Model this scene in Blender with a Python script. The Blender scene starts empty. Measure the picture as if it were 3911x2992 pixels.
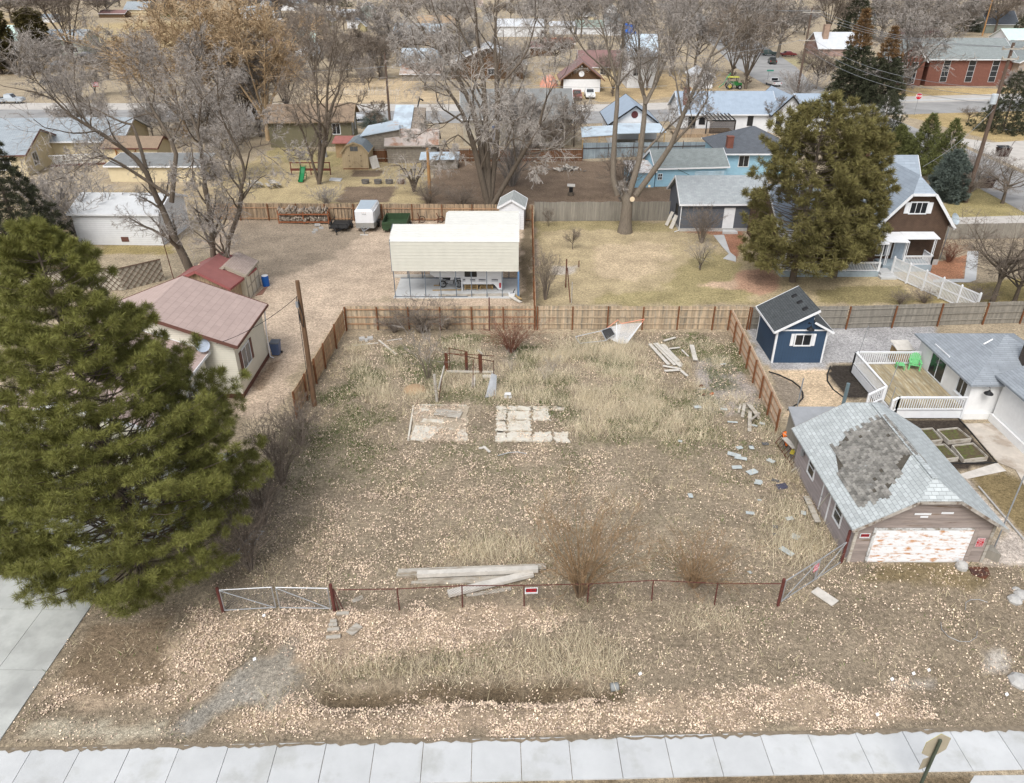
import bpy, math, random
import numpy as np
from mathutils import Vector, Matrix
RN = random.Random(11)
sc = bpy.context.scene
COL = sc.collection
V3 = Vector
# ---------------------------------------------------------------- camera model (used to place things on the ground)
H = 24.5; FPX = 2850.0; PITCH = math.radians(29.8); CX, CY = 1955.5, 1496.0
k1 = 1000/2196; k5 = 1100/2196
VW = {0:(0,0,3911/2196),1:(0,0,k1),2:(950,0,k1),3:(1900,0,k1),4:(2900,0,1011/2196),5:(0,700,k5),6:(1000,700,1050/2196),7:(1950,650,k1),8:(2811,650,k5),9:(0,1450,k5),10:(1000,1450,k5),11:(2000,1200,900/2160),12:(2811,1400,k5),13:(0,2192,k5),14:(1000,2050,k5),15:(2000,2050,1000/2100),16:(2911,2100,1000/1883),21:(0,0,1300/2196),22:(1200,0,800/2196),23:(1950,0,950/1245),24:(2850,0,1061/1245),25:(0,350,700/1245),26:(1000,480,1200/1245),27:(3400,380,511/1158),28:(3380,1280,531/2124),29:(1480,1000,540/2196),30:(1250,740,350/2196),31:(1640,1280,460/2196)}
def ray(v, x, y):
    o = VW[v]; a = (o[0]+x*o[2]-CX)/FPX; b = (o[1]+y*o[2]-CY)/FPX
    return (a, math.cos(PITCH)-b*math.sin(PITCH), -math.sin(PITCH)-b*math.cos(PITCH))
def G(v, x, y, z=0.0):
    d = ray(v, x, y); t = (z-H)/d[2]; return V3((d[0]*t, d[1]*t, z))
def AT(v, x, y, Y):
    d = ray(v, x, y); t = Y/d[1]; return V3((d[0]*t, Y, H+d[2]*t))
cam = bpy.data.cameras.new('camera'); camo = bpy.data.objects.new('camera', cam); COL.objects.link(camo)
camo.location = (0, 0, H); camo.rotation_euler = (math.pi/2-PITCH, 0, 0)
cam.sensor_fit = 'HORIZONTAL'; cam.sensor_width = 36; cam.lens = 36*FPX/3911; cam.clip_end = 6000; cam.clip_start = .5
sc.camera = camo
# ---------------------------------------------------------------- objects
ORG = {}
def tag(o, label, cat, group=None, kind=None):
    if label: o['label'] = label
    if cat: o['category'] = cat
    if group: o['group'] = group
    if kind: o['kind'] = kind
    return o
def thing(name, label, cat, loc=(0,0,0), group=None):
    o = bpy.data.objects.new(name, None); COL.objects.link(o); o.empty_display_size = .2
    o.location = loc; ORG[o] = V3(loc); return tag(o, label, cat, group)
def copy_tree(o, parent=None):
    c = o.copy(); COL.objects.link(c)
    if parent is not None: c.parent = parent
    for ch in list(o.children): copy_tree(ch, c)
    return c
def put(o, loc, rz=0, s=1.0, label=None, group=None):
    o.location = loc; o.rotation_euler = (0, 0, rz); o.scale = (s, s, s) if not isinstance(s, tuple) else s
    if label: o['label'] = label
    if group: o['group'] = group
    return o
def link(name, me, parent=None, org=None):
    o = bpy.data.objects.new(name, me); COL.objects.link(o)
    if parent is not None: o.parent = parent; ORG[o] = ORG[parent]
    else: o.location = org or (0,0,0); ORG[o] = V3(org or (0,0,0))
    return o
class MB:
    def __init__(s, xf=None): s.v = []; s.f = []; s.mi = []; s.mats = []; s.xf = xf; s.cur = 0
    def use(s, m):
        if m not in s.mats: s.mats.append(m)
        s.cur = s.mats.index(m); return s
    def pts(s, P):
        i = len(s.v)
        for p in P:
            p = V3(p); s.v.append(s.xf @ p if s.xf else p)
        return i
    def face(s, P):
        i = s.pts(P); s.f.append(tuple(range(i, i+len(P)))); s.mi.append(s.cur); return s
    def _add(s, P, F):
        i = s.pts(P)
        for f in F: s.f.append(tuple(i+a for a in f)); s.mi.append(s.cur)
        return s
    def hexa(s, b, t):
        return s._add(list(b)+list(t), [(3,2,1,0),(4,5,6,7),(0,1,5,4),(1,2,6,5),(2,3,7,6),(3,0,4,7)])
    def box(s, x0, x1, y0, y1, z0, z1):
        return s.hexa([(x0,y0,z0),(x1,y0,z0),(x1,y1,z0),(x0,y1,z0)], [(x0,y0,z1),(x1,y0,z1),(x1,y1,z1),(x0,y1,z1)])
    def obox(s, c, u, v, w):
        c, u, v, w = V3(c), V3(u), V3(v), V3(w)
        return s.hexa([c-u-v-w, c+u-v-w, c+u+v-w, c-u+v-w], [c-u-v+w, c+u-v+w, c+u+v+w, c-u+v+w])
    def beam(s, p0, p1, w, h, up=(0,0,1)):
        p0, p1 = V3(p0), V3(p1); d = (p1-p0).normalized(); u = V3(up)
        a = d.cross(u)
        if a.length < 1e-4: a = d.cross(V3((1,0,0)))
        a.normalize(); b = a.cross(d); a = a*w/2; b = b*h/2
        return s.hexa([p0-a-b, p0+a-b, p1+a-b, p1-a-b], [p0-a+b, p0+a+b, p1+a+b, p1-a+b])
    def tube(s, P, r, n=6):
        P = [V3(p) for p in P]; m = len(P); rs = r if isinstance(r, (list, tuple)) else [r]*m
        ref = None; rings = []
        for i in range(m):
            d = (P[min(i+1, m-1)]-P[max(i-1, 0)]).normalized()
            if ref is None:
                ref = d.cross(V3((0,0,1)));
                if ref.length < .05: ref = d.cross(V3((1,0,0)))
            ref = (ref - d*ref.dot(d)).normalized(); b = d.cross(ref)
            rings.append([P[i]+(ref*math.cos(2*math.pi*j/n)+b*math.sin(2*math.pi*j/n))*rs[i] for j in range(n)])
        F = []
        for i in range(m-1):
            for j in range(n): F.append((i*n+j, i*n+(j+1) % n, (i+1)*n+(j+1) % n, (i+1)*n+j))
        F.append(tuple(range(n-1, -1, -1))); F.append(tuple((m-1)*n+j for j in range(n)))
        return s._add([p for rg in rings for p in rg], F)
    def lathe(s, c, prof, n=12, ax=(0,0,1)):
        ax = V3(ax).normalized(); a = ax.orthogonal().normalized(); b = ax.cross(a); c = V3(c); P = []; F = []; m = len(prof)
        for (r, z) in prof:
            for j in range(n): P.append(c+ax*z+(a*math.cos(2*math.pi*j/n)+b*math.sin(2*math.pi*j/n))*r)
        for i in range(m-1):
            for j in range(n): F.append((i*n+j, i*n+(j+1) % n, (i+1)*n+(j+1) % n, (i+1)*n+j))
        F.append(tuple(range(n-1, -1, -1))); F.append(tuple((m-1)*n+j for j in range(n)))
        return s._add(P, F)
    def prism(s, poly, ext):
        e = V3(ext); n = len(poly); P = [V3(p) for p in poly]
        return s._add(P+[p+e for p in P], [tuple(range(n-1, -1, -1)), tuple(range(n, 2*n))]+[(i, (i+1) % n, n+(i+1) % n, n+i) for i in range(n)])
    def build(s, name, mat=None, parent=None, smooth=False, org=None):
        o0 = ORG[parent] if parent is not None else V3(org or (0,0,0))
        me = bpy.data.meshes.new(name); me.from_pydata([tuple(p-o0) for p in s.v], [], s.f)
        if s.mats:
            for m in s.mats: me.materials.append(m)
            me.polygons.foreach_set('material_index', s.mi)
        elif mat: me.materials.append(mat)
        uvl = me.uv_layers.new(name='UVMap'); uv = np.zeros(len(me.loops)*2, np.float32); Z = V3((0,0,1))
        for p in me.polygons:
            nn = p.normal; h = Z.cross(nn)
            h = h.normalized() if h.length > .02 else V3((1,0,0))
            w = nn.cross(h)
            for li in p.loop_indices:
                co = me.vertices[me.loops[li].vertex_index].co + o0
                uv[2*li] = co.dot(h); uv[2*li+1] = co.dot(w)
        uvl.data.foreach_set('uv', uv)
        if smooth: me.polygons.foreach_set('use_smooth', [True]*len(me.polygons))
        return link(name, me, parent, org)
def npmesh(name, verts, faces, mat, parent=None, org=None, smooth=False):
    verts = np.asarray(verts, np.float32); faces = np.asarray(faces, np.int32); k = faces.shape[1]
    me = bpy.data.meshes.new(name); me.vertices.add(len(verts)); me.vertices.foreach_set('co', verts.ravel())
    me.loops.add(faces.size); me.loops.foreach_set('vertex_index', faces.ravel())
    me.polygons.add(len(faces)); me.polygons.foreach_set('loop_start', np.arange(0, faces.size, k, dtype=np.int32))
    if smooth: me.polygons.foreach_set('use_smooth', np.ones(len(faces), bool))
    me.update(calc_edges=True); me.materials.append(mat)
    return link(name, me, parent, org)
# ---------------------------------------------------------------- materials
def mat(name, col, rough=.85, var=.18, scale=1.5, metal=0.0, isl=0.0, tex=None, tp=(.3,.14), c2=None, c2amt=.45, c2scale=1.2, bump=0.0, bscale=25, spec=.3, tdark=.55, tc_=.07, mort=None, hvar=0.0, stretch=None):
    m = bpy.data.materials.new(name); m.use_nodes = True; N = m.node_tree.nodes; L = m.node_tree.links
    b = N['Principled BSDF']; b.inputs['Roughness'].default_value = rough; b.inputs['Metallic'].default_value = metal
    b.inputs['Specular IOR Level'].default_value = spec
    def nd(t, **kw):
        n = N.new(t)
        for k, v in kw.items(): setattr(n, k, v)
        return n
    def math_(op, a, c=None):
        n = nd('ShaderNodeMath', operation=op)
        for i, x in enumerate((a, c)):
            if x is None: continue
            if hasattr(x, 'links'): L.new(x, n.inputs[i])
            else: n.inputs[i].default_value = x
        return n.outputs[0]
    def mix(f, a, c, bt='MIX'):
        n = nd('ShaderNodeMix', data_type='RGBA', blend_type=bt)
        for s_, x in ((n.inputs[0], f), (n.inputs[6], a), (n.inputs[7], c)):
            if hasattr(x, 'links'): L.new(x, s_)
            else: s_.default_value = x if not isinstance(x, tuple) else (*x[:3], 1)
        return n.outputs[2]
    tc = nd('ShaderNodeTexCoord'); obj = tc.outputs['Object']; uvv = tc.outputs['UV']
    src = obj
    if stretch:
        mp = nd('ShaderNodeMapping'); L.new(uvv if stretch[0] == 'uv' else obj, mp.inputs[0]); mp.inputs['Scale'].default_value = stretch[1]; src = mp.outputs[0]
    def noise(sc_, det=6, s_=None):
        n = nd('ShaderNodeTexNoise'); n.inputs['Scale'].default_value = sc_; n.inputs['Detail'].default_value = det; n.inputs['Roughness'].default_value = .65
        L.new(s_ if s_ is not None else src, n.inputs['Vector']); return n.outputs['Fac']
    def ramp(f, a, c, x0=.3, x1=.7):
        n = nd('ShaderNodeMapRange'); n.inputs[1].default_value = x0; n.inputs[2].default_value = x1; n.inputs[3].default_value = a; n.inputs[4].default_value = c
        L.new(f, n.inputs[0]); return n.outputs[0]
    c = (*col, 1)
    f = ramp(noise(scale), 1-var, 1+var)
    if isl:
        g = nd('ShaderNodeNewGeometry'); f = math_('MULTIPLY', f, ramp(g.outputs['Random Per Island'], 1-isl, 1+isl, 0, 1))
    hgt = None; cc = c
    if tex in ('brick', 'shingle'):
        br = nd('ShaderNodeTexBrick'); L.new(uvv, br.inputs['Vector']); br.inputs['Scale'].default_value = 1
        br.inputs['Brick Width'].default_value = tp[0]; br.inputs['Row Height'].default_value = tp[1]; br.inputs['Mortar Size'].default_value = .012 if tex == 'shingle' else .009
        br.inputs['Color1'].default_value = tuple(x*(1-tc_) for x in col)+(1,); br.inputs['Color2'].default_value = tuple(min(1, x*(1+tc_)) for x in col)+(1,)
        br.inputs['Mortar'].default_value = tuple(x*tdark for x in col)+(1,) if tex == 'shingle' else (*(mort or tuple(min(.3, x*1.5+.02) for x in col)), 1)
        cc = br.outputs['Color']; hgt = br.outputs['Fac']; hgt = math_('SUBTRACT', 1.0, hgt)
    elif tex in ('lap', 'groove', 'rib', 'board'):
        sp = nd('ShaderNodeSeparateXYZ'); L.new(uvv, sp.inputs[0])
        ax = sp.outputs[1] if tex in ('lap', 'board') else sp.outputs[0]
        fr = math_('FRACT', math_('DIVIDE', ax, tp[0]))
        line = math_('LESS_THAN', fr, tp[1])
        if tex != 'rib': cc = mix(line, c, tuple(x*tdark for x in col))
        if tex == 'board':
            wn = nd('ShaderNodeTexWhiteNoise', noise_dimensions='1D'); L.new(math_('FLOOR', math_('DIVIDE', ax, tp[0])), wn.inputs['W'])
            f = math_('MULTIPLY', f, ramp(wn.outputs['Value'], .75, 1.2, 0, 1))
        hgt = fr if tex in ('lap',) else (line if tex == 'rib' else math_('SUBTRACT', 1.0, line))
    if c2 is not None:
        cf = ramp(noise(c2scale, 8), 0, 1, 1-c2amt-.06, 1-c2amt+.06); cc = mix(cf, cc, tuple(c2))
    vm = nd('ShaderNodeVectorMath', operation='SCALE'); 
    if hasattr(cc, 'links'): L.new(cc, vm.inputs[0])
    else: vm.inputs[0].default_value = cc[:3]
    L.new(f, vm.inputs['Scale']); outc = vm.outputs[0]
    if hvar:
        hs = nd('ShaderNodeHueSaturation'); g2 = nd('ShaderNodeNewGeometry'); L.new(ramp(g2.outputs['Random Per Island'], .5-hvar, .5+hvar, 0, 1), hs.inputs['Hue']); L.new(outc, hs.inputs['Color']); outc = hs.outputs[0]
    L.new(outc, b.inputs['Base Color'])
    if bump or hgt is not None:
        bp = nd('ShaderNodeBump'); bp.inputs['Strength'].default_value = .6; bp.inputs['Distance'].default_value = .02
        hh = math_('MULTIPLY', noise(bscale, 4), bump if bump else .1)
        if hgt is not None: hh = math_('ADD', hh, hgt)
        L.new(hh, bp.inputs['Height']); L.new(bp.outputs[0], b.inputs['Normal'])
    return m
def glass(name, col=(.02,.022,.025)):
    return mat(name, col, rough=.12, var=.1, spec=.6)
M = {}
M['white'] = mat('white_paint', (.72,.73,.74), .6, .06)
M['vinyl'] = mat('white_siding', (.70,.71,.72), .6, .05, tex='lap', tp=(.2,.12), tdark=.72)
M['offwhite'] = mat('cream_siding', (.66,.63,.53), .6, .05, tex='lap', tp=(.13,.12), tdark=.8)
M['stucco'] = mat('white_stucco', (.76,.76,.75), .9, .05, 3, bump=.5, bscale=60)
M['glass'] = glass('window_glass'); M['glass2'] = glass('pale_window_glass', (.10,.11,.12))
M['black'] = mat('black_metal', (.015,.015,.016), .5, .2)
M['rubber'] = mat('rubber', (.02,.02,.02), .9, .2)
M['steel'] = mat('galvanised_steel', (.42,.43,.44), .45, .12, metal=.5)
M['dullsteel'] = mat('weathered_steel', (.30,.31,.32), .6, .2, metal=.3)
M['rust'] = mat('rusty_steel', (.12,.045,.025), .9, .35, 8, c2=(.06,.03,.025))
M['rustred'] = mat('red_brown_steel', (.11,.035,.028), .8, .3, 8)
M['fence'] = mat('weathered_fence_boards', (.42,.325,.22), .9, .25, 1.0, isl=.28, c2=(.29,.25,.19), c2amt=.45, c2scale=.9, stretch=('obj', (6,6,.7)))
M['fenceR'] = mat('tan_fence_boards', (.64,.49,.36), .9, .15, 1.0, isl=.16, stretch=('obj', (6,6,.7)))
M['fenceO'] = mat('orange_brown_fence_boards', (.41,.275,.16), .9, .25, 1.0, isl=.3, stretch=('obj', (6,6,.7)))
M['fenceG'] = mat('grey_fence_boards', (.24,.22,.185), .9, .2, 1.0, isl=.14, stretch=('obj', (6,6,.7)))
M['fenceB'] = mat('brown_fence_boards', (.33,.24,.155), .9, .3, 1.0, isl=.3, c2=(.18,.14,.10), stretch=('obj', (6,6,.7)))
M['post'] = mat('stained_post', (.17,.07,.03), .85, .3, 5, stretch=('obj', (3,3,.5)))
M['railw'] = mat('stained_rail', (.38,.23,.135), .85, .3, 5)
M['oldwood'] = mat('grey_old_timber', (.40,.37,.32), .9, .22, 3, isl=.2, c2=(.28,.24,.19), stretch=('obj', (1,4,4)))
M['oldwood2'] = mat('pale_old_timber', (.52,.49,.44), .9, .15, 3, isl=.12)
M['pallet'] = mat('pallet_wood', (.36,.25,.12), .9, .25, 4, isl=.25)
M['pole'] = mat('utility_pole_wood', (.16,.095,.055), .9, .3, 4, stretch=('obj', (4,4,.4)))
M['polelt'] = mat('light_pole_wood', (.36,.20,.085), .9, .25, 4, stretch=('obj', (4,4,.4)))
M['poledk'] = mat('grey_brown_pole_wood', (.115,.08,.06), .9, .3, 4, stretch=('obj', (4,4,.4)))
M['conc'] = mat('concrete', (.50,.505,.50), .9, .10, .8, c2=(.44,.445,.44), c2scale=.5, bump=.3, bscale=80)
M['conc2'] = mat('tan_concrete', (.50,.45,.39), .9, .15, 1.2, c2=(.38,.32,.26), c2scale=.8)
M['concd'] = mat('debris_covered_concrete', (.38,.32,.24), .95, .2, 3, c2=(.55,.5,.42), c2amt=.4, c2scale=2)
M['concp'] = mat('pale_slab_concrete', (.60,.565,.485), .9, .14, 1.5, c2=(.42,.36,.27), c2amt=.42, c2scale=1.5)
M['cinder'] = mat('cinder_block', (.42,.41,.39), .95, .15, 6)
M['bark'] = mat('grey_brown_bark', (.125,.10,.076), .95, .3, 3, bump=1, bscale=12, stretch=('obj', (5,5,.8)))
M['barkg'] = mat('pale_grey_bark', (.165,.138,.108), .95, .3, 3, bump=1, bscale=12, stretch=('obj', (5,5,.8)))
M['cut'] = mat('cut_branch_wood', (.62,.50,.34), .9, .1)
M['twig'] = mat('grey_twigs', (.30,.27,.242), .95, .15, 1, isl=.3)
M['twigd'] = mat('brown_twigs', (.205,.168,.135), .95, .15, 1, isl=.3)
M['twigw'] = mat('pale_twigs', (.40,.365,.33), .95, .12, 1, isl=.2)
M['twigo'] = mat('orange_willow_twigs', (.38,.275,.165), .95, .15, 1, isl=.3)
M['twigr'] = mat('red_brown_twigs', (.21,.10,.065), .95, .2, 1, isl=.3)
M['twigy'] = mat('tan_brush_stems', (.27,.18,.10), .95, .2, 1, isl=.3)
M['grass'] = mat('dry_grass_blades', (.43,.36,.24), .95, .3, .5, isl=.55, hvar=.015)
M['tall'] = mat('tall_straw_grass', (.67,.585,.42), .95, .15, .5, isl=.3)
M['green'] = mat('green_weeds', (.085,.12,.03), .95, .25, 1, isl=.4, hvar=.02)
M['leaf'] = mat('dry_leaves', (.68,.535,.41), .9, .14, .7, isl=.5, hvar=.012)
M['pine'] = mat('pine_needles', (.175,.176,.045), .7, .25, .55, isl=.4, hvar=.012)
M['juni'] = mat('juniper_sprays', (.165,.145,.052), .8, .25, .5, isl=.35, hvar=.012)
M['spru'] = mat('spruce_needles', (.055,.06,.033), .8, .25, .5, isl=.35)
M['spin'] = mat('young_pine_needles', (.125,.135,.045), .8, .25, .5, isl=.35)
M['deadtop'] = mat('browned_needles', (.17,.10,.045), .8, .25, .5, isl=.35)
M['blus'] = mat('blue_spruce_needles', (.105,.13,.11), .8, .25, .5, isl=.35)
M['arbo'] = mat('arborvitae_sprays', (.075,.062,.018), .8, .25, .5, isl=.35)
# ---------------------------------------------------------------- noise + polygon helpers
def vnoise(x, y, s, seed=0):
    x = np.asarray(x)/s+seed*17.31; y = np.asarray(y)/s+seed*7.77
    xi = np.floor(x).astype(np.int64); yi = np.floor(y).astype(np.int64); fx = x-xi; fy = y-yi
    fx = fx*fx*(3-2*fx); fy = fy*fy*(3-2*fy)
    def h(a, b):
        n = (a*374761393+b*668265263+seed*982451653) & 0x7fffffff; n = ((n ^ (n >> 13))*1274126177) & 0x7fffffff
        return ((n ^ (n >> 16)) & 0xffff)/65535.0
    return (h(xi, yi)*(1-fx)+h(xi+1, yi)*fx)*(1-fy)+(h(xi, yi+1)*(1-fx)+h(xi+1, yi+1)*fx)*fy
def fbm(x, y, s, seed=0):
    return (vnoise(x, y, s, seed)+.5*vnoise(x, y, s/2.1, seed+1)+.25*vnoise(x, y, s/4.3, seed+2))/1.75
def wpoly(v, pts): return [(lambda g: (g.x, g.y))(G(v, *p)) for p in pts]
def inside(poly, X, Y):
    r = np.zeros(X.shape, bool); n = len(poly)
    for i in range(n):
        x0, y0 = poly[i]; x1, y1 = poly[(i+1) % n]
        if y0 == y1: continue
        c = ((y0 > Y) != (y1 > Y)) & (X < (x1-x0)*(Y-y0)/(y1-y0)+x0); r ^= c
    return r
LOT = wpoly(0, [(632,885),(740,722),(1568,712),(1690,945),(1818,1205),(1700,1290),(440,1300),(500,1120)])
VERGE = wpoly(0, [(-300,1625),(180,1310),(440,1300),(1700,1290),(1818,1205),(2300,1215),(2500,1555),(2196,1563),(1100,1586),(0,1604)])
# (polygon, colour, edge jitter in metres)
ZON = [
 (wpoly(1, [(700,180),(2100,170),(1950,450),(650,440)]), (.40,.31,.17), 3),
 (wpoly(1, [(-200,130),(420,110),(380,260),(-200,300)]), (.38,.29,.16), 3),
 (wpoly(1, [(-300,480),(900,470),(1300,560),(-300,660)]), (.25,.185,.11), 2),
 (wpoly(2, [(450,680),(1300,640),(1700,860),(480,865)]), (.47,.365,.235), 2),
 (wpoly(2, [(900,330),(1700,330),(1700,560),(900,560)]), (.30,.24,.16), 2),
 (wpoly(3, [(300,600),(1900,600),(1900,760),(1000,860),(830,850),(300,700)]), (.40,.30,.17), 2),
 (wpoly(4, [(1100,735),(2300,735),(2300,812),(1100,812)]), (.43,.32,.165), .5),
 (wpoly(4, [(1190,960),(1800,915),(2300,920),(2300,1215),(2050,1195),(1620,1080),(1400,1010)]), (.37,.28,.14), .8),
 (wpoly(4, [(0,650),(280,700),(450,800),(250,860),(-100,800)]), (.42,.34,.24), 1),
 (wpoly(4, [(160,500),(480,480),(480,540),(200,545)]), (.33,.29,.17), 1),
 (wpoly(27, [(470,880),(560,760),(760,760),(900,800),(1200,900),(1200,1100),(470,1100)]), (.30,.25,.12), 1),
 # near back yards
 (wpoly(0, [(300,500),(560,330),(930,340),(905,438),(560,438)]), (.38,.305,.175), 1),
 (wpoly(0, [(560,330),(600,310),(760,330),(700,380)]), (.30,.25,.13), 1),
 (wpoly(26, [(335,240),(538,243),(500,304),(296,304)]), (.175,.13,.092), .4),
 (wpoly(2, [(850,1425),(1120,1425),(1120,1480),(840,1480)]), (.17,.125,.085), .6),
 (wpoly(0, [(905,440),(950,345),(1320,345),(1450,400),(1450,440)]), (.185,.135,.095), 1),
 (wpoly(0, [(0,415),(500,400),(560,440),(380,480),(380,540),(130,540),(0,560)]), (.34,.27,.17), 1.5),
 (wpoly(5, [(750,478),(1330,478),(1330,540),(750,540)]), (.27,.215,.10), .6),
 # tan dirt yard
 (wpoly(0, [(590,885),(640,800),(740,660),(835,640),(1152,648),(1148,470),(850,462),(500,462),(440,520),(560,640),(572,760),(500,900)]), (.455,.36,.27), .8),
 (wpoly(0, [(500,465),(720,475),(780,500),(700,560),(560,600),(470,520)]), (.31,.25,.185), 1.2),
 (wpoly(6, [(2065,380),(2165,300),(2170,960),(2080,960)]), (.17,.135,.09), .4),
 (wpoly(5, [(1880,1560),(2080,1340),(2120,1350),(2010,1597)]), (.26,.19,.13), .4),
 (wpoly(6, [(600,960),(1900,930),(2080,960),(2100,985),(620,985)]), (.45,.35,.26), .3),
 # middle lawn
 (wpoly(0, [(1152,655),(1150,478),(1440,482),(1600,510),(1780,590),(1990,575),(2060,655)]), (.385,.31,.19), .5),
 (wpoly(7, [(200,425),(1380,430),(1400,520),(300,500),(210,620)]), (.29,.24,.13), 1.2),
 (wpoly(7, [(1330,900),(1700,640),(1880,780),(1900,900),(2090,1060),(2090,1130),(700,1130),(700,1060),(1300,1010)]), (.30,.25,.13), 1.2),
 (wpoly(7, [(700,620),(1250,600),(1350,800),(1000,950),(650,850)]), (.45,.355,.235), 1.5),
 (wpoly(7, [(1560,980),(1900,905),(2100,990),(1900,1010)]), (.47,.34,.24), .6),
 (wpoly(7, [(350,810),(560,800),(540,870),(350,870)]), (.42,.37,.31), .4),
 (wpoly(8, [(640,900),(1250,880),(1420,1020),(640,1020)]), (.24,.20,.10), .6),
 (wpoly(8, [(1400,1020),(1550,860),(1800,860),(2196,820),(2300,1020)]), (.28,.225,.10), .6),
 (wpoly(7, [(1420,518),(1940,500),(1960,600),(1880,770),(1800,640),(1700,540)]), (.33,.17,.11), .2),
 (wpoly(8, [(0,780),(300,740),(330,880),(200,960),(0,900)]), (.40,.25,.17), .5),
 (wpoly(8, [(1430,770),(1460,720),(1770,640),(1740,830),(1500,835)]), (.34,.17,.10), .15),
 # right-hand lot with gravel
 (wpoly(8, [(100,1200),(1500,1180),(1500,1480),(700,1480),(715,1545),(280,1545),(150,1400)]), (.36,.35,.345), .3),
 (wpoly(12, [(230,30),(740,20),(690,110),(840,255),(950,330),(600,420),(360,360),(500,260),(500,180)]), (.52,.40,.27), .2),
 (wpoly(12, [(250,40),(430,110),(505,190),(510,240),(395,332),(330,260)]), (.24,.20,.155), .15),
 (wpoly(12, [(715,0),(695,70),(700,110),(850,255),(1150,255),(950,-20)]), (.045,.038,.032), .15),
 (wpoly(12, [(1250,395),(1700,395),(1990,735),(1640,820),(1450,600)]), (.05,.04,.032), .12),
 (wpoly(12, [(1740,860),(2060,800),(2300,930),(2400,1600),(2196,1310)]), (.19,.145,.075), .4),
 (wpoly(12, [(1680,860),(1760,860),(2190,1310),(2400,1620),(2000,1620),(1880,1500),(2020,1240)]), (.47,.41,.355), .35),
 # vacant lot and verge
 (LOT, (.245,.20,.143), .5),
 (wpoly(11, [(1600,420),(1850,380),(2130,700),(2150,900),(1560,900),(1560,560)]), (.30,.265,.235), .5),
 (wpoly(6, [(1180,1640),(1260,1600),(1310,1660),(1180,1690)]), (.40,.28,.17), .2),
 (wpoly(14, [(0,560),(540,560),(540,620),(0,640)]), (.42,.31,.20), .3),
 (VERGE, (.225,.182,.13), .25),
 (wpoly(0, [(400,1312),(1000,1306),(1250,1312),(1000,1400),(660,1440),(600,1400),(560,1340),(430,1500),(300,1500),(90,1525),(120,1465),(350,1440),(400,1350)]), (.335,.26,.185), .7), (wpoly(0, [(640,1504),(1330,1500),(1960,1475),(2010,1545),(1300,1572),(482,1576),(470,1540)]), (.335,.26,.185), .6),
 (wpoly(13, [(640,400),(1300,330),(1330,830),(900,890),(450,840)]), (.20,.15,.10), .3),
 (wpoly(13, [(1370,1200),(1450,1060),(1650,880),(2000,650),(2260,560),(2260,820),(1700,1050),(1480,1240)]), (.29,.265,.225), .5),
 (wpoly(14, [(-20,1010),(190,800),(250,740),(270,900),(330,1080),(60,1330),(-20,1330)]), (.27,.24,.195), .6),
 (wpoly(13, [(300,1150),(1300,1120),(1350,1240),(120,1285)]), (.36,.32,.245), .35),
 (wpoly(16, [(1580,700),(1720,690),(1760,860),(1640,870)]), (.40,.36,.31), .3),
 (wpoly(16, [(900,930),(1230,925),(1240,990),(900,985)]), (.34,.30,.25), .2),
 (wpoly(16, [(1000,80),(1420,90),(1700,240),(1500,300),(700,200)]), (.18,.14,.08), .5),
 (wpoly(0, [(672,1462),(1000,1468),(1330,1462),(1335,1500),(1000,1506),(676,1498)]), (.12,.09,.058), .4), (wpoly(16, [(-2400,1660),(0,1645),(1510,1617),(1530,1900),(-2400,1900)]), (.16,.12,.075), .1),  # first entry: shade in the ditch hollow, painted as a dark ground band
]
def axis(a, b, step, far, g=1.16):
    xs = list(np.arange(a, b+1e-6, step)); st = step; lo = a; hi = b
    while hi < far: st *= g; hi += st; xs.append(hi)
    st = step
    while lo > -far: st *= g; lo -= st; xs.insert(0, lo)
    return np.array(xs)
gx = axis(-62, 92, .36, 2600); gy = axis(10, 172, .36, 2800)
GX, GY = np.meshgrid(gx, gy)
DA = G(14, 380, 1190); DB = G(15, 700, 1225)
def hgt(X, Y):
    near = np.exp(-((np.maximum(0, np.abs(X)-40))/20)**2-((np.maximum(0, np.abs(Y-40)-35))/20)**2)
    z = (fbm(X, Y, 3.1, 3)-.5)*.10*near
    t = (X-DA.x)/(DB.x-DA.x); yc = DA.y+(DB.y-DA.y)*t+(vnoise(X, Y*0, 1.6, 9)-.5)*.7
    w = np.clip(np.minimum(t+.02, 1.02-t)*14, 0, 1)
    d = Y-yc
    z = z-w*.65*np.clip(1-np.where(d > 0, d/.8, -d/.7), 0, 1)*np.clip(.55+vnoise(X, Y*0, .9, 12)*.7, 0, 1)
    return z
GZ = hgt(GX, GY)-.005
base = np.zeros((*GX.shape, 3)); n0 = fbm(GX, GY, 14, 5)[..., None]
base[:] = (.36,.295,.205); base = base*(1-n0*.5)+np.array((.24,.195,.14))*n0*.5*1.2
JX = (fbm(GX, GY, 1.6, 21)-.5); JY = (fbm(GX, GY, 1.6, 22)-.5)
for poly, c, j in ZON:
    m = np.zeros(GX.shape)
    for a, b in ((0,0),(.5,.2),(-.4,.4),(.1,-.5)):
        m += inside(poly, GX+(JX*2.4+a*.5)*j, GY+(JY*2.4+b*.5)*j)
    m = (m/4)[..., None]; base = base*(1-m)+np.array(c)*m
inlot = inside(LOT, GX, GY); gmask = np.clip((fbm(GX, GY, 2.2, 31)-.52)*6, 0, 1)*np.clip((GY-30)/14, 0.12, 1)*inlot
base = base*(1-gmask[..., None]*.55)+np.array((.085,.10,.035))*gmask[..., None]*.55
nv, nh = GX.shape; idx = np.arange(nv*nh).reshape(nv, nh)
quads = np.stack([idx[:-1, :-1], idx[:-1, 1:], idx[1:, 1:], idx[1:, :-1]], -1).reshape(-1, 4)
gm = mat('ground_earth', (1, 1, 1), .95, .16, 2.2, bump=1.2, bscale=14)
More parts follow.
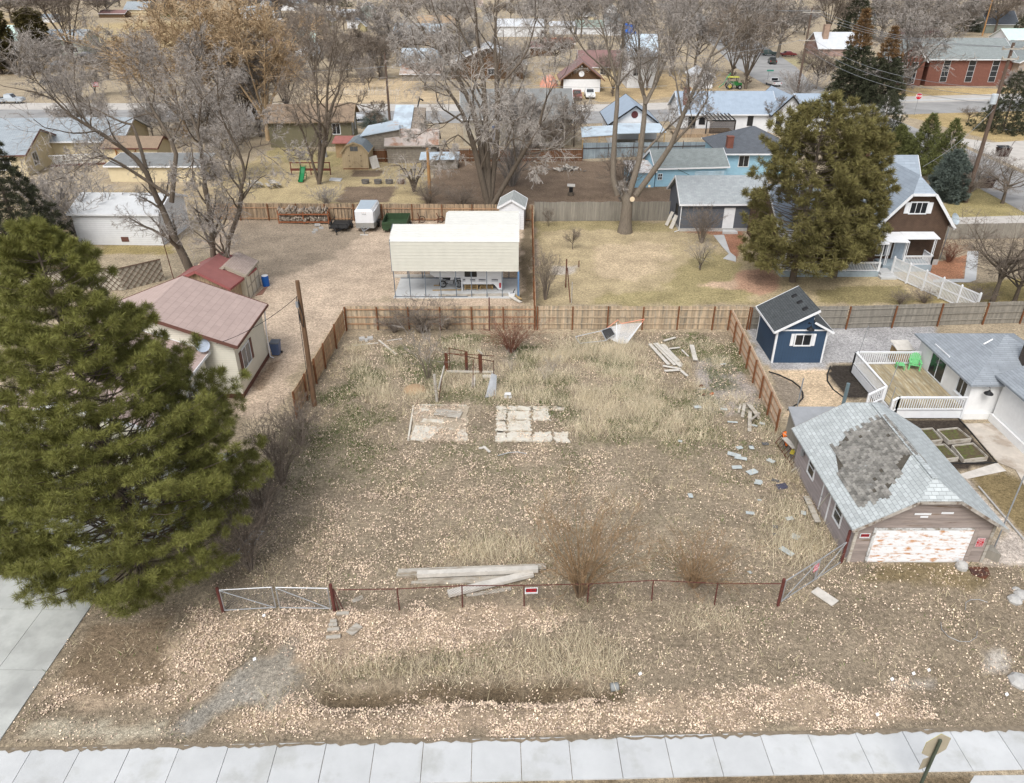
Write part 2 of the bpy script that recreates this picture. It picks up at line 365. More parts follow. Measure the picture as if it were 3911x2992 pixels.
def ground_material(m):
    N = m.node_tree.nodes; L = m.node_tree.links; b = N['Principled BSDF']; b.inputs['Specular IOR Level'].default_value = .1
    src = b.inputs['Base Color'].links[0].from_socket
    at = N.new('ShaderNodeAttribute'); at.attribute_name = 'Col'
    mx = N.new('ShaderNodeMix'); mx.data_type = 'RGBA'; mx.blend_type = 'MULTIPLY'; mx.inputs[0].default_value = 1
    L.new(at.outputs['Color'], mx.inputs[6]); L.new(src, mx.inputs[7])
    tc = N.new('ShaderNodeTexCoord'); cur = mx.outputs[2]
    for sc_, lo, hi in ((.45,.84,1.16),(6,.72,1.28),(22,.62,1.38),(70,.62,1.38)):
        n = N.new('ShaderNodeTexNoise'); n.inputs['Scale'].default_value = sc_; n.inputs['Detail'].default_value = 5; L.new(tc.outputs['Object'], n.inputs['Vector'])
        r = N.new('ShaderNodeMapRange'); r.inputs[1].default_value = .33; r.inputs[2].default_value = .67; r.inputs[3].default_value = lo; r.inputs[4].default_value = hi; L.new(n.outputs['Fac'], r.inputs[0])
        v = N.new('ShaderNodeVectorMath'); v.operation = 'SCALE'; L.new(cur, v.inputs[0]); L.new(r.outputs[0], v.inputs['Scale']); cur = v.outputs[0]
    L.new(cur, b.inputs['Base Color'])
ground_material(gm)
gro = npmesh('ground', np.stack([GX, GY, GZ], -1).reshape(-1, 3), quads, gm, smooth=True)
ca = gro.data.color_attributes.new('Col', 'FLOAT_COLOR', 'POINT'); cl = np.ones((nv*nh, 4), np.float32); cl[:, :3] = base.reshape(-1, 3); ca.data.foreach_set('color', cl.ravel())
tag(gro, 'brown earth and dry lawns of the vacant lot and the town behind it', 'ground', kind='structure')
# ---------------------------------------------------------------- paved sheets
def sheet(name, pts, z, m, label, th=None, kind='structure', cat=None):
    P = [V3((p[0], p[1], z)) for p in pts]; mb = MB()
    if th: mb.prism([p-V3((0,0,th)) for p in P], (0,0,th))
    else: mb.face(P)
    o = mb.build(name, m); tag(o, label, cat or name.replace('_', ' '), kind=kind); return o
asph = mat('asphalt', (.30,.295,.285), .9, .12, .25, c2=(.24,.235,.23), c2scale=.15, bump=.3, bscale=40)
gravl = mat('pale_road_gravel', (.47,.44,.40), .95, .14, .6, bump=.6, bscale=20)
er = lambda x, y0: (x, y0)
# east-west street
yr = lambda x: 144.5+.155*(x-14) if x > 14 else 144.5-.02*(x-14)
path_apron = sheet('apron', [G(16,1480,1700), G(16,1525,1628), G(16,2100,1622), G(16,2100,1720)], .03, M['conc'], 'pale concrete apron in the bottom right corner')
xs = [-320,-220,-160,-110,-70,-30,0,14,40,70,110,180,320]
def strip(off, w): return [(x, yr(x)+off-w) for x in xs]+[(x, yr(x)+off+w) for x in reversed(xs)]
sheet('road', strip(0, 6.2), .012, asph, 'grey asphalt street running across behind the houses')
sheet('road_shoulder', strip(10.2, 4.0), .008, gravl, 'pale gravel shoulder on the far side of the cross street')
nsr = [(56,40),(66.5,40),(69.5,118),(69.5,150),(71,190),(78,222),(90,300),(120,600),(104,600),(72,300),(61,222),(59.5,190),(60,150),(60,118)]
sheet('side_road', nsr, .018, asph, 'grey asphalt side street running away past the stop sign')
sheet('road_verge', [(70,100),(76,112),(100,120),(100,128),(76,122),(71,128)], .014, gravl, 'pale gravel drive turning off the side street')
sheet('church_sidewalk', [(80,162.5),(200,181.5),(200,183.6),(80,164.6)], .03, M['conc'], 'pale sidewalk in front of the brick church')
sheet('lawn_walk', [(83,132.2),(100,130.6),(130,127),(130,127.8),(100,131.4),(83,133)], .02, M['conc'], 'thin pale walk across the lawn beside the side street')
# near sidewalk: separate slabs with open joints
mb = MB(); TL = G(0, -260, 1614.5); TR = G(0, 2500, 1556); du = (TR-TL).normalized(); dv = V3((-du.y, du.x, 0)); Ls = (TR-TL).length
jl = [G(13, 250, 1340), G(13, 640, 1322), G(13, 1015, 1312), G(13, 1370, 1330)]
s0 = (jl[0]-TL).dot(du); sp = ((jl[3]-TL).dot(du)-s0)/3
k0 = int(-s0/sp)-1; k = k0
while s0+k*sp < Ls:
    a = TL+du*(s0+k*sp+.011); b = TL+du*(s0+(k+1)*sp-.011)
    dz = V3((0,0,RN.uniform(-.006,.006)+.05)); w = 1.62; back = dv*(-w)
    P = [a+back, b+back, b, a]; mb.prism([p-V3((0,0,.08)) for p in P], dz+V3((0,0,.08))); k += 1
o = mb.build('sidewalk', mat('sidewalk_concrete', (.505,.515,.515), .9, .07, .9, isl=.05, c2=(.43,.435,.42), c2amt=.42, c2scale=.5, bump=.3, bscale=90)); tag(o, 'pale concrete sidewalk of square slabs along the bottom edge', 'sidewalk', kind='structure')
P = []; Q = []
for i in range(260):
    a = TL+du*(Ls*i/259); P.append(a-dv*(.05+.12*RN.random()**2+.10*float(fbm(np.array([i*.5]), np.array([3.3]), 5, 88)[0])*1.2*RN.random())); Q.append(a+dv*.08)
mb = MB(); zz = V3((0,0,.068))
for i in range(259): mb.face([P[i]+zz, P[i+1]+zz, Q[i+1]+zz*.6, Q[i]+zz*.6])
o = mb.build('soil_edge', mat('edge_soil', (.225,.182,.13), .95, .3, 6, bump=1)); tag(o, 'crumbled brown soil spilling over the back edge of the sidewalk', 'soil', kind='stuff')
# driveway under the pine
a0 = G(13, 0, 1275); d1 = G(13, 640, 330); dd = (d1-a0).normalized(); dn = V3((-dd.y, dd.x, 0)); mb = MB()
for i in range(8):
    for j in range(4):
        st = [0, 3.1, 6.3, 9.3, 12.4, 15.4, 18.4, 21.4, 24]; wd = [0, 2.0, 5.2, 8.4, 11.6]
        if i >= 6 and j == 0: continue
        P = [a0+dd*(st[i]+.01)+dn*(wd[j]+.01), a0+dd*(st[i+1]-.01)+dn*(wd[j]+.01), a0+dd*(st[i+1]-.01)+dn*(wd[j+1]-.01), a0+dd*(st[i]+.01)+dn*(wd[j+1]-.01)]
        mb.prism([p-V3((0,0,.06)) for p in P], (0,0,.1))
mb.prism([a0+dd*9.4-dn*.0-V3((0,0,.06)), a0+dd*12.5-dn*2.6-V3((0,0,.06)), a0+dd*18.4-dn*2.6-V3((0,0,.06)), a0+dd*18.4-dn*.02-V3((0,0,.06))], (0,0,.1))
o = mb.build('driveway', mat('driveway_concrete', (.44,.45,.425), .9, .12, .9, isl=.05, c2=(.36,.365,.345), c2scale=.35, bump=.3, bscale=90)); tag(o, 'grey concrete driveway slabs beneath the large pine', 'driveway', kind='structure')
# patio, apron and paths of the white house
def path(name, v, pts, z, m, label): return sheet(name, [G(v, *p) for p in pts], z, m, label)
path('patio', 12, [(1740,437),(1950,437),(2230,680),(2400,1000),(2300,1100),(2130,790),(2000,735)], .03, M['conc2'], 'stained tan concrete patio beside the white stucco house')
path('apron_walk', 12, [(1690,830),(1990,737),(2060,800),(1760,862)], .034, mat('broken_concrete', (.55,.51,.46), .9, .18, 2), 'broken pale concrete strip below the raised beds')
path('garden_walk', 7, [(1700,548),(1790,545),(1840,690),(1890,730),(1890,772),(1780,745),(1830,705),(1770,640)], .03, M['conc'], 'narrow concrete walk from the grey garage door')
path('front_walk', 8, [(1500,838),(1740,832),(1765,620),(1850,620),(1830,840),(1780,858),(1500,858)], .03, M['conc'], 'curved concrete walk by the brick house')
path('curb_strip', 8, [(1600,365),(2300,345),(2300,410),(1640,415)], .03, gravl, 'pale walk beyond the grey fence of the brick house')
# ---------------------------------------------------------------- scattered litter and grass
rng = np.random.default_rng(5)
def scatter(polys, bb, peak):
    x0, x1, y0, y1 = bb; n = int((x1-x0)*(y1-y0)*peak); X = rng.uniform(x0, x1, n); Y = rng.uniform(y0, y1, n); D = np.zeros(n)
    jx = (fbm(X, Y, 1.3, 41)-.5)*1.6; jy = (fbm(X, Y, 1.3, 42)-.5)*1.6
    for p, d in polys: D += inside(p, X+jx, Y+jy)*d
    D *= np.clip((fbm(X, Y, 1.1, 43)-.22)*2.4, .12, 1.4)*np.clip((vnoise(X, Y, .28, 44)-.05)*2.0, .2, 1.4)
    k = rng.uniform(0, peak, n) < D
    return X[k], Y[k]
BADL = [wpoly(0, [(880,875),(1005,880),(1000,955),(880,952)])]
LEAFZ = [([(-1.1,36.6),(3.5,36.5),(3.5,40.9),(-1.1,40.9)], 30), ([(-6.2,36.6),(-2.5,36.6),(-2.7,41),(-6.3,41)], 130), (LOT, 60), (VERGE, 60),
 (wpoly(0, [(560,1290),(700,1060),(880,960),(1250,955),(1420,1060),(1200,1160),(850,1290)]), 90),
 (wpoly(0, [(640,1260),(640,1130),(760,1060),(900,1050),(900,1250)]), 80),
 (wpoly(0, [(400,1312),(1000,1306),(1250,1312),(1000,1400),(660,1440),(600,1400),(560,1340),(430,1500),(300,1500),(90,1525),(120,1465),(350,1440),(400,1350)]), 430),
 (wpoly(0, [(640,1498),(1330,1490),(1960,1462),(2010,1548),(1300,1578),(480,1582),(470,1540)]), 440),
 (wpoly(0, [(1250,1320),(1800,1320),(1960,1450),(1300,1480)]), 22),
 (wpoly(16, [(590,440),(850,520),(1170,850),(1000,920),(680,600)]), 80),
 (wpoly(16, [(1400,740),(1560,760),(1820,1010),(1620,960)]), 75),
 (wpoly(16, [(1290,400),(1450,460),(1500,560),(1300,540)]), 50),
 (wpoly(6, [(760,1200),(1250,1230),(1300,1660),(900,1600)]), 45),
 (wpoly(6, [(560,400),(1000,480),(1050,900),(400,900),(0,500),(0,420)]), 4),
 (wpoly(14, [(0,560),(560,560),(1900,560),(1900,620),(0,650)]), 50)]
lx, ly = scatter(LEAFZ, (-19, 24, 16.2, 54), 560)
hole = inside(wpoly(13, [(1380,1200),(1450,1060),(1650,880),(2000,650),(2260,560),(2260,820),(1700,1050),(1480,1240)]), lx, ly) | inside(wpoly(13, [(640,400),(1300,330),(1330,830),(900,890),(450,840)]), lx, ly) | inside(wpoly(14, [(-20,1010),(190,800),(250,740),(270,900),(330,1080),(60,1330),(-20,1330)]), lx, ly)
keep = ~(hole & (rng.uniform(0, 1, len(lx)) < .8)); edge = TL; sd = (lx-TL.x)*dv.x+(ly-TL.y)*dv.y
keep &= sd > -.04+.07*rng.standard_normal(len(lx)); drv = (lx-a0.x)*dn.x+(ly-a0.y)*dn.y; keep &= (drv < 0) | (ly > 27)
lx, ly = lx[keep], ly[keep]; n = len(lx)
far = np.clip((ly-16)/40, 0, 1); s = rng.uniform(.015, .047, n)*(1+.3*far); a = rng.uniform(0, 6.283, n); tx = rng.normal(0, .35, n); ty = rng.normal(0, .35, n)
sd = (lx-TL.x)*dv.x+(ly-TL.y)*dv.y; lz = hgt(lx, ly)+.03+rng.exponential(.025, n); lz += .05*(sd < .12)+.075*(inside([(-1.1,36.6),(3.5,36.5),(3.5,40.9),(-1.1,40.9)], lx, ly) | inside([(-6.2,36.6),(-2.5,36.6),(-2.7,41),(-6.3,41)], lx, ly))
u = np.stack([np.cos(a), np.sin(a), tx], -1)*s[:, None]; v = np.stack([-np.sin(a), np.cos(a), ty], -1)*(s*.8)[:, None]; c = np.stack([lx, ly, lz], -1); up = np.array((0,0,1))*s[:, None]*.35
LV = np.stack([c-u, c-v*.9-u*.1+up, c+u*1.05, c+v*.9-u*.1+up], 1).reshape(-1, 3); li = np.arange(n)*4
lf = npmesh('fallen_leaves', LV, np.concatenate([np.stack([li, li+1, li+2], -1), np.stack([li, li+2, li+3], -1)]), M['leaf']); tag(lf, 'pale tan fallen leaves strewn over the lot and verge', 'leaves', kind='stuff')
def blades(X, Y, hh, w, lean, z=None):
    n = len(X); a = rng.uniform(0, 6.283, n); z = hgt(X, Y)-.01 if z is None else z; l = rng.normal(0, lean, (n, 2)); hh = hh*rng.uniform(.6, 1.25, n)
    c = np.stack([X, Y, z], -1); d = np.stack([np.cos(a), np.sin(a), 0*a], -1)*np.asarray(w)[..., None] if np.ndim(w) else np.stack([np.cos(a), np.sin(a), 0*a], -1)*w
    tip = c+np.stack([l[:, 0]*hh, l[:, 1]*hh, hh], -1)
    return np.stack([c-d, c+d, tip], 1).reshape(-1, 3), np.arange(n*3).reshape(-1, 3)
GRZ = [(LOT, 85), (VERGE, 36), (wpoly(0, [(640,900),(700,760),(800,720),(860,760),(800,1000),(640,1250),(520,1250),(560,1080)]), 90), (wpoly(0, [(690,1400),(1330,1370),(1330,1462),(700,1460)]), 300), (wpoly(0, [(1000,1150),(1180,1130),(1180,1220),(900,1230)]), 80), (wpoly(0, [(720,1262),(1690,1262),(1690,1330),(720,1300)]), 80), (wpoly(12, [(200,560),(430,620),(700,1350),(560,1480),(380,1200)]), 130), (wpoly(0, [(1100,740),(1500,760),(1500,960),(1150,960)]), 60), (wpoly(16, [(0,700),(250,720),(260,880),(0,900)]), 70), (wpoly(16, [(600,90),(1500,110),(1300,330),(700,260)]), 60)]
X, Y = scatter(GRZ, (-19, 24, 16.2, 53), 330)
sd = (X-TL.x)*dv.x+(Y-TL.y)*dv.y; drv = (X-a0.x)*dn.x+(Y-a0.y)*dn.y; kp = (sd > .05) & ((drv < -.05) | (Y > 27))
kp &= ~(inside(BADL[0], X, Y)) & ~(inside(wpoly(13, [(1370,1200),(1650,880),(2000,650),(2260,560),(2260,820),(1700,1050),(1480,1240)]), X, Y)) & ~((X > 15.7) & (X < 22.3) & (Y > 26.5) & (Y < 34.5))
X, Y = X[kp], Y[kp]
hh = .09+.05*rng.random(len(X))+.24*np.clip((fbm(X, Y, 2.4, 51)-.4)*3, 0, 1)
VV, FF = blades(X, Y, hh, .0105, .8)
o = npmesh('dry_grass', VV, FF, M['grass']); tag(o, 'matted dry brown grass over the vacant lot and verge', 'grass', kind='stuff')
gsel = (fbm(X, Y, 2.2, 31) > .51) & (rng.uniform(0, 1, len(X)) < np.clip((Y-30)/10, .1, 1)*1.0)
VV, FF = blades(np.tile(X[gsel], 2)+rng.normal(0, .15, gsel.sum()*2), np.tile(Y[gsel], 2)+rng.normal(0, .15, gsel.sum()*2), .13, .018, .8)
o = npmesh('green_weeds', VV, FF, M['green']); tag(o, 'low green weeds in patches across the back of the lot', 'weeds', kind='stuff')
# straw clumps
cl = [(0,1290,760,40),(0,1240,745,34),(0,1330,775,40),(0,1320,750,26),(0,1160,810,26),(0,1120,815,22),(0,820,850,26),(0,1080,850,20),(0,1210,810,22),(0,1300,890,26),(0,1370,890,34),(0,1470,900,26),(0,1385,880,26),(0,1250,920,24),(0,1440,915,24),(0,1010,770,18),(0,990,740,20),(0,1030,830,18),(0,1190,770,26),(0,1215,760,22),(0,1350,840,20),(0,1280,850,24),(0,1240,870,20),(0,1150,850,20),(0,900,850,10),(0,1540,780,16),(0,1580,860,14),(0,1060,1180,26),(0,1120,1190,26),(0,1010,1190,20),(0,1720,1190,34),(0,1700,1150,26),(0,1690,1100,26),(0,1650,930,20),(0,1690,1010,24),(0,1490,1330,14),(0,1560,1335,14),(0,1240,1380,22),(0,1160,1400,22),(0,1280,1420,26)]+[(0,700+i*42,1432+(i*37 % 14),7) for i in range(15)]
for i in range(150):
    x_, y_ = RN.uniform(700, 1560), RN.uniform(730, 960)
    if inside(wpoly(0, [(760,735),(1560,735),(1520,945),(1240,950),(1230,870),(760,850)]), *[np.array([q]) for q in G(0, x_, y_)[:2]])[0]: cl.append((0, x_, y_, RN.uniform(4, 14)))
CX_, CY_, CH = [], [], []
for v_, x_, y_, cnt in cl:
    g = G(v_, x_, y_); k_ = int(cnt*17); rr = .28+cnt*.019
    CX_.append(rng.normal(g.x, rr, k_)); CY_.append(rng.normal(g.y, rr*.8, k_)); CH.append(np.full(k_, .35+cnt*.013))
X, Y, hh = map(np.concatenate, (CX_, CY_, CH))
VV, FF = blades(X, Y, hh, .0085, .42)
o = npmesh('straw_grass', VV, FF, M['tall']); tag(o, 'tall pale straw grass standing in clumps', 'grass', kind='stuff')
# ---------------------------------------------------------------- builders
def frame_xf(A, B):
    A, B = V3(A), V3(B); u = V3((B.x-A.x, B.y-A.y, 0)); W = u.length; u /= W
    m = Matrix.Identity(4); m[0][0], m[1][0] = u.x, u.y; m[0][1], m[1][1] = -u.y, u.x; m[0][3], m[1][3], m[2][3] = A.x, A.y, A.z
    return m, W
def window(root, P, ux, n, w, h, fr=None, gl=None, nm=1, fw=.08, hm=0, name='window', shut=None, sill=False):
    """window frame (part) with its pane (sub-part): P = lower left corner on the wall, ux = along, n = outward"""
    P, ux, n = V3(P), V3(ux).normalized(), V3(n).normalized(); z = V3((0,0,1)); fr = fr or M['white']; gl = gl or M['glass']
    mb = MB()
    def bar(a0, a1, b0, b1, t0=.003, t1=.055): mb.hexa([P+ux*a0+z*b0+n*t0, P+ux*a1+z*b0+n*t0, P+ux*a1+z*b0+n*t1, P+ux*a0+z*b0+n*t1], [P+ux*a0+z*b1+n*t0, P+ux*a1+z*b1+n*t0, P+ux*a1+z*b1+n*t1, P+ux*a0+z*b1+n*t1])
    bar(-fw, w+fw, -fw, 0); bar(-fw, w+fw, h, h+fw); bar(-fw, 0, 0, h); bar(w, w+fw, 0, h)
    for i in range(nm): bar(w*(i+1)/(nm+1)-.022, w*(i+1)/(nm+1)+.022, 0, h, .003, .04)
    for i in range(hm): bar(0, w, h*(i+1)/(hm+1)-.022, h*(i+1)/(hm+1)+.022, .003, .043)
    if sill: bar(-fw-.05, w+fw+.05, -fw-.05, -fw-.002, .003, .11)
    f = mb.build(name, fr, root)
    g = MB(); g.hexa([P+ux*.0+n*.004, P+ux*w+n*.004, P+ux*w+n*.02, P+n*.02], [P+z*h+n*.004, P+ux*w+z*h+n*.004, P+ux*w+z*h+n*.02, P+z*h+n*.02]); g.build('pane', gl, f)
    if shut:
        for a in (-fw-.42, w+fw+.02):
            s = MB(); b0, b1 = -.03, h+.03
            q = lambda x, zz, t: P+ux*x+z*zz+n*t
            s.hexa([q(a,b0,.003), q(a+.4,b0,.003), q(a+.4,b0,.04), q(a,b0,.04)], [q(a,b1,.003), q(a+.4,b1,.003), q(a+.4,b1,.04), q(a,b1,.04)])
            for i in range(1, 8):
                zz = b0+(b1-b0)*i/8; s.hexa([q(a+.05,zz-.02,.04), q(a+.35,zz-.02,.04), q(a+.35,zz-.02,.055), q(a+.05,zz-.02,.055)], [q(a+.05,zz+.02,.04), q(a+.35,zz+.02,.04), q(a+.35,zz+.02,.045), q(a+.05,zz+.02,.045)])
            s.build('shutter', shut, f)
    return f
def door(root, P, ux, n, w, h, m, fr=None, knob=True, name='door'):
    P, ux, n = V3(P), V3(ux).normalized(), V3(n).normalized(); z = V3((0,0,1)); mb = MB()
    q = lambda x, zz, t: P+ux*x+z*zz+n*t
    def bl(x0, x1, z0, z1, t0, t1): mb.hexa([q(x0,z0,t0), q(x1,z0,t0), q(x1,z0,t1), q(x0,z0,t1)], [q(x0,z1,t0), q(x1,z1,t0), q(x1,z1,t1), q(x0,z1,t1)])
    mb.use(m); bl(0, w, 0, h, .003, .03)
    for x0 in (.12*w, .56*w):
        for z0, z1 in ((.1, .42), (.5, .9)): bl(x0, x0+.32*w, h*z0, h*z1, .03, .042)
    mb.use(fr or M['white']); bl(-.09, -.002, 0, h, .003, .05); bl(w+.002, w+.09, 0, h, .003, .05); bl(-.09, w+.09, h+.002, h+.09, .003, .05)
    d = mb.build(name, None, root)
    if knob:
        k = MB(); k.lathe(q(w*.1, h*.48, .03), [(.02,0),(.02,.05),(.035,.06),(.03,.1)], 8, n); k.build('handle', M['steel'], d)
    return d
def house(name, label, cat, A, B, D, wh, rise=1.6, over=.4, ridge='u', kind='gable', wall=None, roof=None, trim=None, wins=(), doors=(), chims=(), group=None, th=.12, prof=None, z0=0.0, fnd=None, gend=None, trims=True):
    A, B = V3(A), V3(B); A.z = B.z = z0; xf, W = frame_xf(A, B); root = thing(name, label, cat, A, group); trim = trim or M['white']
    S = D if ridge == 'u' else W; Lg = W if ridge == 'u' else D
    if prof is None:
        prof = {'gable': [(0,wh),(S/2,wh+rise),(S,wh)], 'shed': [(0,wh),(S,wh+rise)], 'shedb': [(0,wh+rise),(S,wh)], 'gambrel': [(0,wh),(S*.2,wh+rise*.68),(S/2,wh+rise),(S*.8,wh+rise*.68),(S,wh)], 'flat': [(0,wh),(S,wh+.05)], 'hip': [(0,wh),(S/2,wh+rise),(S,wh)]}[kind]
    def pt(s_, l_, zz): return (l_, s_, zz) if ridge == 'u' else (s_, l_, zz)
    mb = MB(xf=xf)
    zp = lambda s_: np.interp(s_, [p[0] for p in prof], [p[1] for p in prof])
    hip = kind == 'hip'
    ends = [(0,0),(S,0)]+([(p[0], p[1]) for p in reversed(prof)] if not hip else [(S,wh),(0,wh)])
    for l_ in (0, Lg):
        P = [pt(s_, l_, zz) for s_, zz in ends]
        flip = (l_ == 0) == (ridge == 'v')
        mb.face(P if not flip else P[::-1])
    mb.face([pt(0,0,0), pt(0,Lg,0), pt(0,Lg,prof[0][1]), pt(0,0,prof[0][1])]); mb.face([pt(S,0,0), pt(S,Lg,0), pt(S,Lg,prof[-1][1]), pt(S,0,prof[-1][1])])
    mb.build('wall', wall, root)
    r = MB(xf=xf)
    if hip:
        o = over; sl = rise/(S/2); ze = wh-o*sl; e = [(-o,-o),(S+o,-o),(S+o,Lg+o),(-o,Lg+o)]; tz = V3((0,0,th))
        c = [V3(pt(a, b, ze)) for a, b in e]; r0 = V3(pt(S/2, S/2, wh+rise)); r1 = V3(pt(S/2, max(Lg-S/2, S/2+.01), wh+rise))
        for f in ([c[0], c[1], r0], [c[1], c[2], r1, r0], [c[2], c[3], r1], [c[3], c[0], r0, r1]): r.face([p+tz for p in f]); r.face(list(reversed(f)))
        for i in range(4): r.face([c[i], c[(i+1) % 4], c[(i+1) % 4]+tz, c[i]+tz])
        ex = [(-o, ze), (S+o, ze)]
    else:
        sl0 = (prof[1][1]-prof[0][1])/(prof[1][0]-prof[0][0]); sl1 = (prof[-2][1]-prof[-1][1])/(prof[-1][0]-prof[-2][0])
        ex = [(-over, prof[0][1]-sl0*over)]+list(prof[1:-1])+[(S+over, prof[-1][1]-sl1*over)]
        for i in range(len(ex)-1):
            (s0_, z0_), (s1_, z1_) = ex[i], ex[i+1]
            r.hexa([pt(s0_,-over,z0_+.004), pt(s1_,-over,z1_+.004), pt(s1_,Lg+over,z1_+.004), pt(s0_,Lg+over,z0_+.004)], [pt(s0_,-over,z0_+th), pt(s1_,-over,z1_+th), pt(s1_,Lg+over,z1_+th), pt(s0_,Lg+over,z0_+th)])
    ro = r.build('roof', roof, root)
    for (cs, cl_, cw, ch, cm) in chims:
        c = MB(xf=xf); zb = zp(cs) if not hip else wh; p = pt(cs, cl_, 0); c.box(p[0]-cw/2, p[0]+cw/2, p[1]-cw/2, p[1]+cw/2, zb-.5, ch); c.box(p[0]-cw/2-.05, p[0]+cw/2+.05, p[1]-cw/2-.05, p[1]+cw/2+.05, ch+.002, ch+.1); c.build('chimney', cm, ro)
    if trims:
        t = MB(xf=xf)
        if hip:
            pass
        else:
            for l_, sgn in ((-over-.025, 1), (Lg+over+.025, 1)):
                for i in range(len(ex)-1): t.beam(pt(ex[i][0], l_, ex[i][1]+th*.3), pt(ex[i+1][0], l_, ex[i+1][1]+th*.3), .045, th+.1)
        for k_ in (0, -1):
            s_ = ex[k_][0]+(-.03 if k_ == 0 else .03); t.beam(pt(s_, -over-.06, ex[k_][1]+th*.35), pt(s_, Lg+over+.06, ex[k_][1]+th*.35), .05, th+.06)
        if t.v: t.build('fascia', trim, root)
    if fnd:
        f = MB(xf=xf); f.box(-.03, W+.03, -.03, D+.03, -.1, .32); f.build('foundation', fnd, root)
    R3 = xf.to_3x3()
    def wallpt(wl, s_, zz):
        p = {'F': (s_, 0, zz), 'B': (W-s_, D, zz), 'L': (0, D-s_, zz), 'R': (W, s_, zz)}[wl]; return xf @ V3(p)
    ax = {'F': ((1,0,0), (0,-1,0)), 'B': ((-1,0,0), (0,1,0)), 'L': ((0,-1,0), (-1,0,0)), 'R': ((0,1,0), (1,0,0))}
    for wn in wins:
        wl, s_, zz, w_, h_ = wn[:5]; kw = wn[5] if len(wn) > 5 else {}
        window(root, wallpt(wl, s_, zz), R3 @ V3(ax[wl][0]), R3 @ V3(ax[wl][1]), w_, h_, **kw)
    for dn_ in doors:
        wl, s_, zz, w_, h_, dm = dn_[:6]; door(root, wallpt(wl, s_, zz), R3 @ V3(ax[wl][0]), R3 @ V3(ax[wl][1]), w_, h_, dm)
    root_info[root] = (xf, W, D, wallpt, R3, ax)
    return root
root_info = {}
def plank_fence(label, pts, h, m, pm, rm, posts=2.45, side=-1, pw=.14, jag=.02, lean=.0, hvar=0.0, post_h=None, rails=(.25, .55, .88), name='plank_fence', extra=None, rect=True):
    """boards with dog-eared tops, rails and posts facing `side` (-1 = towards the right-hand side of the run)"""
    root = thing(name, label, 'fence', pts[0]); bm_ = MB(); rl = MB(); pos = []
    for a, b in zip(pts[:-1], pts[1:]):
        a, b = V3(a), V3(b); d = b-a; L_ = d.length; d.normalize(); n = V3((-d.y, d.x, 0)); k_ = int(L_/pw)
        for i in range(k_):
            p = a+d*(i*pw+.004); q = a+d*((i+1)*pw-.004); hh = h+RN.uniform(-jag, jag)+hvar*math.sin(i*.35); t = n*.02; ln = V3((RN.uniform(-.004,.004), 0, 0)); e = d*.025
            P = [p, q, q+V3((0,0,hh-.04))+ln, q-e+V3((0,0,hh))+ln, p+e+V3((0,0,hh))+ln, p+V3((0,0,hh-.04))+ln]
            bm_.prism([x+V3((0,0,.03)) for x in P], t)
        for rz in rails:
            c = a+n*(.035 if side > 0 else -.045)+V3((0,0,h*rz)); rl.beam(c, c+d*L_, .04, .09)
        m_ = max(1, round(L_/posts))
        for i in range(m_+1): pos.append((a+d*(L_*i/m_)+n*(.11 if side > 0 else -.12), d))
    bm_.build('boards', m, root)
    rl.build('rail', rm, root)
    for p, d in pos:
        hh = (post_h or h+.02)+RN.uniform(-.05, .05); mb = MB(); mb.beam(p-V3((0,0,.1)), p+V3((RN.uniform(-.02,.02), RN.uniform(-.02,.02), hh)), .1, .1, up=d); mb.build('post', pm, root)
    return root
def chainlink(root, a, b, h, m, step=.085, w=.0055, z0=.05, name='mesh'):
    a, b = V3(a), V3(b); d = b-a; L_ = d.length; d.normalize(); n = V3((-d.y, d.x, 0)).normalized()*.001; V = []; F = []
    for sg in (1, -1):
        s_ = -h
        while s_ < L_:
            x0, x1 = s_, s_+h; z_0, z_1 = 0, h
            if sg < 0: x0, x1 = L_-x0, L_-x1
            # clip to 0..L
            pts = []
            for t in (0, 1):
                x = x0+(x1-x0)*t; pts.append((x, z_0+(z_1-z_0)*t))
            (xa, za), (xb, zb) = pts
            if xa > xb: (xa, za), (xb, zb) = (xb, zb), (xa, za)
            if xb > 0 and xa < L_:
                if xa < 0: za += (zb-za)*(0-xa)/(xb-xa); xa = 0
                if xb > L_: zb = za+(zb-za)*(L_-xa)/(xb-xa); xb = L_
                i = len(V); up = V3((0,0,w)); o_ = n*sg*2
                for (x, zz) in ((xa, za), (xb, zb)):
                    p = a+d*x+V3((0,0,z0+zz))+o_; V += [tuple(p-up), tuple(p+up)]
                F.append((i, i+1, i+3, i+2))
            s_ += step*1.414
    o0 = ORG[root]; V = np.array(V)-np.array(o0)
    return npmesh(name, V, F, m, root)
def bar_thing(name, label, cat, P, r, m, group=None, n=7):
    mb = MB(); mb.tube(P, r, n); o = mb.build(name, m, org=V3(P[0])); return tag(o, label, cat, group)
def text_mesh(txt, size, m, root, P, ux, uz, name='lettering', bold=0.0):
    cu = bpy.data.curves.new(name, 'FONT'); cu.body = txt; cu.size = size; cu.align_x = 'CENTER'; cu.align_y = 'CENTER'; cu.extrude = .002; cu.offset = bold
    o = bpy.data.objects.new(name, cu); COL.objects.link(o); dg = bpy.context.evaluated_depsgraph_get(); me = bpy.data.meshes.new_from_object(o.evaluated_get(dg)); bpy.data.objects.remove(o)
    ux, uz = V3(ux).normalized(), V3(uz).normalized(); n = ux.cross(uz); mt = Matrix(((ux.x,uz.x,n.x,0),(ux.y,uz.y,n.y,0),(ux.z,uz.z,n.z,0),(0,0,0,1))); me.transform(Matrix.Translation(V3(P)-ORG[root]) @ mt); me.materials.clear(); me.materials.append(m)
    return link(name, me, root)
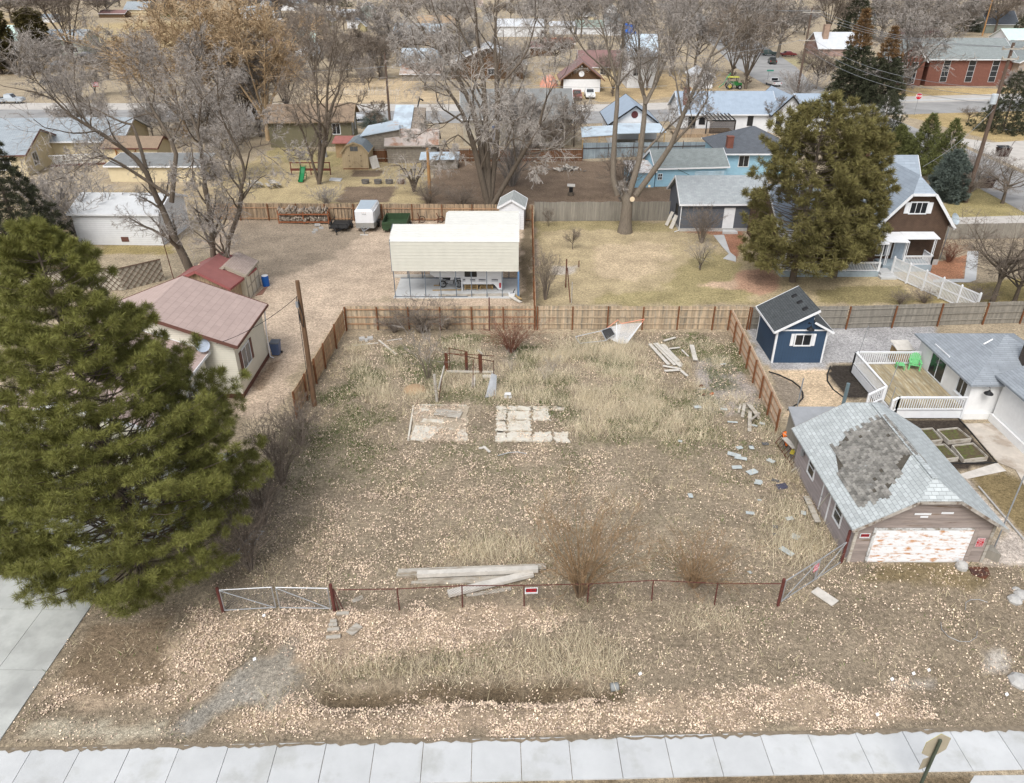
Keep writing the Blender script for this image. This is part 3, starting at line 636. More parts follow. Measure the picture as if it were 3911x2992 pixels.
# ================================================================ the old garage
sh_new = mat('pale_grey_shingles', (.43,.46,.46), .95, .08, 2, tex='shingle', tp=(.33,.19), tdark=.62, tc_=.13, c2=None)
sh_old = mat('worn_brown_shingles', (.215,.205,.185), .95, .3, 3, isl=.35, c2=(.36,.37,.36), c2amt=.33, c2scale=2.6)
oldsid = mat('weathered_lilac_siding', (.27,.225,.20), .95, .25, 1.5, isl=.14, c2=(.15,.105,.07), c2amt=.38, c2scale=1.3, stretch=('obj', (.5,.5,5)))
sidlil = mat('faded_lilac_siding', (.33,.29,.285), .95, .18, 1.5, isl=.08, c2=(.24,.20,.18), c2amt=.35, c2scale=1.2, stretch=('obj', (1,.35,4)))
def siding_poly(mb, O, U, Nn, poly, pitch=.15, lip=.022):
    """real lapped boards over a convex outline given in (along, up)"""
    zs = [p[1] for p in poly]; z = min(zs); O, U, Nn = V3(O), V3(U), V3(Nn); Z = V3((0,0,1))
    def span(zz):
        xs = []
        for i in range(len(poly)):
            (x0, y0), (x1, y1) = poly[i], poly[(i+1) % len(poly)]
            if (y0-zz)*(y1-zz) <= 0 and y0 != y1: xs.append(x0+(x1-x0)*(zz-y0)/(y1-y0))
        return (min(xs), max(xs)) if xs else None
    while z < max(zs)-.01:
        z1 = min(z+pitch, max(zs)-.001); a, b = span(z+.0005), span(z1)
        if a and b:
            q = lambda x, zz, t: O+U*x+Z*zz+Nn*t
            mb.face([q(a[0],z,lip), q(a[1],z,lip), q(b[1],z1,.004), q(b[0],z1,.004)]); mb.face([q(a[0],z,0), q(a[1],z,0), q(a[1],z,lip), q(a[0],z,lip)])
        z += pitch
GXL, GXR, GYF, GYB, GWH, GR = 15.82, 22.15, 26.6, 34.35, 2.42, 2.0
gar = thing('garage', 'derelict garage with peeling plank walls and half stripped shingle roof', 'garage', (GXL, GYF, 0))
GM = (GXL+GXR)/2; HW = (GXR-GXL)/2; clipz = GWH+GR*.74; cx = HW*.26
mb = MB(); P = [(0,0),(2*HW,0),(2*HW,GWH),(HW+cx,clipz),(HW-cx,clipz),(0,GWH)]
wb = MB(); wb.face([(GXL+x, GYF, z) for x, z in P]); wb.face([(GXL+x, GYB, z) for x, z in reversed(P)]); wb.face([(GXL,GYB,0),(GXL,GYF,0),(GXL,GYF,GWH),(GXL,GYB,GWH)]); wb.face([(GXR,GYF,0),(GXR,GYB,0),(GXR,GYB,GWH),(GXR,GYF,GWH)])
wb.use(oldsid); siding_poly(wb, (GXL,GYF,0), (1,0,0), (0,-1,0), P, .14, .025); siding_poly(wb, (GXR,GYB,0), (-1,0,0), (0,1,0), P, .14, .02)
wb.use(sidlil); siding_poly(wb, (GXL,GYB,0), (0,-1,0), (-1,0,0), [(0,0),(GYB-GYF,0),(GYB-GYF,GWH),(0,GWH)], .12, .014); siding_poly(wb, (GXR,GYF,0), (0,1,0), (1,0,0), [(0,0),(GYB-GYF,0),(GYB-GYF,GWH),(0,GWH)], .12, .014)
wb.mi[0:4] = [0]*4; wb.build('wall', None, gar)
# roof with clipped gables
ov = .38; sl = GR/HW; zR = GWH+GR; ze = GWH-ov*sl; t = .09
xa, xb, ya, yb = GXL-ov, GXR+ov, GYF-ov, GYB+ov; hipd = 1.05
A1, A2 = V3((GM, ya+hipd, zR)), V3((GM, yb-hipd, zR)); f0, f1 = V3((GM-cx-.1, ya, clipz-.05)), V3((GM+cx+.1, ya, clipz-.05)); b0, b1 = V3((GM-cx-.1, yb, clipz-.05)), V3((GM+cx+.1, yb, clipz-.05))
f0.z = f1.z = b0.z = b1.z = zR-(cx+.1)*sl
e = [V3((xa,ya,ze)), V3((xb,ya,ze)), V3((xb,yb,ze)), V3((xa,yb,ze))]; T = V3((0,0,t))
rf = MB()
for Fp in ([e[0], f0, A1, A2, b0, e[3]], [e[1], e[2], b1, A2, A1, f1], [f0, f1, A1], [b1, b0, A2]):
    rf.face([p+T for p in Fp][::-1]); rf.face(Fp)
loop = [e[0], f0, f1, e[1], e[2], b1, b0, e[3]]
for i in range(8): rf.face([loop[i], loop[(i+1) % 8], loop[(i+1) % 8]+T, loop[i]+T])
roofo = rf.build('roof', sh_new, gar)
# exposed old shingle patch: real tabs on the slope facing the lot
def slopeL(d, y): return V3((xa+d, y, ze+d*sl+t+.012))
sdir = V3((1,0,sl)).normalized(); snr = V3((-sl,0,1)).normalized(); pm = MB(); slen = math.hypot(GM-xa, (GM-xa)*sl)
row = 0; s_ = .25
while s_ < slen-.02:
    fr = s_/slen; y = ya+.2+(row % 2)*.11
    lo = (99 if fr < .17 else 27.25 if fr < .52 else 27.9 if fr < .74 else 28.9)+RN.uniform(-.15, .3); hi = (30.2 if fr < .28 else 31.9 if fr < .5 else 32.6)+RN.uniform(-.3, .2)
    while y < yb-.2:
        if lo < y < hi and RN.random() > .02:
            c = V3((xa, y, ze+t))+sdir*s_+snr*.012; w_, l_ = .105, .135; k_ = RN.uniform(.0, .03)
            pm.hexa([c-V3((0,w_,0))-snr*.01, c+V3((0,w_,0))-snr*.01, c+V3((0,w_*.95,0))+sdir*l_*1.2-snr*.01, c-V3((0,w_*.95,0))+sdir*l_*1.2-snr*.01], [c-V3((0,w_*.8,0))+snr*(.022+k_), c+V3((0,w_*.8,0))+snr*(.022+k_), c+V3((0,w_,0))+sdir*l_*1.2+snr*.012, c-V3((0,w_,0))+sdir*l_*1.2+snr*.012])
        y += .225
    s_ += .155; row += 1
under = mat('roofing_felt', (.085,.075,.06), .95, .3, 4)
ub = MB(); q = lambda d, y: V3((xa, y, ze+t))+sdir*d+snr*.006
ub.face([q(slen*.19,27.5), q(slen*.5,27.5), q(slen*.72,28.2), q(slen*.99,29.2), q(slen*.99,32.3), q(slen*.52,32.3), q(slen*.3,31.6), q(slen*.19,29.9)][::-1]); po = pm.build('old_shingles', sh_old, roofo); ub.build('underlay', under, roofo)
# a strip of lifted shingles beyond the ridge
ls = MB(); sr = V3((1,0,-sl)).normalized(); nr = V3((sl,0,1)).normalized()
for i in range(16):
    c = V3((GM, 28.6+i*.24, zR+t))+sr*.28+nr*.02; ls.obox(c, sr*(.14+RN.uniform(0,.1)), V3((0,.11,0)), nr*.012)
ls.build('lifted_shingles', sh_old, roofo)
# ridge caps
rc = MB()
for i in range(11): rc.obox(V3((GM, ya+hipd+.1+i*.6, zR+t+.005)), sdir*.0+V3((.14,0,0)), V3((0,.27,0)), V3((0,0,.012)))
rc.build('ridge_cap', sh_new, roofo)
# rakes, eaves
ptm = mat('peeling_white_trim', (.36,.33,.29), .9, .3, 4, c2=(.16,.12,.09), c2scale=3)
for yo, pp in ((-.03, (e[0], f0, f1, e[1])), (.03, (e[3], b0, b1, e[2]))):
    tr = MB(); [tr.beam(a+V3((0,yo,-.02)), b+V3((0,yo,-.02)), .04, .14) for a, b in zip(pp[:-1], pp[1:])]; tr.build('rake_board', ptm, gar)
# overhead door with rust
rustd = mat('rusty_white_door_paint', (.74,.745,.75), .6, .05, 2, c2=(.50,.25,.11), c2amt=.425, c2scale=1.9, stretch=('obj', (1.1,1,3.4)))
D0, D1, DT = G(16, 700, 95), G(16, 1440, 98), 1.98
dx0, dx1 = 16.72, 21.22
dm = MB()
for i in range(4):
    z0_, z1_ = .06+i*(DT-.06)/4, .06+(i+1)*(DT-.06)/4-.012
    dm.box(dx0, dx1, GYF-.07, GYF-.03, z0_, z1_)
    for j in range(1, 4): dm.box(dx0+.02, dx1-.02, GYF-.078, GYF-.07, z0_+j*(z1_-z0_)/4-.01, z0_+j*(z1_-z0_)/4+.01)
gd = dm.build('garage_door', rustd, gar)
bt = MB(); bt.box(dx0, dx1, GYF-.075, GYF-.04, .0, .055); bt.build('bottom_seal', M['oldwood'], gd)
jb = MB(); pw_ = mat('peeling_white_jamb', (.55,.55,.54), .8, .2, 3, c2=(.22,.19,.15), c2scale=4)
jb.use(pw_); jb.box(dx0-.12, dx0-.005, GYF-.09, GYF-.03, 0, DT+.12); jb.box(dx0, dx1, GYF-.09, GYF-.03, DT+.01, DT+.1); jb.use(oldsid); jb.box(dx1+.005, dx1+.18, GYF-.10, GYF-.03, 0, DT+.1)
jb.use(M['oldwood']); jb.box(GXL-.04, GXL+.1, GYF-.06, GYF+.02, 0, GWH); jb.box(GXR-.1, GXR+.04, GYF-.06, GYF+.02, 0, GWH); jb.build('door_frame', None, gar)
for x0, z0_, w_ in ((GM-.75, GWH+.42, .75), (GM+.45, GWH+.48, .55), (GM-.45, GWH+.26, .35)): gp = MB(); gp.box(x0, x0+w_, GYF-.045, GYF-.03, z0_, z0_+.10); gp.build('paint_remnant', M['white'], gar)
for y_, z0_, w_, h_ in ((31.75, 1.0, .75, .95), (28.05, .95, .75, .95)):
    window(gar, (GXL, y_+w_, z0_), (0,-1,0), (-1,0,0), w_, h_, fr=M['white'], nm=0, hm=1, fw=.09)
door(gar, (GXL, 30.35, .1), (0,-1,0), (-1,0,0), .85, 1.95, sidlil, fr=M['white'], knob=True, name='side_door')
x_ = MB(); x_.beam((GXL-.05, 30.3, .3), (GXL-.05, 29.55, 1.9), .03, .1, up=(1,0,0)); x_.build('door_brace', M['oldwood2'], gar)
lampm = MB(); lampm.lathe((GXL-.14, 33.3, 1.75), [(.04,-.35),(.10,-.3),(.13,.1),(.09,.3),(.05,.36)], 8); lampm.tube([(GXL, 33.3, 2.15), (GXL-.1, 33.3, 2.15), (GXL-.14, 33.3, 2.1)], .02, 5); lampm.build('wall_lamp', M['dullsteel'], gar)
# signs on the garage and fence
red = mat('sign_red', (.42,.02,.03), .5, .08); blk = mat('sign_black', (.02,.02,.025), .5, .1); wht = mat('sign_white', (.75,.75,.76), .5, .04)
def small_sign(name, label, P, ux, uz, w_, h_, style, holder=None):
    ux, uz = V3(ux).normalized(), V3(uz).normalized(); n = ux.cross(uz); root = thing(name, label, 'sign', P); P = V3(P)
    def plate(x0, x1, z0_, z1_, t0, t1, m, nm):
        b = MB(); q = lambda x, z, t_: P+ux*x+uz*z+n*t_
        b.hexa([q(x0,z0_,t0), q(x1,z0_,t0), q(x1,z0_,t1), q(x0,z0_,t1)], [q(x0,z1_,t0), q(x1,z1_,t0), q(x1,z1_,t1), q(x0,z1_,t1)]); return b.build(nm, m, root)
    if style == 'sale':
        plate(-w_/2, w_/2, -h_/2, h_/2, .003, .012, wht, 'board'); plate(-w_*.43, w_*.43, -h_*.23, h_*.38, .013, .016, blk, 'black_band'); plate(-w_*.39, w_*.39, -h_*.17, h_*.34, .017, .02, red, 'red_panel')
        text_mesh('FOR SALE', h_*.33, blk, root, P+uz*h_*.09+n*.021, ux, uz, bold=.004); plate(-w_*.42, w_*.42, -h_*.44, -h_*.40, .013, .015, blk, 'rule_line')
    elif style == 'private':
        plate(-w_/2, w_/2, -h_/2, h_/2, .003, .012, wht, 'board'); plate(-w_*.47, w_*.47, -h_*.47, h_*.47, .013, .016, red, 'red_panel')
        for i, (tx, sz) in enumerate((('PRIVATE', .15), ('PROPERTY', .13), ('NO', .13), ('TRESPASSING', .1), ('KEEP OUT', .12))):
            text_mesh(tx, h_*sz*1.15, wht, root, P+uz*h_*(.36-.18*i)+n*.017, ux, uz)
    else:
        plate(-w_/2, w_/2, -h_/2, h_/2, .003, .012, mat('faded_pink_sign', (.62,.22,.25), .7, .15), 'board')
        for i, tx in enumerate(('NO', 'TRESPASSING')): text_mesh(tx, h_*.2, wht, root, P+uz*h_*(.22-.4*i)+n*.014, ux, uz)
    return root
small_sign('sale_sign', 'red black and white sale sign nailed left of the garage door', (16.28, GYF-.03, 1.62), (1,0,0), (0,0,1), .46, .28, 'sale')
small_sign('warning_sign', 'tall red sign with white lettering on the right garage post', (21.72, GYF-.03, 1.22), (1,0,0), (0,0,1), .36, .52, 'private')
g0 = G(14, 2010, 530)
small_sign('sale_sign', 'red and white sale sign hung on the wire front fence', AT(14, 2055, 412, g0.y-.06), (1,0,.06), (0,0,1), .56, .36, 'sale')
# house() with extra root: blocks of one building
def block(root, A, B, D, wh, **kw):
    """another volume of the same building: its meshes become parts of `root`"""
    r = house('part_block', None, None, A, B, D, wh, **kw); d = ORG[r]-ORG[root]
    for ch in list(r.children):
        def fix(o):
            if o.type == 'MESH' and not o.get('_f'): o.data.transform(Matrix.Translation(d)); o['_f'] = 1
            for c in o.children: fix(c)
        fix(ch); ch.parent = root
        def reorg(o):
            ORG[o] = ORG[root]
            if '_f' in o: del o['_f']
            for c in o.children: reorg(c)
        reorg(ch)
    info = root_info.pop(r); ORG.pop(r); bpy.data.objects.remove(r); return info
# ================================================================ vacant lot: wire fence and gates
fp = [G(14,555,565), G(14,1050,560), G(14,1530,535), G(14,2000,535), G(15,512,545), G(15,1025,522), G(15,1530,542), G(15,2040,550)]
ft = thing('wire_fence', 'rusty low chain link fence along the front of the lot', 'fence', fp[0])
for i, p in enumerate(fp):
    big = i in (0, 7); mb = MB(); mb.tube([p-V3((0,0,.1)), p+V3((RN.uniform(-.03,.03),0,1.55 if big else 1.28))], .075 if big else .03, 8); mb.build('post', M['rustred'], ft)
x_ = G(14, 585, 560); mb = MB(); mb.tube([x_, x_+V3((-.1,0,1.15))], .03, 6); mb.build('post', M['rustred'], ft); x_ = G(14, 620, 558); mb = MB(); mb.tube([x_, x_+V3((-.28,0,1.25))], .025, 6); mb.build('post', M['rustred'], ft)
mb = MB(); mb.tube([fp[0]+V3((.25,0,1.24))]+[p+V3((0,0,1.25+RN.uniform(-.03,.03))) for p in fp[1:]], .022, 6); mb.build('rail', M['rustred'], ft)
lkm = mat('rusty_wire', (.16,.12,.10), .8, .3, 6); lkg = mat('grey_wire', (.26,.26,.26), .6, .2, 6, metal=.4)
for a, b in zip(fp[:-1], fp[1:]): chainlink(ft, a, b, 1.2, lkm, step=.1, w=.005)
def gate(label, A, B, h, diag, posts=()):
    A, B = V3(A), V3(B); r = thing('wire_gate', label, 'gate', A, 'galvanised wire gates'); z = V3((0,0,1)); mb = MB()
    P = [A+z*.08, B+z*.08, B+z*h, A+z*h]
    for i in range(4): mb.tube([P[i], P[(i+1) % 4]], .026, 7)
    mb.build('gate_frame', M['steel'], r)
    mb = MB(); a, b = (P[0], P[2]) if diag > 0 else (P[3], P[1]); mb.tube([a+V3((0,-.03,0)), b+V3((0,-.03,0))], .02, 6); mb.build('brace', M['steel'], r)
    chainlink(r, A, B, h-.1, lkg, step=.1, w=.007, z0=.08)
    for f_, hh in posts:
        q_ = A+(B-A)*f_; m2 = MB(); m2.tube([q_-z*.1, q_+z*hh], .07, 8); m2.build('post', M['rustred'], r)
    return r
gate('galvanised wire gate beside the pine at the left end', G(13,1715,288), G(13,2105,266), 1.27, -1, posts=((-.035, 1.4),))
gate('galvanised wire gate with diagonal brace by the tall rusty post', G(14,140,551), G(14,528,558), 1.27, -1)
gate('angled wire gate joining the right end of the rusty fence', G(16,135,380), G(16,372,226), 1.3, 1)
gate('angled wire gate hung from the garage corner post', G(16,380,222), G(16,563,97), 1.3, 1, posts=((1.02, 1.95),))
small_sign('notice_sign', 'small faded pink notice tied to the angled wire gate', (lambda p: (p.x, p.y-.05, .95))(G(16,355,236)), (.83,.56,0), (0,0,1), .34, .42, 'faded')
# ================================================================ plank fences
plank_fence('long weathered plank fence along the back of the lot', [(-12.75,52.45,0),(1.75,52.5,0)], 1.9, M['fence'], M['post'], M['railw'], posts=2.42, name='plank_fence')
plank_fence('grey brown plank fence with stained posts behind the goal and boards', [(1.95,52.5,0),(18.1,52.45,0)], 1.9, M['fence'], M['post'], M['fence'], posts=2.7)
plank_fence('grey plank fence running right behind the blue shed and gravel', [(18.3,52.5,0),(25.8,52.6,0),(36.8,53.4,0),(52,54.4,0)], 1.85, M['fenceG'], M['post'], M['fenceG'], posts=3.2)
plank_fence('orange brown plank fence down the left side of the lot', [(-12.85,52.2,0),(-13.1,46,0),(-13.45,39.4,0)], 1.75, M['fenceO'], M['post'], M['railw'], posts=2.5, side=1, post_h=1.95)
plank_fence('new tan plank fence down the right side towards the garage', [(16.75,52.3,0),(16.45,46,0),(15.95,37.7,0)], 1.75, M['fenceR'], M['post'], M['railw'], posts=1.9, side=-1, post_h=1.7)
plank_fence('brown plank fence behind the trailers and woodpile', [(-33,80.9,0),(-14.2,80.6,0),(2.2,80.3,0)], 1.85, M['fenceB'], M['post'], M['railw'], posts=3.0, rails=(.12,.75))
plank_fence('tall grey plank fence behind the big forked tree', [(2.5,80.4,0),(17.2,80.6,0)], 2.1, M['fenceG'], M['fenceG'], M['fenceG'], posts=40, rails=(.5,), hvar=.03, side=1)
plank_fence('narrow plank fence between carport and dry lawn', [(1.85,52.9,0),(2.3,80.1,0)], 1.8, M['fenceB'], M['post'], M['railw'], posts=2.6, side=1)
# ================================================================ poles
pr = thing('utility_pole', 'short brown wooden pole leaning at the left plank fence', 'pole', (-12.62,40.95,0))
mb = MB(); mb.tube([(-12.62,40.95,-.1),(-12.55,40.95,4.2),(-12.52,40.95,8.5)], [.17,.15,.12], 10); mb.build('pole_shaft', M['pole'], pr)
mb = MB(); mb.tube([(-12.6,40.78,7.4),(-12.5,40.74,6.9),(-12.42,40.74,6.2),(-12.5,40.75,5.6),(-12.62,40.76,5.9),(-12.66,40.76,6.8)], .025, 5); mb.tube([(-12.66,40.78,7.6),(-12.72,40.76,4),(-12.74,40.76,1.2)], .02, 5); mb.build('cable', M['black'], pr)
mb = MB(); mb.box(-12.75,-12.6,40.68,40.8,6.9,7.25); mb.build('junction_box', M['dullsteel'], pr)
def sagwire(name, label, a, b, sag, r=.012, n=14, m=None):
    a, b = V3(a), V3(b); P = [a+(b-a)*(i/n)-V3((0,0,sag*4*(i/n)*(1-i/n))) for i in range(n+1)]
    return bar_thing(name, label, 'wire', P, r, m or M['black'], n=4)
sagwire('service_wire', 'black service wire from the leaning pole to the pink roof', (-12.55,40.9,7.6), (-18.3,41.6,4.1), .35, .016)
# ================================================================ things lying in the lot
def slab_thing(name, label, pts, th, m, cat=None, group=None, z=0.0):
    P = [V3((p[0], p[1], z)) for p in pts]; mb = MB(); mb.prism(P, (0,0,th)); o = mb.build(name, m, org=P[0]); return tag(o, label, cat or name.replace('_',' '), group)
def ragged(pts, k=6, j=.10):
    out = []
    for i in range(len(pts)):
        a, b = V3(pts[i]), V3(pts[(i+1) % len(pts)])
        for t in range(k): p = a+(b-a)*(t/k); out.append((p.x+RN.uniform(-j,j), p.y+RN.uniform(-j,j), 0))
    return out
fs = thing('foundation_slab', 'pale cracked concrete slab with weeds in its joints', 'slab', G(10,1790,470))
rows = [(36.75,37.75),(37.9,39.0),(39.15,40.2),(40.32,40.75)]; cols = [(-.95,-.35),(-.25,1.15),(1.3,2.35),(2.5,3.35)]
for i, (y0, y1) in enumerate(rows):
    for j, (x0, x1) in enumerate(cols):
        if (i, j) in ((1,3),(2,3),(1,2)): continue
        mb = MB(); mb.prism([V3((p[0], p[1], .0)) for p in ragged([(x0,y0,0),(x1,y0,0),(x1,y1,0),(x0,y1,0)], 7, .10)], (0,0,.085)); mb.build('slab_panel', M['concp'], fs)
fs = thing('foundation_slab', 'buried concrete foundation with raised left curb and loose panel', 'slab', G(10,1120,475))
mb = MB(); mb.prism([V3((p[0],p[1],-.02)) for p in ragged([(-6.1,36.85,0),(-2.65,36.8,0),(-2.85,40.7,0),(-6.2,40.8,0)], 8, .12)], (0,0,.075)); mb.build('slab_base', M['concd'], fs)
for pl in ([(-6.05,36.95,0),(-5.0,36.85,0),(-4.6,37.6,0),(-4.2,38.3,0),(-5.9,38.5,0)], [(-5.6,38.9,0),(-4.2,38.75,0),(-4.3,39.2,0),(-5.5,39.3,0)], [(-3.3,36.85,0),(-2.6,36.85,0),(-2.7,37.7,0),(-3.2,38,0)], [(-5.9,40.2,0),(-5.2,40.2,0),(-5.3,40.65,0),(-5.85,40.65,0)]):
    mb = MB(); mb.prism([V3((p[0],p[1],.06)) for p in ragged(pl, 4, .08)], (0,0,.022)); mb.build('slab_panel', M['concp'], fs)
mb = MB(); mb.beam((-6.15,36.9,.05), (-6.28,40.85,.05), .1, .12); mb.beam((-6.1,40.95,.04), (-2.9,40.9,.03), .08, .1); mb.build('curb', M['concp'], fs)
lp = thing('plank_raft', 'grey plank panel lying on the left foundation slab', 'panel', G(10,1320,255))
for i in range(5):
    a = G(10,1312,265-i*0, .14)+V3((i*.03,i*.16,0)); b = G(10,1500,292, .14)+V3((.08+i*.03,i*.16,0)); mb = MB(); mb.beam(a, b, .15, .03); mb.build('plank', M['oldwood'], lp)
mb = MB(); mb.beam(G(10,1440,262,.1), G(10,1430,295,.1)+V3((0,0,0)), .05, .06); mb.build('batten', M['oldwood'], lp)
# timbers near the front fence
def timber(label, v, a, b, w_, h_, z0, m='oldwood', group='old timbers by the front fence', name='timber'):
    A, B = G(v, a[0], a[1], z0), G(v, b[0], b[1], z0); mb = MB(); mb.beam(A+V3((0,0,h_/2)), B+V3((0,0,h_/2)), w_, h_); o = mb.build(name, M[m], org=A); return tag(o, label, 'timber', group)
timber('longest grey timber at the back of the front stack', 14, (1040,278), (2165,236), .22, .16, .18)
timber('grey timber laid under the long timbers, left end showing', 14, (1030,300), (1900,285), .24, .14, .02)
timber('pale topped timber lying along the front of the stack', 14, (1185,300), (2105,262), .26, .22, .2, 'oldwood2')
timber('thin grey board beneath the timber stack on the ground', 14, (1190,332), (1930,312), .2, .05, .04)
timber('grey board nearest the fence left of the slanting timber', 14, (1140,356), (1800,345), .2, .06, .02)
timber('pale thick timber slanting across the front stack', 14, (1420,446), (2065,290), .34, .16, .12, 'oldwood2')
timber('grey plank half buried in grass under the slanting timber', 14, (1560,452), (1900,400), .2, .04, .02)
timber('short grey board in the grass left of the rusty fence posts', 14, (690,498), (770,462), .22, .04, .03)
timber('pale split plank in leaves below the tall rusty post', 14, (665,745), (745,680), .38, .06, .04, group='loose boards in the leaves')
for i, (x0, y0, x1, y1, lb) in enumerate(((490,775,600,760,'lowest short grey board of the leaf covered steps'),(500,715,590,705,'second lowest short grey board in the leaves'),(510,680,575,672,'third short grey board up in the leaves'),(520,652,570,645,'small dark board uppermost of the leaf covered steps'),(570,592,665,586,'flat grey board at the foot of the tall rusty post'))):
    timber(lb, 14, (x0,y0), (x1,y1), .2, .05, .05, group='loose boards in the leaves', name='board')
timber('pale flat slab of board below the angled gate', 16, (375,290), (525,390), .5, .05, .03, 'oldwood2', 'loose boards in the leaves', 'board')
timber('pale stick across the grass near the back left corner', 6, (935,1258), (1075,1372), .12, .06, .04, 'oldwood2', 'loose sticks at the back of the lot', 'stick')
timber('long thin pale branch lying left of the grey sapling', 6, (735,1300), (930,1280), .09, .06, .04, 'oldwood2', 'loose sticks at the back of the lot', 'stick')
timber('thin pale stick behind the grey sapling', 6, (1000,1262), (1120,1245), .08, .05, .04, 'oldwood2', 'loose sticks at the back of the lot', 'stick')
for x0, y0, lb in ((800,1250,'pale concrete block left of the three blocks'), (866,1246,'pale concrete block right of the three blocks'), (835,1262,'small pale block between the other two')):
    g = G(6, x0, y0, 0); mb = MB(); mb.obox(g+V3((0,0,.07)), V3((.2,.06,0)) if x0 != 835 else V3((.1,0,0)), V3((-.05,.2,0)), V3((0,0,.08))); o = mb.build('concrete_block', M['cinder'], org=g); tag(o, lb, 'block', 'concrete blocks by the back fence')
# plank pile
for a, b, w_, lb in (((1155,275),(1330,465),.26,'leftmost long board of the pale board pile'), ((1200,270),(1390,470),.28,'second long board of the pale board pile'), ((1215,268),(1440,485),.24,'middle long board of the pale board pile'), ((1265,280),(1420,432),.26,'fourth long board of the pale board pile'), ((1285,282),(1450,470),.2,'rightmost long board of the pale board pile'), ((1275,475),(1440,505),.2,'short board across the foot of the board pile'), ((1290,522),(1420,515),.22,'short grey board lowest under the board pile'), ((1430,510),(1500,570),.2,'short pale board at the lower tip of the pile'), ((1540,285),(1575,425),.32,'single upright board right of the board pile'), ((1285,248),(1390,216),.2,'short board above the pile near the fence'), ((1330,320),(1430,308),.16,'small board sticking out right of the pile'), ((1450,330),(1510,390),.12,'thin tan board right of the pile')):
    timber(lb, 11, a, b, w_, .04, RN.uniform(.06,.2), 'oldwood2', 'boards of the back pile', 'board')
# broken lumber heap by the right fence
for i, (a, b, w_, lb) in enumerate((((2055,815),(2150,930),.28,'long grey board on top of the broken heap'), ((2025,820),(2005,945),.2,'upright pale board left in the broken heap'), ((2075,890),(2070,1075),.22,'tall pale board standing out of the broken heap'), ((1990,825),(1970,905),.12,'thin stick left of the broken heap'), ((2100,870),(2160,960),.24,'grey board at the right of the broken heap'), ((2090,965),(2165,905),.14,'crossed short board in the broken heap'))):
    A, B = G(11, *a, .25+.05*i), G(11, *b, .05); mb = MB(); mb.beam(A, B, w_, .035); o = mb.build('board', M['oldwood'], org=A); tag(o, lb, 'board', 'broken lumber by the right fence')
# loose shingles
shm = mat('loose_grey_shingle', (.42,.455,.45), .95, .15, 5, isl=.15); shd = mat('loose_dark_shingle', (.10,.10,.105), .95, .2, 5)
SHG = [(12,265,720,.36,.16,-50,'grey shingle strip in grass beside the garage rack'),(12,130,805,.42,.2,30,'pale shingle flap left of the garage window'),(12,175,880,.3,.18,-10,'folded pale shingle below the flap by the garage'),(12,25,770,.22,.14,0,'square grey shingle at the middle of the right edge'),(12,180,1018,.16,.08,0,'small white shingle scrap in the dry grass'),(12,108,1118,.34,.16,-12,'pale shingle strip alone in the open dirt'),(12,385,1410,.55,.2,-50,'long narrow grey shingle strip pointing at the gate'),(12,515,1118,.2,.18,-20,'pale square scrap by the leaning garage plank'),(12,410,1160,.3,.14,10,'whitish scrap in the straw by the garage'),(12,450,1300,.32,.22,-40,'wide pale shingle above the wire gate'),(12,40,700,.5,.18,-18,'overlapping pale shingles left of the heap'),(12,300,870,.34,.16,-30,'crumpled shingle beside the dark plastic'),(12,300,1222,.2,.12,-15,'dark scrap in grass near the garage middle'),(12,295,1280,.14,.12,0,'small grey scrap below the dark scrap'),(12,105,1570,.15,.1,-60,'small pale scrap near the end post'),(12,200,435,.26,.14,-20,'grey shingle by the lumber heap'),(12,140,450,.3,.14,-20,'second grey shingle below the lumber heap'),(12,225,590,.3,.16,0,'dark shingle in grass under the fence end'),(12,120,610,.2,.14,20,'pale chunk left of the dark shingle'),
 (11,1595,852,.36,.16,5,'pale shingle on the bare grey earth, left'),(11,1835,872,.34,.14,-15,'pale shingle on the bare grey earth, right'),(11,1830,458,.32,.12,10,'pale shingle alone high on the bare earth'),(11,1645,685,.26,.12,5,'small pale shingle beside the brick bits'),(11,1930,1290,.6,.22,-20,'broad pale shingle at the head of the trail'),(11,1985,1320,.5,.2,-22,'overlapping shingle lower in the trail'),(11,1955,1405,.42,.2,-5,'flat pale shingle in the middle of the trail'),(11,2095,1450,.45,.24,25,'tilted shingle low in the trail'),(11,2150,1545,.3,.26,-30,'blue grey shingle at the bottom of the trail'),(11,1530,1665,.2,.2,0,'pale scrap alone in the open lot'),(11,1435,1165,.2,.14,-20,'bluish scrap alone among the leaves'),(11,1915,990,.5,.08,0,'thin flat shingle strip under the bare earth'),(11,1980,1225,.3,.16,20,'cream shingle above the trail'),(11,2090,1225,.22,.16,0,'pale shingle right above the trail')]
for v_, x_, y_, l_, w_, an, lb in SHG:
    g = G(v_, x_, y_, .1); a = math.radians(an); ux = V3((math.cos(a), math.sin(a), RN.uniform(-.12,.12))); uy = V3((-math.sin(a), math.cos(a), RN.uniform(-.15,.15))); mb = MB(); n_ = max(1, int(l_/.16))
    for i in range(n_):
        c = g+ux*(l_*1.15)*((i+.5)/n_-.5)*2*.55; mb.obox(c+V3((0,0,.004*i)), ux*(l_*1.15*.55/n_-.006), uy*w_*.75, V3((0,0,.008)))
    mb.obox(g+uy*w_*.6-V3((0,0,.01)), ux*l_*.6, uy*w_*.4, V3((0,0,.008)))
    o = mb.build('loose_shingle', shd if 'dark' in lb else shm, org=g); tag(o, lb, 'shingle', 'loose roof shingles')
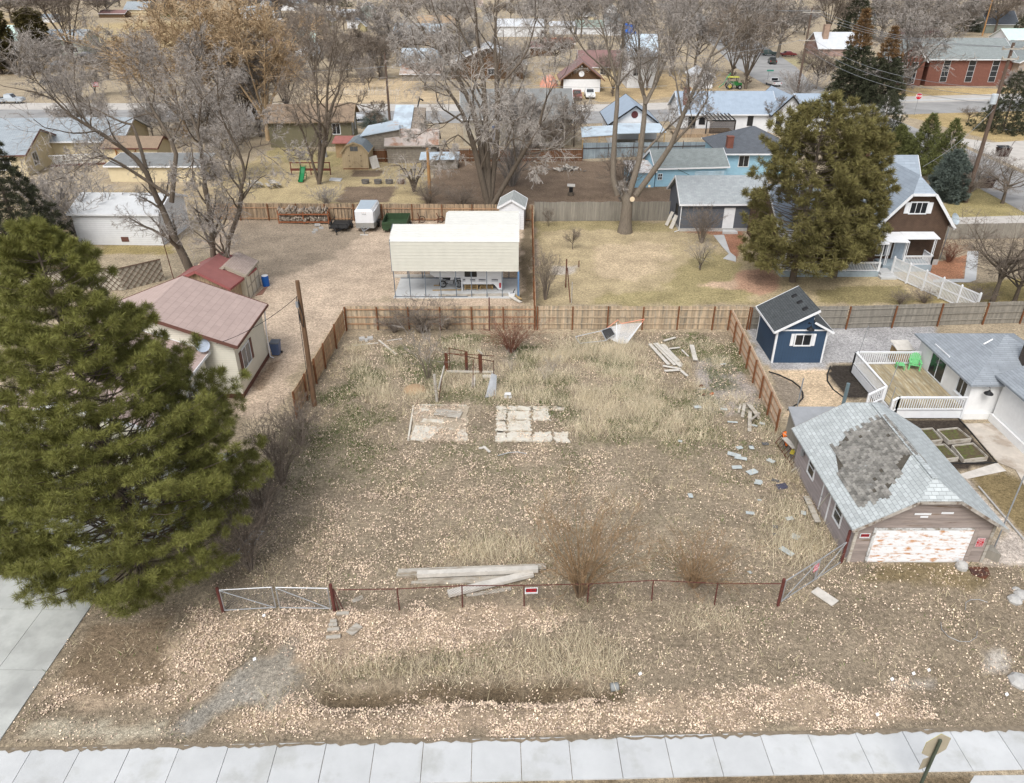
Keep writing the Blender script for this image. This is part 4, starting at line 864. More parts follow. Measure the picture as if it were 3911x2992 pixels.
for x_, y_, c_, lb in ((1625,660,'rust','dark broken brick lying on the bare earth'), (1725,732,'or','orange brick on the bare earth'), (1650,740,'rust','brown broken brick beside the orange one')):
    g = G(11, x_, y_, .05); mb = MB(); mb.obox(g, V3((.11,.07,.02)), V3((-.04,.07,0)), V3((0,0,.045))); o = mb.build('brick', M['rust'] if c_ == 'rust' else mat('orange_brick', (.42,.13,.05)), org=g); tag(o, lb, 'brick', 'bricks on the bare earth')
# junk against the garage
jk = thing('metal_rack', 'rusty barred rack heaped against the garage corner', 'rack', G(12, 420, 700))
a0_ = G(12, 330, 590, .0); a1_ = G(12, 470, 790, .0); mb = MB()
for i in range(9):
    p = a0_+(a1_-a0_)*(i/8); mb.tube([p+V3((-.25,0,.05)), p+V3((.35,.05,1.05))], .02, 5)
for f_ in (.05,.5,.95): mb.tube([a0_+V3((-.25+.6*f_,0,.05+f_)), a1_+V3((-.25+.6*f_,0,.05+f_))], .025, 5)
mb.build('bars', M['rust'], jk); mb = MB(); mb.beam(G(12,370,545,.9), G(12,450,625,.9), .3, .06); mb.build('crate_side', M['oldwood2'], jk)
mb = MB(); mb.beam(G(12,425,665,.7), G(12,445,630,.7), .22, .1); mb.build('yellow_board', mat('faded_yellow', (.45,.36,.05)), jk)
mb = MB(); mb.beam(G(12,420,805,.1), G(12,485,755,.25), .1, .1); mb.build('bottom_rail', M['oldwood'], jk)
sg = thing('road_sign', 'orange diamond road work sign leaning behind the rack', 'sign', G(12, 430, 590))
C_ = G(12, 418, 540, .85); ux = V3((.55,-.83,0)).normalized(); uz = V3((.45,.2,.87)).normalized(); n_ = ux.cross(uz).normalized(); uz = n_.cross(ux) if n_.cross(ux).z > 0 else -n_.cross(ux)
dm_ = lambda s_: [C_+ux*s_, C_+uz*s_, C_-ux*s_, C_-uz*s_]
orm = mat('sign_orange', (.75,.17,.02), .6, .08); mb = MB(); mb.prism([p+n_*.0 for p in dm_(.66)], n_*.012); mb.build('board', M['black'], sg); mb = MB(); mb.prism([p+n_*.013 for p in dm_(.60)], n_*.004); mb.prism([p-n_*.005 for p in dm_(.60)], n_*.004); mb.build('orange_face', orm, sg)
for i, tx in enumerate(('ROAD', 'WORK')):
    for sg_ in (1, -1):
        text_mesh(tx, .24, M['black'], sg, C_+uz*(.1-.26*i)+n_*(.019 if sg_ > 0 else -.008), ux*sg_, uz, bold=.006)
mb = MB(); mb.beam(C_-ux*.62+n_*.03, C_+ux*.62+n_*.03, .03, .03); mb.build('brace', M['oldwood'], sg)
bar_thing('metal_post', 'thin grey metal post standing behind the old garage', 'post', [G(12,470,445,0)+V3((0,.6,0)), G(12,470,445,0)+V3((0,.6,2.9))], .04, M['dullsteel'])
# brown metal roofed lean to behind the garage
lt = house('lean_to', 'low lean to with pale metal roof behind the old garage', 'lean to', (15.9,34.6,0), (19.6,34.6,0), 1.9, 1.9, rise=.5, kind='shed', over=.1, wall=M['fenceG'], roof=M['steel'], trims=False)
bar_thing('metal_post', 'thick blue grey post behind the old garage roof', 'post', [(20.35,39.4,0), (20.35,39.4,2.5)], .11, mat('blue_grey_paint', (.13,.18,.20), .5))
def pipe_frame():
    r = thing('pipe_frame', 'rusty pipe frame with stout brown posts in the weeds', 'frame', (-4.46,45.4,0))
    for (x, y, h_, w_) in ((-4.5,45.42,1.5,.22),(-3.13,45.42,1.55,.2),(-2.14,45.22,1.5,.2),(-2.25,45.4,1.45,.1)):
        mb = MB(); mb.box(x-w_/2, x+w_/2, y-.06, y+.06, 0, h_); mb.build('post', M['rust'], r)
    mb = MB()
    for P in (((-4.6,45.4,1.5),(-1.2,45.3,1.35)), ((-4.3,45.5,1.85),(-3.0,45.4,1.6)), ((-4.25,45.3,1.55),(-1.25,44.3,1.45)), ((-4.3,45.5,0),(-4.28,45.5,1.9)), ((-1.25,44.4,0),(-1.22,44.4,1.5)), ((-4.75,41.4,0),(-4.45,44.5,1.75)), ((-2.6,43.2,0),(-2.55,43.6,1.95)), ((-1.15,41.9,0),(-1.2,43.5,1.0))): mb.tube(P, .028, 6)
    mb.build('pipes', M['rust'], r)
    mb = MB(); mb.beam((-4.5,45.3,.16), (-1.25,45.2,.16), .08, .12); mb.tube(((-2.3,44.9,2.0),(-2.0,44.9,1.72)), .04, 6); mb.beam((-4.7,41.6,.9), (-4.5,43.9,1.3), .05, .2); mb.build('pale_rail', M['oldwood2'], r)
    mb = MB(); mb.face([(-1.75,41.9,.05),(-1.05,42.1,.05),(-1.0,43.2,1.0),(-1.35,43.3,1.1)]); mb.build('fallen_mesh', M['dullsteel'], r)
pipe_frame()
timber('pale post stump lying inside the pipe frame', 31, (800,960), (815,770), .22, .14, .02, 'oldwood2', 'stumps near the pipe frame')
timber('short pale block beside the pipe frame', 31, (970,775), (1120,770), .25, .14, .02, 'oldwood2', 'stumps near the pipe frame')
for x_, lb in ((110, 'grey weathered post left of the pipe frame'),): bar_thing('fence_post', lb, 'post', [G(31,140,1220), G(31,140,1220)+V3((-.08,0,2.0))], .1, M['oldwood'])
st = thing('plastic_stool', 'small white stool lost in the weeds', 'stool', G(31,1430,1140)); g = G(31,1430,1150); mb = MB()
mb.box(g.x-.2,g.x+.2,g.y-.15,g.y+.15,.3,.34); mb.build('seat', M['white'], st)
for sx in (-1,1): mb = MB(); mb.beam((g.x+sx*.15,g.y,0),(g.x+sx*.12,g.y,.3),.04,.2); mb.build('leg', M['white'], st)
mound = MB(); g = G(6,1220,1650); mound.lathe(g-V3((0,0,.05)), [(.8,0),(.7,.12),(.45,.26),(.2,.33)], 14); o = mound.build('dirt_mound', mat('tan_dirt', (.36,.25,.15), .95, .15, 4), smooth=True, org=g); tag(o, 'small tan dirt mound by the bare sapling', 'mound')
# lacrosse goal
gl_ = thing('sports_goal', 'fallen goal with white net and faded orange pipes', 'goal', (8.6,50,0)); opm = mat('faded_orange_pipe', (.72,.30,.20), .6, .1); mb = MB()
Pa, Pb, Pc, Pd = V3((7.05,50.3,1.12)), V3((7.84,50.5,1.68)), V3((8.1,50.4,1.42)), V3((9.8,50.5,1.74))
Pe, Pf = V3((9.55,50.2,1.58)), V3((8.48,49.7,.12)); mb.tube([Pa, Pb, Pc, Pd, Pe], .032, 7); mb.build('pipe', opm, gl_)
mb = MB(); mb.tube([Pe, Pf], .03, 6); mb.tube([Pb+V3((-.1,-.05,-.2)), V3((7.75,49.9,.3))], .03, 6); mb.build('net_edge', M['white'], gl_)
def net(P0, P1, P2, P3, n_, m_, w_=.008):
    V, F = [], []
    for i in range(n_+1):
        a, b = P0.lerp(P1, i/n_), P3.lerp(P2, i/n_); k = len(V); o_ = V3((w_,0,0)); V += [a-o_, a+o_, b+o_, b-o_]; F.append((k,k+1,k+2,k+3))
    for j in range(m_+1):
        a, b = P0.lerp(P3, j/m_), P1.lerp(P2, j/m_); k = len(V); o_ = V3((0,0,w_)); V += [a-o_, a+o_, b+o_, b-o_]; F.append((k,k+1,k+2,k+3))
    V = np.array([tuple(v-ORG[gl_]) for v in V]); return V, F
for Q in ((Pc+V3((0,-.02,-.03)), Pe, Pf, V3((7.8,49.8,.1))), (Pa+V3((.1,0,0)), Pc, V3((7.8,49.85,.15)), V3((7.3,50,.35))), (Pe, Pf, V3((8.5,50.3,.05)), V3((9.2,50.5,.9)))):
    V, F = net(*Q, 26, 22); npmesh('net', V, F, M['white'], gl_)
ck = thing('folding_frame', 'grey tube frame with dark panel left of the fallen goal', 'frame', (5.9,50,0)); mb = MB()
def quadp(P, r, m): 
    for i in range(4): m.tube([P[i], P[(i+1) % 4]], r, 6)
Q1 = [V3((7.32,50.3,1.2)), V3((7.62,49.9,.78)), V3((6.95,49.7,.4)), V3((6.6,50.1,1.0))]; Q2 = [V3((6.6,50.1,.98)), V3((6.95,49.7,.38)), V3((5.0,49.5,.25)), V3((4.7,49.9,.6))]
quadp(Q1, .03, mb); quadp(Q2, .03, mb); mb.build('tubes', M['steel'], ck); mb = MB(); mb.prism([p+V3((0,.04,-.04)) for p in Q1], (0,.02,-.02)); mb.build('dark_panel', M['black'], ck)
# foreground verge: pipe, bottle, wire loops, street sign
g = G(15,722,1220); mb = MB(); mb.lathe(g+V3((-.12,.05,.02)), [(.16,0),(.17,.08),(.155,.16),(.17,.24),(.155,.32)], 14, (1,.12,0)); o = mb.build('culvert_pipe', mat('ribbed_pipe', (.24,.25,.25), .6), smooth=True, org=g); tag(o, 'ribbed grey culvert pipe end sticking out of the ditch', 'pipe')
wm = M['steel']
bar_thing('wire_loop', 'long loop of pale wire lying on the verge grass', 'wire', [G(16,1462,430,.05),G(16,1465,380,.08),G(16,1500,360,.1),G(16,1560,358,.1),G(16,1620,378,.05)], .014, wm, n=5)
bar_thing('wire_loop', 'curving pale wire across the leaves below the garage', 'wire', [G(16,1285,520,.05),G(16,1290,570,.05),G(16,1340,625,.06),G(16,1420,660,.06),G(16,1490,662,.06),G(16,1540,630,.06),G(16,1548,585,.05)], .012, wm, n=5)
for i, (v_, x_, y_, lb) in enumerate(((16,1090,890,'crumpled white litter right of the leaf trail'),(16,1200,865,'white bottle among the verge weeds'),(15,935,1100,'white paper scrap near the pipe end'),(13,1940,650,'white paper scrap at the gravel edge'),(13,2012,318,'white wrapper below the left wire gate'),(16,830,1185,'white scrap in the thick leaves'),(16,935,930,'small blue white scrap by the grey patch'),(16,1760,1040,'white scrap at the right edge of the verge'))):
    g = G(v_, x_, y_, .06); mb = MB(); mb.obox(g, V3((.055,.02,.01)), V3((-.015,.03,.02)), V3((0,.01,.015))); o = mb.build('litter', M['white'], org=g); tag(o, lb, 'litter', 'bits of white litter')
sgn = thing('street_sign', 'grey back of a road sign on a dark post over the sidewalk', 'sign', (14.35,15.1,0)); base_ = AT(16,1150,1672,15.2); base_.z = 0; top_ = AT(16,1285,1372,15.2)
bx_ = (base_.x+top_.x)/2; mb = MB(); zt = top_.z; mb.box(top_.x-.05, top_.x+.03, 15.17, 15.24, -.2, zt+.02); mb.build('post', mat('dark_green_post', (.06,.075,.055), .6), sgn)
cbk = mat('sign_back', (.36,.32,.24), .5, .08); yel = mat('sign_yellow', (.65,.62,.03), .5)
sc_ = V3((top_.x+.02, 15.12+.17, zt-.42)); mb = MB(); r_ = .58
dia = [sc_+V3((0,0,r_*1.05)), sc_+V3((r_*.72,.06,.3)), sc_+V3((r_*.72,.06,-.25)), sc_+V3((0,0,-r_*1.05)), sc_+V3((-r_*.72,-.06,-.3)), sc_+V3((-r_*.72,-.06,.25))]
mb.prism(dia, (0,.012,0)); mb.build('board', cbk, sgn); mb = MB(); mb.prism([p+V3((0,.018,0)) for p in dia], (0,.004,0)); mb.build('face', yel, sgn)
mb = MB(); c2_ = sc_+V3((-.1,.0,-.95)); P = [c2_+V3((-.2,-.07,.36)), c2_+V3((.2,.07,.36)), c2_+V3((.2,.07,-.2)), c2_+V3((-.2,-.07,-.2))]; mb.prism(P, (0,.012,0)); mb.build('plate', cbk, sgn)
sgn.rotation_euler = (0,0,0)
mp = bar_thing('metal_pole', 'tall slim grey metal pole standing right of the garage', 'pole', [(23.1,27.3,0),(23.1,27.3,.45),(23.1,27.3,7.5)], [.05,.035,.028], M['dullsteel'])
slab_thing('steel_plate', 'rusty brown steel plate in the grass beside the garage', [G(12,1770,1535),G(12,1915,1535),G(12,1935,1590),G(12,1900,1625),G(12,1800,1590)], .05, M['rust'], 'plate')
g = G(12,1715,1540); mb = MB(); mb.lathe(g, [(.26,0),(.28,.18),(.2,.34),(.05,.38)], 7); o = mb.build('concrete_lump', M['cinder'], org=g); tag(o, 'rounded grey concrete lump at the garage corner', 'stone')
g = G(12,1890,1455); mb = MB(); mb.prism([g, g+V3((.45,-.4,0)), g+V3((.45,.25,0)), g+V3((.05,.5,0))], (0,0,.5)); o = mb.build('window_well', M['fenceG'], org=g); tag(o, 'dark boxed pit beside the garage right corner', 'pit')
for x_, y_, s_, lb in ((1830,290,.18,'white rock at the right end of the driveway edge'), (1815,365,.3,'pale boulder at the right edge of the verge'), (1860,330,.3,'grey boulder behind the pale boulder'), (1845,955,.4,'flat white slab at the far right of the verge')):
    g = G(16, x_, y_); mb = MB(); mb.lathe(g-V3((0,0,.05)), [(s_,0),(s_*1.05,s_*.4),(s_*.7,s_*.8),(.05,s_*.95)], 7); o = mb.build('rock', M['cinder'], org=g); tag(o, lb, 'rock', 'rocks at the right of the verge')

bar_thing('bent_pipe', 'thin bent pale pipe lying below the right slab', 'pipe', [G(10,1800,580,.05),G(10,1880,558,.2),G(10,1950,552,.2),G(10,2020,566,.05)], .025, M['steel'])
timber('short pale board lying between the two slabs', 10, (1655,527), (1710,520), .14, .05, .03, 'oldwood2', 'loose sticks at the back of the lot', 'board'); timber('tilted pale board crossing the short one between the slabs', 10, (1690,512), (1738,556), .14, .05, .07, 'oldwood2', 'loose sticks at the back of the lot', 'board')
timber('long grey plank lying along the garage side wall', 12, (535,995), (625,1190), .3, .05, .2, 'oldwood', 'planks by the garage wall', 'plank')
bar_thing('stick', 'pale stick standing in the dark hedge by the pine', 'stick', [G(9,2005,995,.1),G(9,2018,920,.35),G(9,2030,880,.6)], .03, M['oldwood2'])
rk_ = thing('metal_rack', 'thin grey wire rack tipped in the hedge beside the pine', 'rack', G(9,1880,1260)); mb = MB(); a_, b_ = G(9,1790,1335,.15), G(9,1935,1155,.5); mb.tube([a_, b_], .03, 5); mb.tube([a_+V3((.5,.1,-.1)), b_+V3((.4,.1,-.1))], .02, 5); [mb.tube([a_.lerp(b_, t), a_.lerp(b_, t)+V3((.5,.1,-.1))], .018, 5) for t in (.05,.25,.45,.65,.85,1)]; mb.build('bars', M['steel'], rk_)
g = G(12,350,915,.1); mb = MB(); mb.obox(g, V3((.26,.05,.02)), V3((-.05,.11,.05)), V3((0,.02,.04))); o = mb.build('plastic_sheet', mat('dark_plastic', (.06,.06,.09), .4, .3), org=g); tag(o, 'crumpled dark plastic among the loose shingles', 'plastic')
# ================================================================ white stucco house on the right
roof_b = mat('blue_grey_shingles', (.27,.295,.32), .95, .12, 1.5, tex='shingle', tp=(.9,.16), tdark=.72, c2=(.38,.24,.20), c2amt=.22, c2scale=.8)
wh = house('stucco_house', 'white stucco house with blue grey roof beside the deck', 'house', (27.95,39.45,0), (34,39.45,0), 6.5, 2.62, rise=1.5, kind='hip', over=.38, wall=M['stucco'], roof=roof_b,
  wins=[('L', 5.15, 1.25, .95, .95, dict(nm=1, fw=.07, sill=True))], ridge='u', trims=False)
info = block(wh, (29.62,29.0,0), (38,29.0,0), 10.2, 3.0, rise=1.9, ridge='v', over=.4, wall=M['stucco'], roof=roof_b, trims=False)
R_ = root_info[wh]
sd = window(wh, (27.95,44.2,.78), (0,-1,0), (-1,0,0), 1.75, 1.95, nm=1, fw=.06, name='sliding_door'); 
mb = MB(); mb.box(27.9,29.6,39.28,39.43,0,.42); mb.box(29.45,29.6,29,39.2,0,.5); mb.build('plinth', M['stucco'], wh)
def barn_lamp(root, P, n):
    P, n = V3(P), V3(n); mb = MB(); mb.lathe(P, [(.06,0),(.06,.04)], 10, n); z = V3((0,0,1))
    mb.tube([P, P+n*.16+z*.02, P+n*.26+z*.1, P+n*.36+z*.12, P+n*.44+z*.04, P+n*.45-z*.08], .018, 6); mb.lathe(P+n*.45-z*.3, [(.27,0),(.25,.05),(.14,.14),(.07,.2),(.05,.26)], 14); mb.build('wall_lamp', M['black'], root)
barn_lamp(wh, (28.75,39.45,2.3), (0,-1,0))
mb = MB(); mb.box(31.2,31.8,40.3,40.9,3.2,5.0); mb.build('chimney', mat('dark_brown_brick', (.07,.055,.045), mort=(.09,.08,.07), tex='brick', tp=(.2,.075)), wh)
mb = MB(); mb.tube([(29.3,41.7,4.0),(29.9,41.9,4.25)], .05, 7); mb.build('vent_pipe', M['white'], wh)
cb = thing('wooden_bin', 'slatted brown wooden bin behind the stucco house corner', 'bin', (27.3,46.9,0)); mb = MB()
for i in range(7): mb.beam((26.9,46.6,.15+i*.15), (27.9,46.6,.15+i*.15), .03, .13)
for i in range(7): mb.beam((26.9,46.6,.15+i*.15), (26.9,47.5,.15+i*.15), .03, .13)
mb.build('slats', M['pallet'], cb); mb = MB(); mb.hexa([(26.75,46.4,1.2),(28.0,46.4,1.2),(28.0,47.6,1.4),(26.75,47.6,1.4)], [(26.75,46.4,1.25),(28.0,46.4,1.25),(28.0,47.6,1.45),(26.75,47.6,1.45)]); mb.build('lid', M['oldwood2'], cb)
# deck
dk = thing('deck', 'raised wooden deck with white railing against the stucco house', 'deck', (23.4,39.3,0)); DZ = .7
mb = MB(); n_ = 42
for i in range(n_):
    x0 = 23.45+i*(27.9-23.45)/n_; mb.box(x0, x0+(27.9-23.45)/n_-.008, 39.35, 45.3, DZ-.04, DZ+RN.uniform(-.003,.003))
mb.build('deck_boards', mat('tan_deck_boards', (.33,.265,.16), .8, .2, 1.5, isl=.22, stretch=('obj', (6,.8,6)), c2=(.42,.38,.28)), dk)
def railing(root, pts, z0, h=.92, m=None, step=.145, close=None):
    m = m or M['white']; mb = MB()
    for a, b in zip(pts[:-1], pts[1:]):
        a, b = V3(a), V3(b); d = b-a; L_ = d.length; k = max(2, int(L_/step)); za = V3((0,0,1))
        mb.beam(a+za*h, b+za*h, .14, .045); mb.beam(a+za*(h-.07), b+za*(h-.07), .05, .09); mb.beam(a+za*.08, b+za*.08, .05, .09)
        for i in range(k+1): p = a+d*(i/k); mb.beam(p+za*.05, p+za*(h-.05), .04, .04, up=(0,1,0))
        for p in (a, b): mb.beam(p-za*(.6 if z0 > .3 else 0), p+za*(h+.03), .1, .1, up=(0,1,0))
    return mb.build('railing', m, root)
railing(dk, [(27.8,45.35,DZ),(23.4,45.35,DZ)], DZ); railing(dk, [(23.4,45.35,DZ),(23.4,40.6,DZ)], DZ); railing(dk, [(27.75,39.25,DZ),(23.6,39.25,DZ),(23.15,39.05,DZ-.12)], DZ); railing(dk, [(23.3,40.6,DZ-.05),(22.3,40.35,.25)], .2)
mb = MB(); mb.box(23.4,27.9,39.3,39.34,.1,DZ-.05); mb.box(23.38,23.42,39.34,45.3,.1,DZ-.05); mb.build('skirt', M['white'], dk)
mb = MB()
for i in range(3): mb.box(23.1-i*.3-.3, 23.1-i*.3, 39.4, 40.5, 0, .52-i*.17)
mb.build('steps', M['white'], dk)
# green chair and footstool
grn = mat('mint_green_plastic', (.16,.50,.20), .5, .06)
def adirondack(loc, rz):
    r = thing('garden_chair', 'mint green slatted garden chair on the deck', 'chair'); mb = MB()
    for i in range(6): mb.beam((-.26,-.22+i*.09,.36-.03*i), (.26,-.22+i*.09,.36-.03*i), .08, .025)
    mb.build('seat', grn, r); mb = MB()
    for i in range(7): x = -.27+i*.09; hh = 1.0-.018*abs(i-3)**2*1.2; mb.beam((x*.85,.26,.25), (x*1.15,.52,hh), .075, .02, up=(0,1,0))
    mb.beam((-.27,.36,.55), (.27,.36,.55), .05, .03); mb.build('backrest', grn, r)
    for sx in (-1,1): mb = MB(); mb.beam((sx*.33,-.28,.55), (sx*.33,.38,.57), .13, .03); mb.build('armrest', grn, r); mb = MB(); mb.beam((sx*.33,-.24,0), (sx*.33,-.2,.55), .09, .05, up=(0,1,0)); mb.build('leg', grn, r); mb = MB(); mb.beam((sx*.3,.55,0), (sx*.3,-.1,.34), .04, .1); mb.build('leg', grn, r)
    put(r, loc, rz); return r
adirondack(G(28,450,545,.7)+V3((.05,.25,.005)), -.35)
ft_ = thing('footstool', 'mint green slatted footstool in front of the garden chair', 'footstool'); mb = MB()
for i in range(6): mb.beam((-.25,-.22+i*.09,.34), (.25,-.22+i*.09,.34), .08, .025)
mb.build('seat', grn, ft_)
for sx in (-1,1):
    for sy in (-1,1): mb = MB(); mb.beam((sx*.24,sy*.2,0), (sx*.24,sy*.18,.33), .05, .07, up=(0,1,0)); mb.build('leg', grn, ft_)
put(ft_, G(28,235,530,.7)+V3((0,.15,.005)), -.25)
for a, b, lb in (((23.45,45.3,.0),(23.75,45.3,3.6),'thin light string rod at the far deck corner'), ((23.4,40.6,.0),(23.75,40.6,3.4),'thin light string rod at the near deck corner'), ((23.0,39.1,.0),(23.1,39.1,2.4),'thin grey rod at the deck steps')): bar_thing('rod', lb, 'rod', [a, b], .022, M['dullsteel'], 'thin rods around the deck')
# raised beds
soil = mat('bed_soil', (.10,.075,.045), .95, .3, 6, c2=(.09,.10,.03), c2scale=3)
for v_, pts, lb in ((12, [(1535,480),(1690,465),(1795,548),(1625,565)], 'far right raised timber bed with bare soil'), (12, [(1650,600),(1808,582),(1922,688),(1742,710)], 'near right raised timber bed with dry plant stems'), (12, [(1370,478),(1498,468),(1575,556),(1480,568)], 'far left raised timber bed beside the garage'), (12, [(1480,600),(1592,590),(1698,692),(1560,708)], 'near left raised timber bed partly behind the garage')):
    P = [G(v_, *p, .28) for p in pts]; r = thing('raised_bed', lb, 'planter', V3((P[0].x,P[0].y,0)), 'raised timber beds'); mb = MB()
    for i in range(4): a, b = P[i], P[(i+1) % 4]; mb.beam(a-V3((0,0,.14)), b-V3((0,0,.14)), .05, .28)
    mb.build('bed_frame', M['oldwood'], r); mb = MB(); mb.face([p-V3((0,0,.1)) for p in reversed(P)]); mb.build('soil', soil, r)
edg = mat('black_edging', (.02,.02,.02), .6)
bar_thing('garden_edging', 'black curved edging round the dirt bed by the fence', 'edging', [G(12,x,y,.04) for x,y in ((250,40),(330,65),(430,112),(485,155),(508,200),(510,240),(470,285),(395,332))], .05, edg)
bar_thing('garden_edging', 'black curved edging of the mulch bed by the deck', 'edging', [G(12,x,y,.04) for x,y in ((720,0),(697,60),(697,110),(740,175),(840,252))], .05, edg)
bar_thing('garden_edging', 'black edging strip along the concrete patio', 'edging', [G(12,x,y,.04) for x,y in ((1700,400),(1790,500),(1900,630),(1990,735),(1600,740))], .04, edg)
bar_thing('garden_edging', 'thin grey edging line along the right hand gravel', 'edging', [G(12,x,y,.04) for x,y in ((1850,915),(2000,1090),(2196,1320))], .05, M['cinder'])
# ================================================================ blue shed
bl = mat('navy_blue_siding', (.035,.066,.115), .7, .08, 1, tex='groove', tp=(.2,.05), tdark=.6); dks = mat('charcoal_shingles', (.075,.082,.085), .95, .2, 3, tex='shingle', tp=(.3,.16), tdark=.5)
bs = thing('blue_shed', 'navy blue garden shed with white trim and dark roof', 'shed', (18.35,46.85,0)); x0, x1, y0, y1 = 18.35, 21.88, 46.85, 50.7
pk, wl_, wr_ = 20.72, 2.62, 2.72; zpk = 3.98; zlo = 3.3
mb = MB(); F_ = [(x0,0),(x1,0),(x1,wr_-.1),(pk,zlo-.06),(pk,zpk-.02),(x0,wl_)]
mb.face([(x, y0, z) for x, z in F_]); mb.face([(x, y1, z) for x, z in reversed(F_)]); mb.face([(x0,y1,0),(x0,y0,0),(x0,y0,wl_),(x0,y1,wl_)]); mb.face([(x1,y0,0),(x1,y1,0),(x1,y1,wr_-.1),(x1,y0,wr_-.1)]); mb.face([(pk,y0,zlo-.06),(pk,y1,zlo-.06),(pk,y1,zpk),(pk,y0,zpk)]); mb.build('wall', bl, bs)
sl_ = (zpk-wl_)/(pk-x0); rb = MB(); o_ = .28
rb.hexa([(x0-o_,y0-o_,wl_-o_*sl_),(pk+.18,y0-o_,zpk+.18*sl_),(pk+.18,y1+o_,zpk+.18*sl_),(x0-o_,y1+o_,wl_-o_*sl_)], [(x0-o_,y0-o_,wl_-o_*sl_+.09),(pk+.18,y0-o_,zpk+.18*sl_+.09),(pk+.18,y1+o_,zpk+.18*sl_+.09),(x0-o_,y1+o_,wl_-o_*sl_+.09)])
s2_ = (zlo-(wr_-.1))/(x1-pk); rb.hexa([(pk+.01,y0-o_,zlo-.05),(x1+o_,y0-o_,wr_-.1-o_*s2_),(x1+o_,y1+o_,wr_-.1-o_*s2_),(pk+.01,y1+o_,zlo-.05)], [(pk+.01,y0-o_,zlo+.03),(x1+o_,y0-o_,wr_-.02-o_*s2_),(x1+o_,y1+o_,wr_-.02-o_*s2_),(pk+.01,y1+o_,zlo+.03)])
ro = rb.build('roof', dks, bs)
for i in range(3):
    yv = y0+.75+i*1.15; xv = pk-.45; zv = wl_+(xv-x0)*sl_+.09; v = MB(); v.hexa([(xv-.16,yv-.17,zv-.16*sl_),(xv+.16,yv-.17,zv+.16*sl_),(xv+.16,yv+.17,zv+.16*sl_),(xv-.16,yv+.17,zv-.16*sl_)], [(xv-.16,yv-.13,zv+.02),(xv+.12,yv-.13,zv+.17),(xv+.12,yv+.13,zv+.17),(xv-.16,yv+.13,zv+.02)]); v.build('roof_vent', M['black'], ro)
t_ = MB(); W_ = M['white']
for y in (y0-o_-.02, y1+o_+.02): t_.beam((x0-o_-.02,y,wl_-o_*sl_+.02), (pk+.2,y,zpk+.2*sl_+.02), .04, .16); t_.beam((pk+.0,y,zlo-.06), (x1+o_+.02,y,wr_-.1-o_*s2_), .04, .14)
t_.beam((x0-o_-.03,y0-o_,wl_-o_*sl_+.02), (x0-o_-.03,y1+o_,wl_-o_*sl_+.02), .04, .14); t_.beam((x1+o_+.03,y0-o_,wr_-.1-o_*s2_), (x1+o_+.03,y1+o_,wr_-.1-o_*s2_), .04, .12)
for x, y in ((x0,y0),(x1,y0),(x0,y1),(x1,y1)):
    sx = -1 if x == x0 else 1; sy = -1 if y == y0 else 1; hz = wl_-.02 if x == x0 else wr_-.14
    t_.box(min(x+sx*.02,x-sx*.1), max(x+sx*.02,x-sx*.1), min(y+sy*.004,y+sy*.025), max(y+sy*.004,y+sy*.025), 0, hz); t_.box(min(x+sx*.004,x+sx*.025), max(x+sx*.004,x+sx*.025), min(y,y-sy*.1), max(y,y-sy*.1), 0, hz)
t_.box(x0+.1, x1-.1, y0-.025, y0-.004, wl_-.12, wl_-.02); t_.box(pk+.006, pk+.03, y0, y1, zlo+.05, zlo+.16); t_.build('trim', W_, bs)
window(bs, (19.72,y0,1.42), (1,0,0), (0,-1,0), 1.05, .78, nm=1, fw=.09, shut=None)
for xs_ in (19.38, 20.88):
    s = MB(); s.box(xs_, xs_+.22, y0-.04, y0-.003, 1.36, 2.28); [s.box(xs_+.03, xs_+.19, y0-.055, y0-.04, 1.42+i*.1, 1.47+i*.1) for i in range(8)]; s.build('shutter', W_, bs)
barn_lamp(bs, (20.42,y0,3.1), (0,-1,0))
# ================================================================ pink roofed house on the left
pk_r = mat('pinkish_shingles', (.43,.33,.295), .95, .06, 1.5, tex='shingle', tp=(.9,.42), tdark=.8, tc_=.03); brn = mat('brown_trim', (.13,.06,.045), .7, .1)
ph = house('cream_house', 'cream sided house with dusty pink shingle roof behind the pine', 'house', (-27.6,41.95,0), (-17.45,41.95,0), 5.85, 3.95, rise=1.95, ridge='v', over=.38, wall=M['offwhite'], roof=pk_r, trim=brn,
  wins=[('R', 1.0, 1.55, 1.5, 1.35, dict(nm=1, fw=.06, gl=M['glass2']))], fnd=brn)
for y_ in (42.5, 44.55):
    s = MB(); s.box(-17.445,-17.40,y_,y_+.38,1.5,2.95); s.build('shutter', brn, ph)
block(ph, (-27.6,33.2,0), (-19.3,33.2,0), 8.4, 3.4, rise=1.5, ridge='v', over=.3, wall=M['offwhite'], roof=pk_r, trim=M['white'], wins=[('R', 5.2, 1.3, 1.2, 1.1, dict(nm=1, fw=.06, gl=M['glass2']))])
mb = MB(); mb.tube([(-17.15,47.7,3.7),(-17.3,47.65,2),(-17.3,47.6,.15),(-17.05,47.5,.05)], .05, 6); mb.build('downspout', M['white'], ph)
mb = MB(); c_ = AT(5,1545,1240,41.6); mb.lathe(c_, [(.02,0),(.3,.03),(.42,.1),(.43,.11),(.3,.045),(.02,.015)], 16, (.35,-.75,.55)); mb.tube([c_, c_+V3((.05,.25,-.3))], .03, 6); mb.build('satellite_dish', mat('dish_grey', (.33,.38,.45), .5), ph)
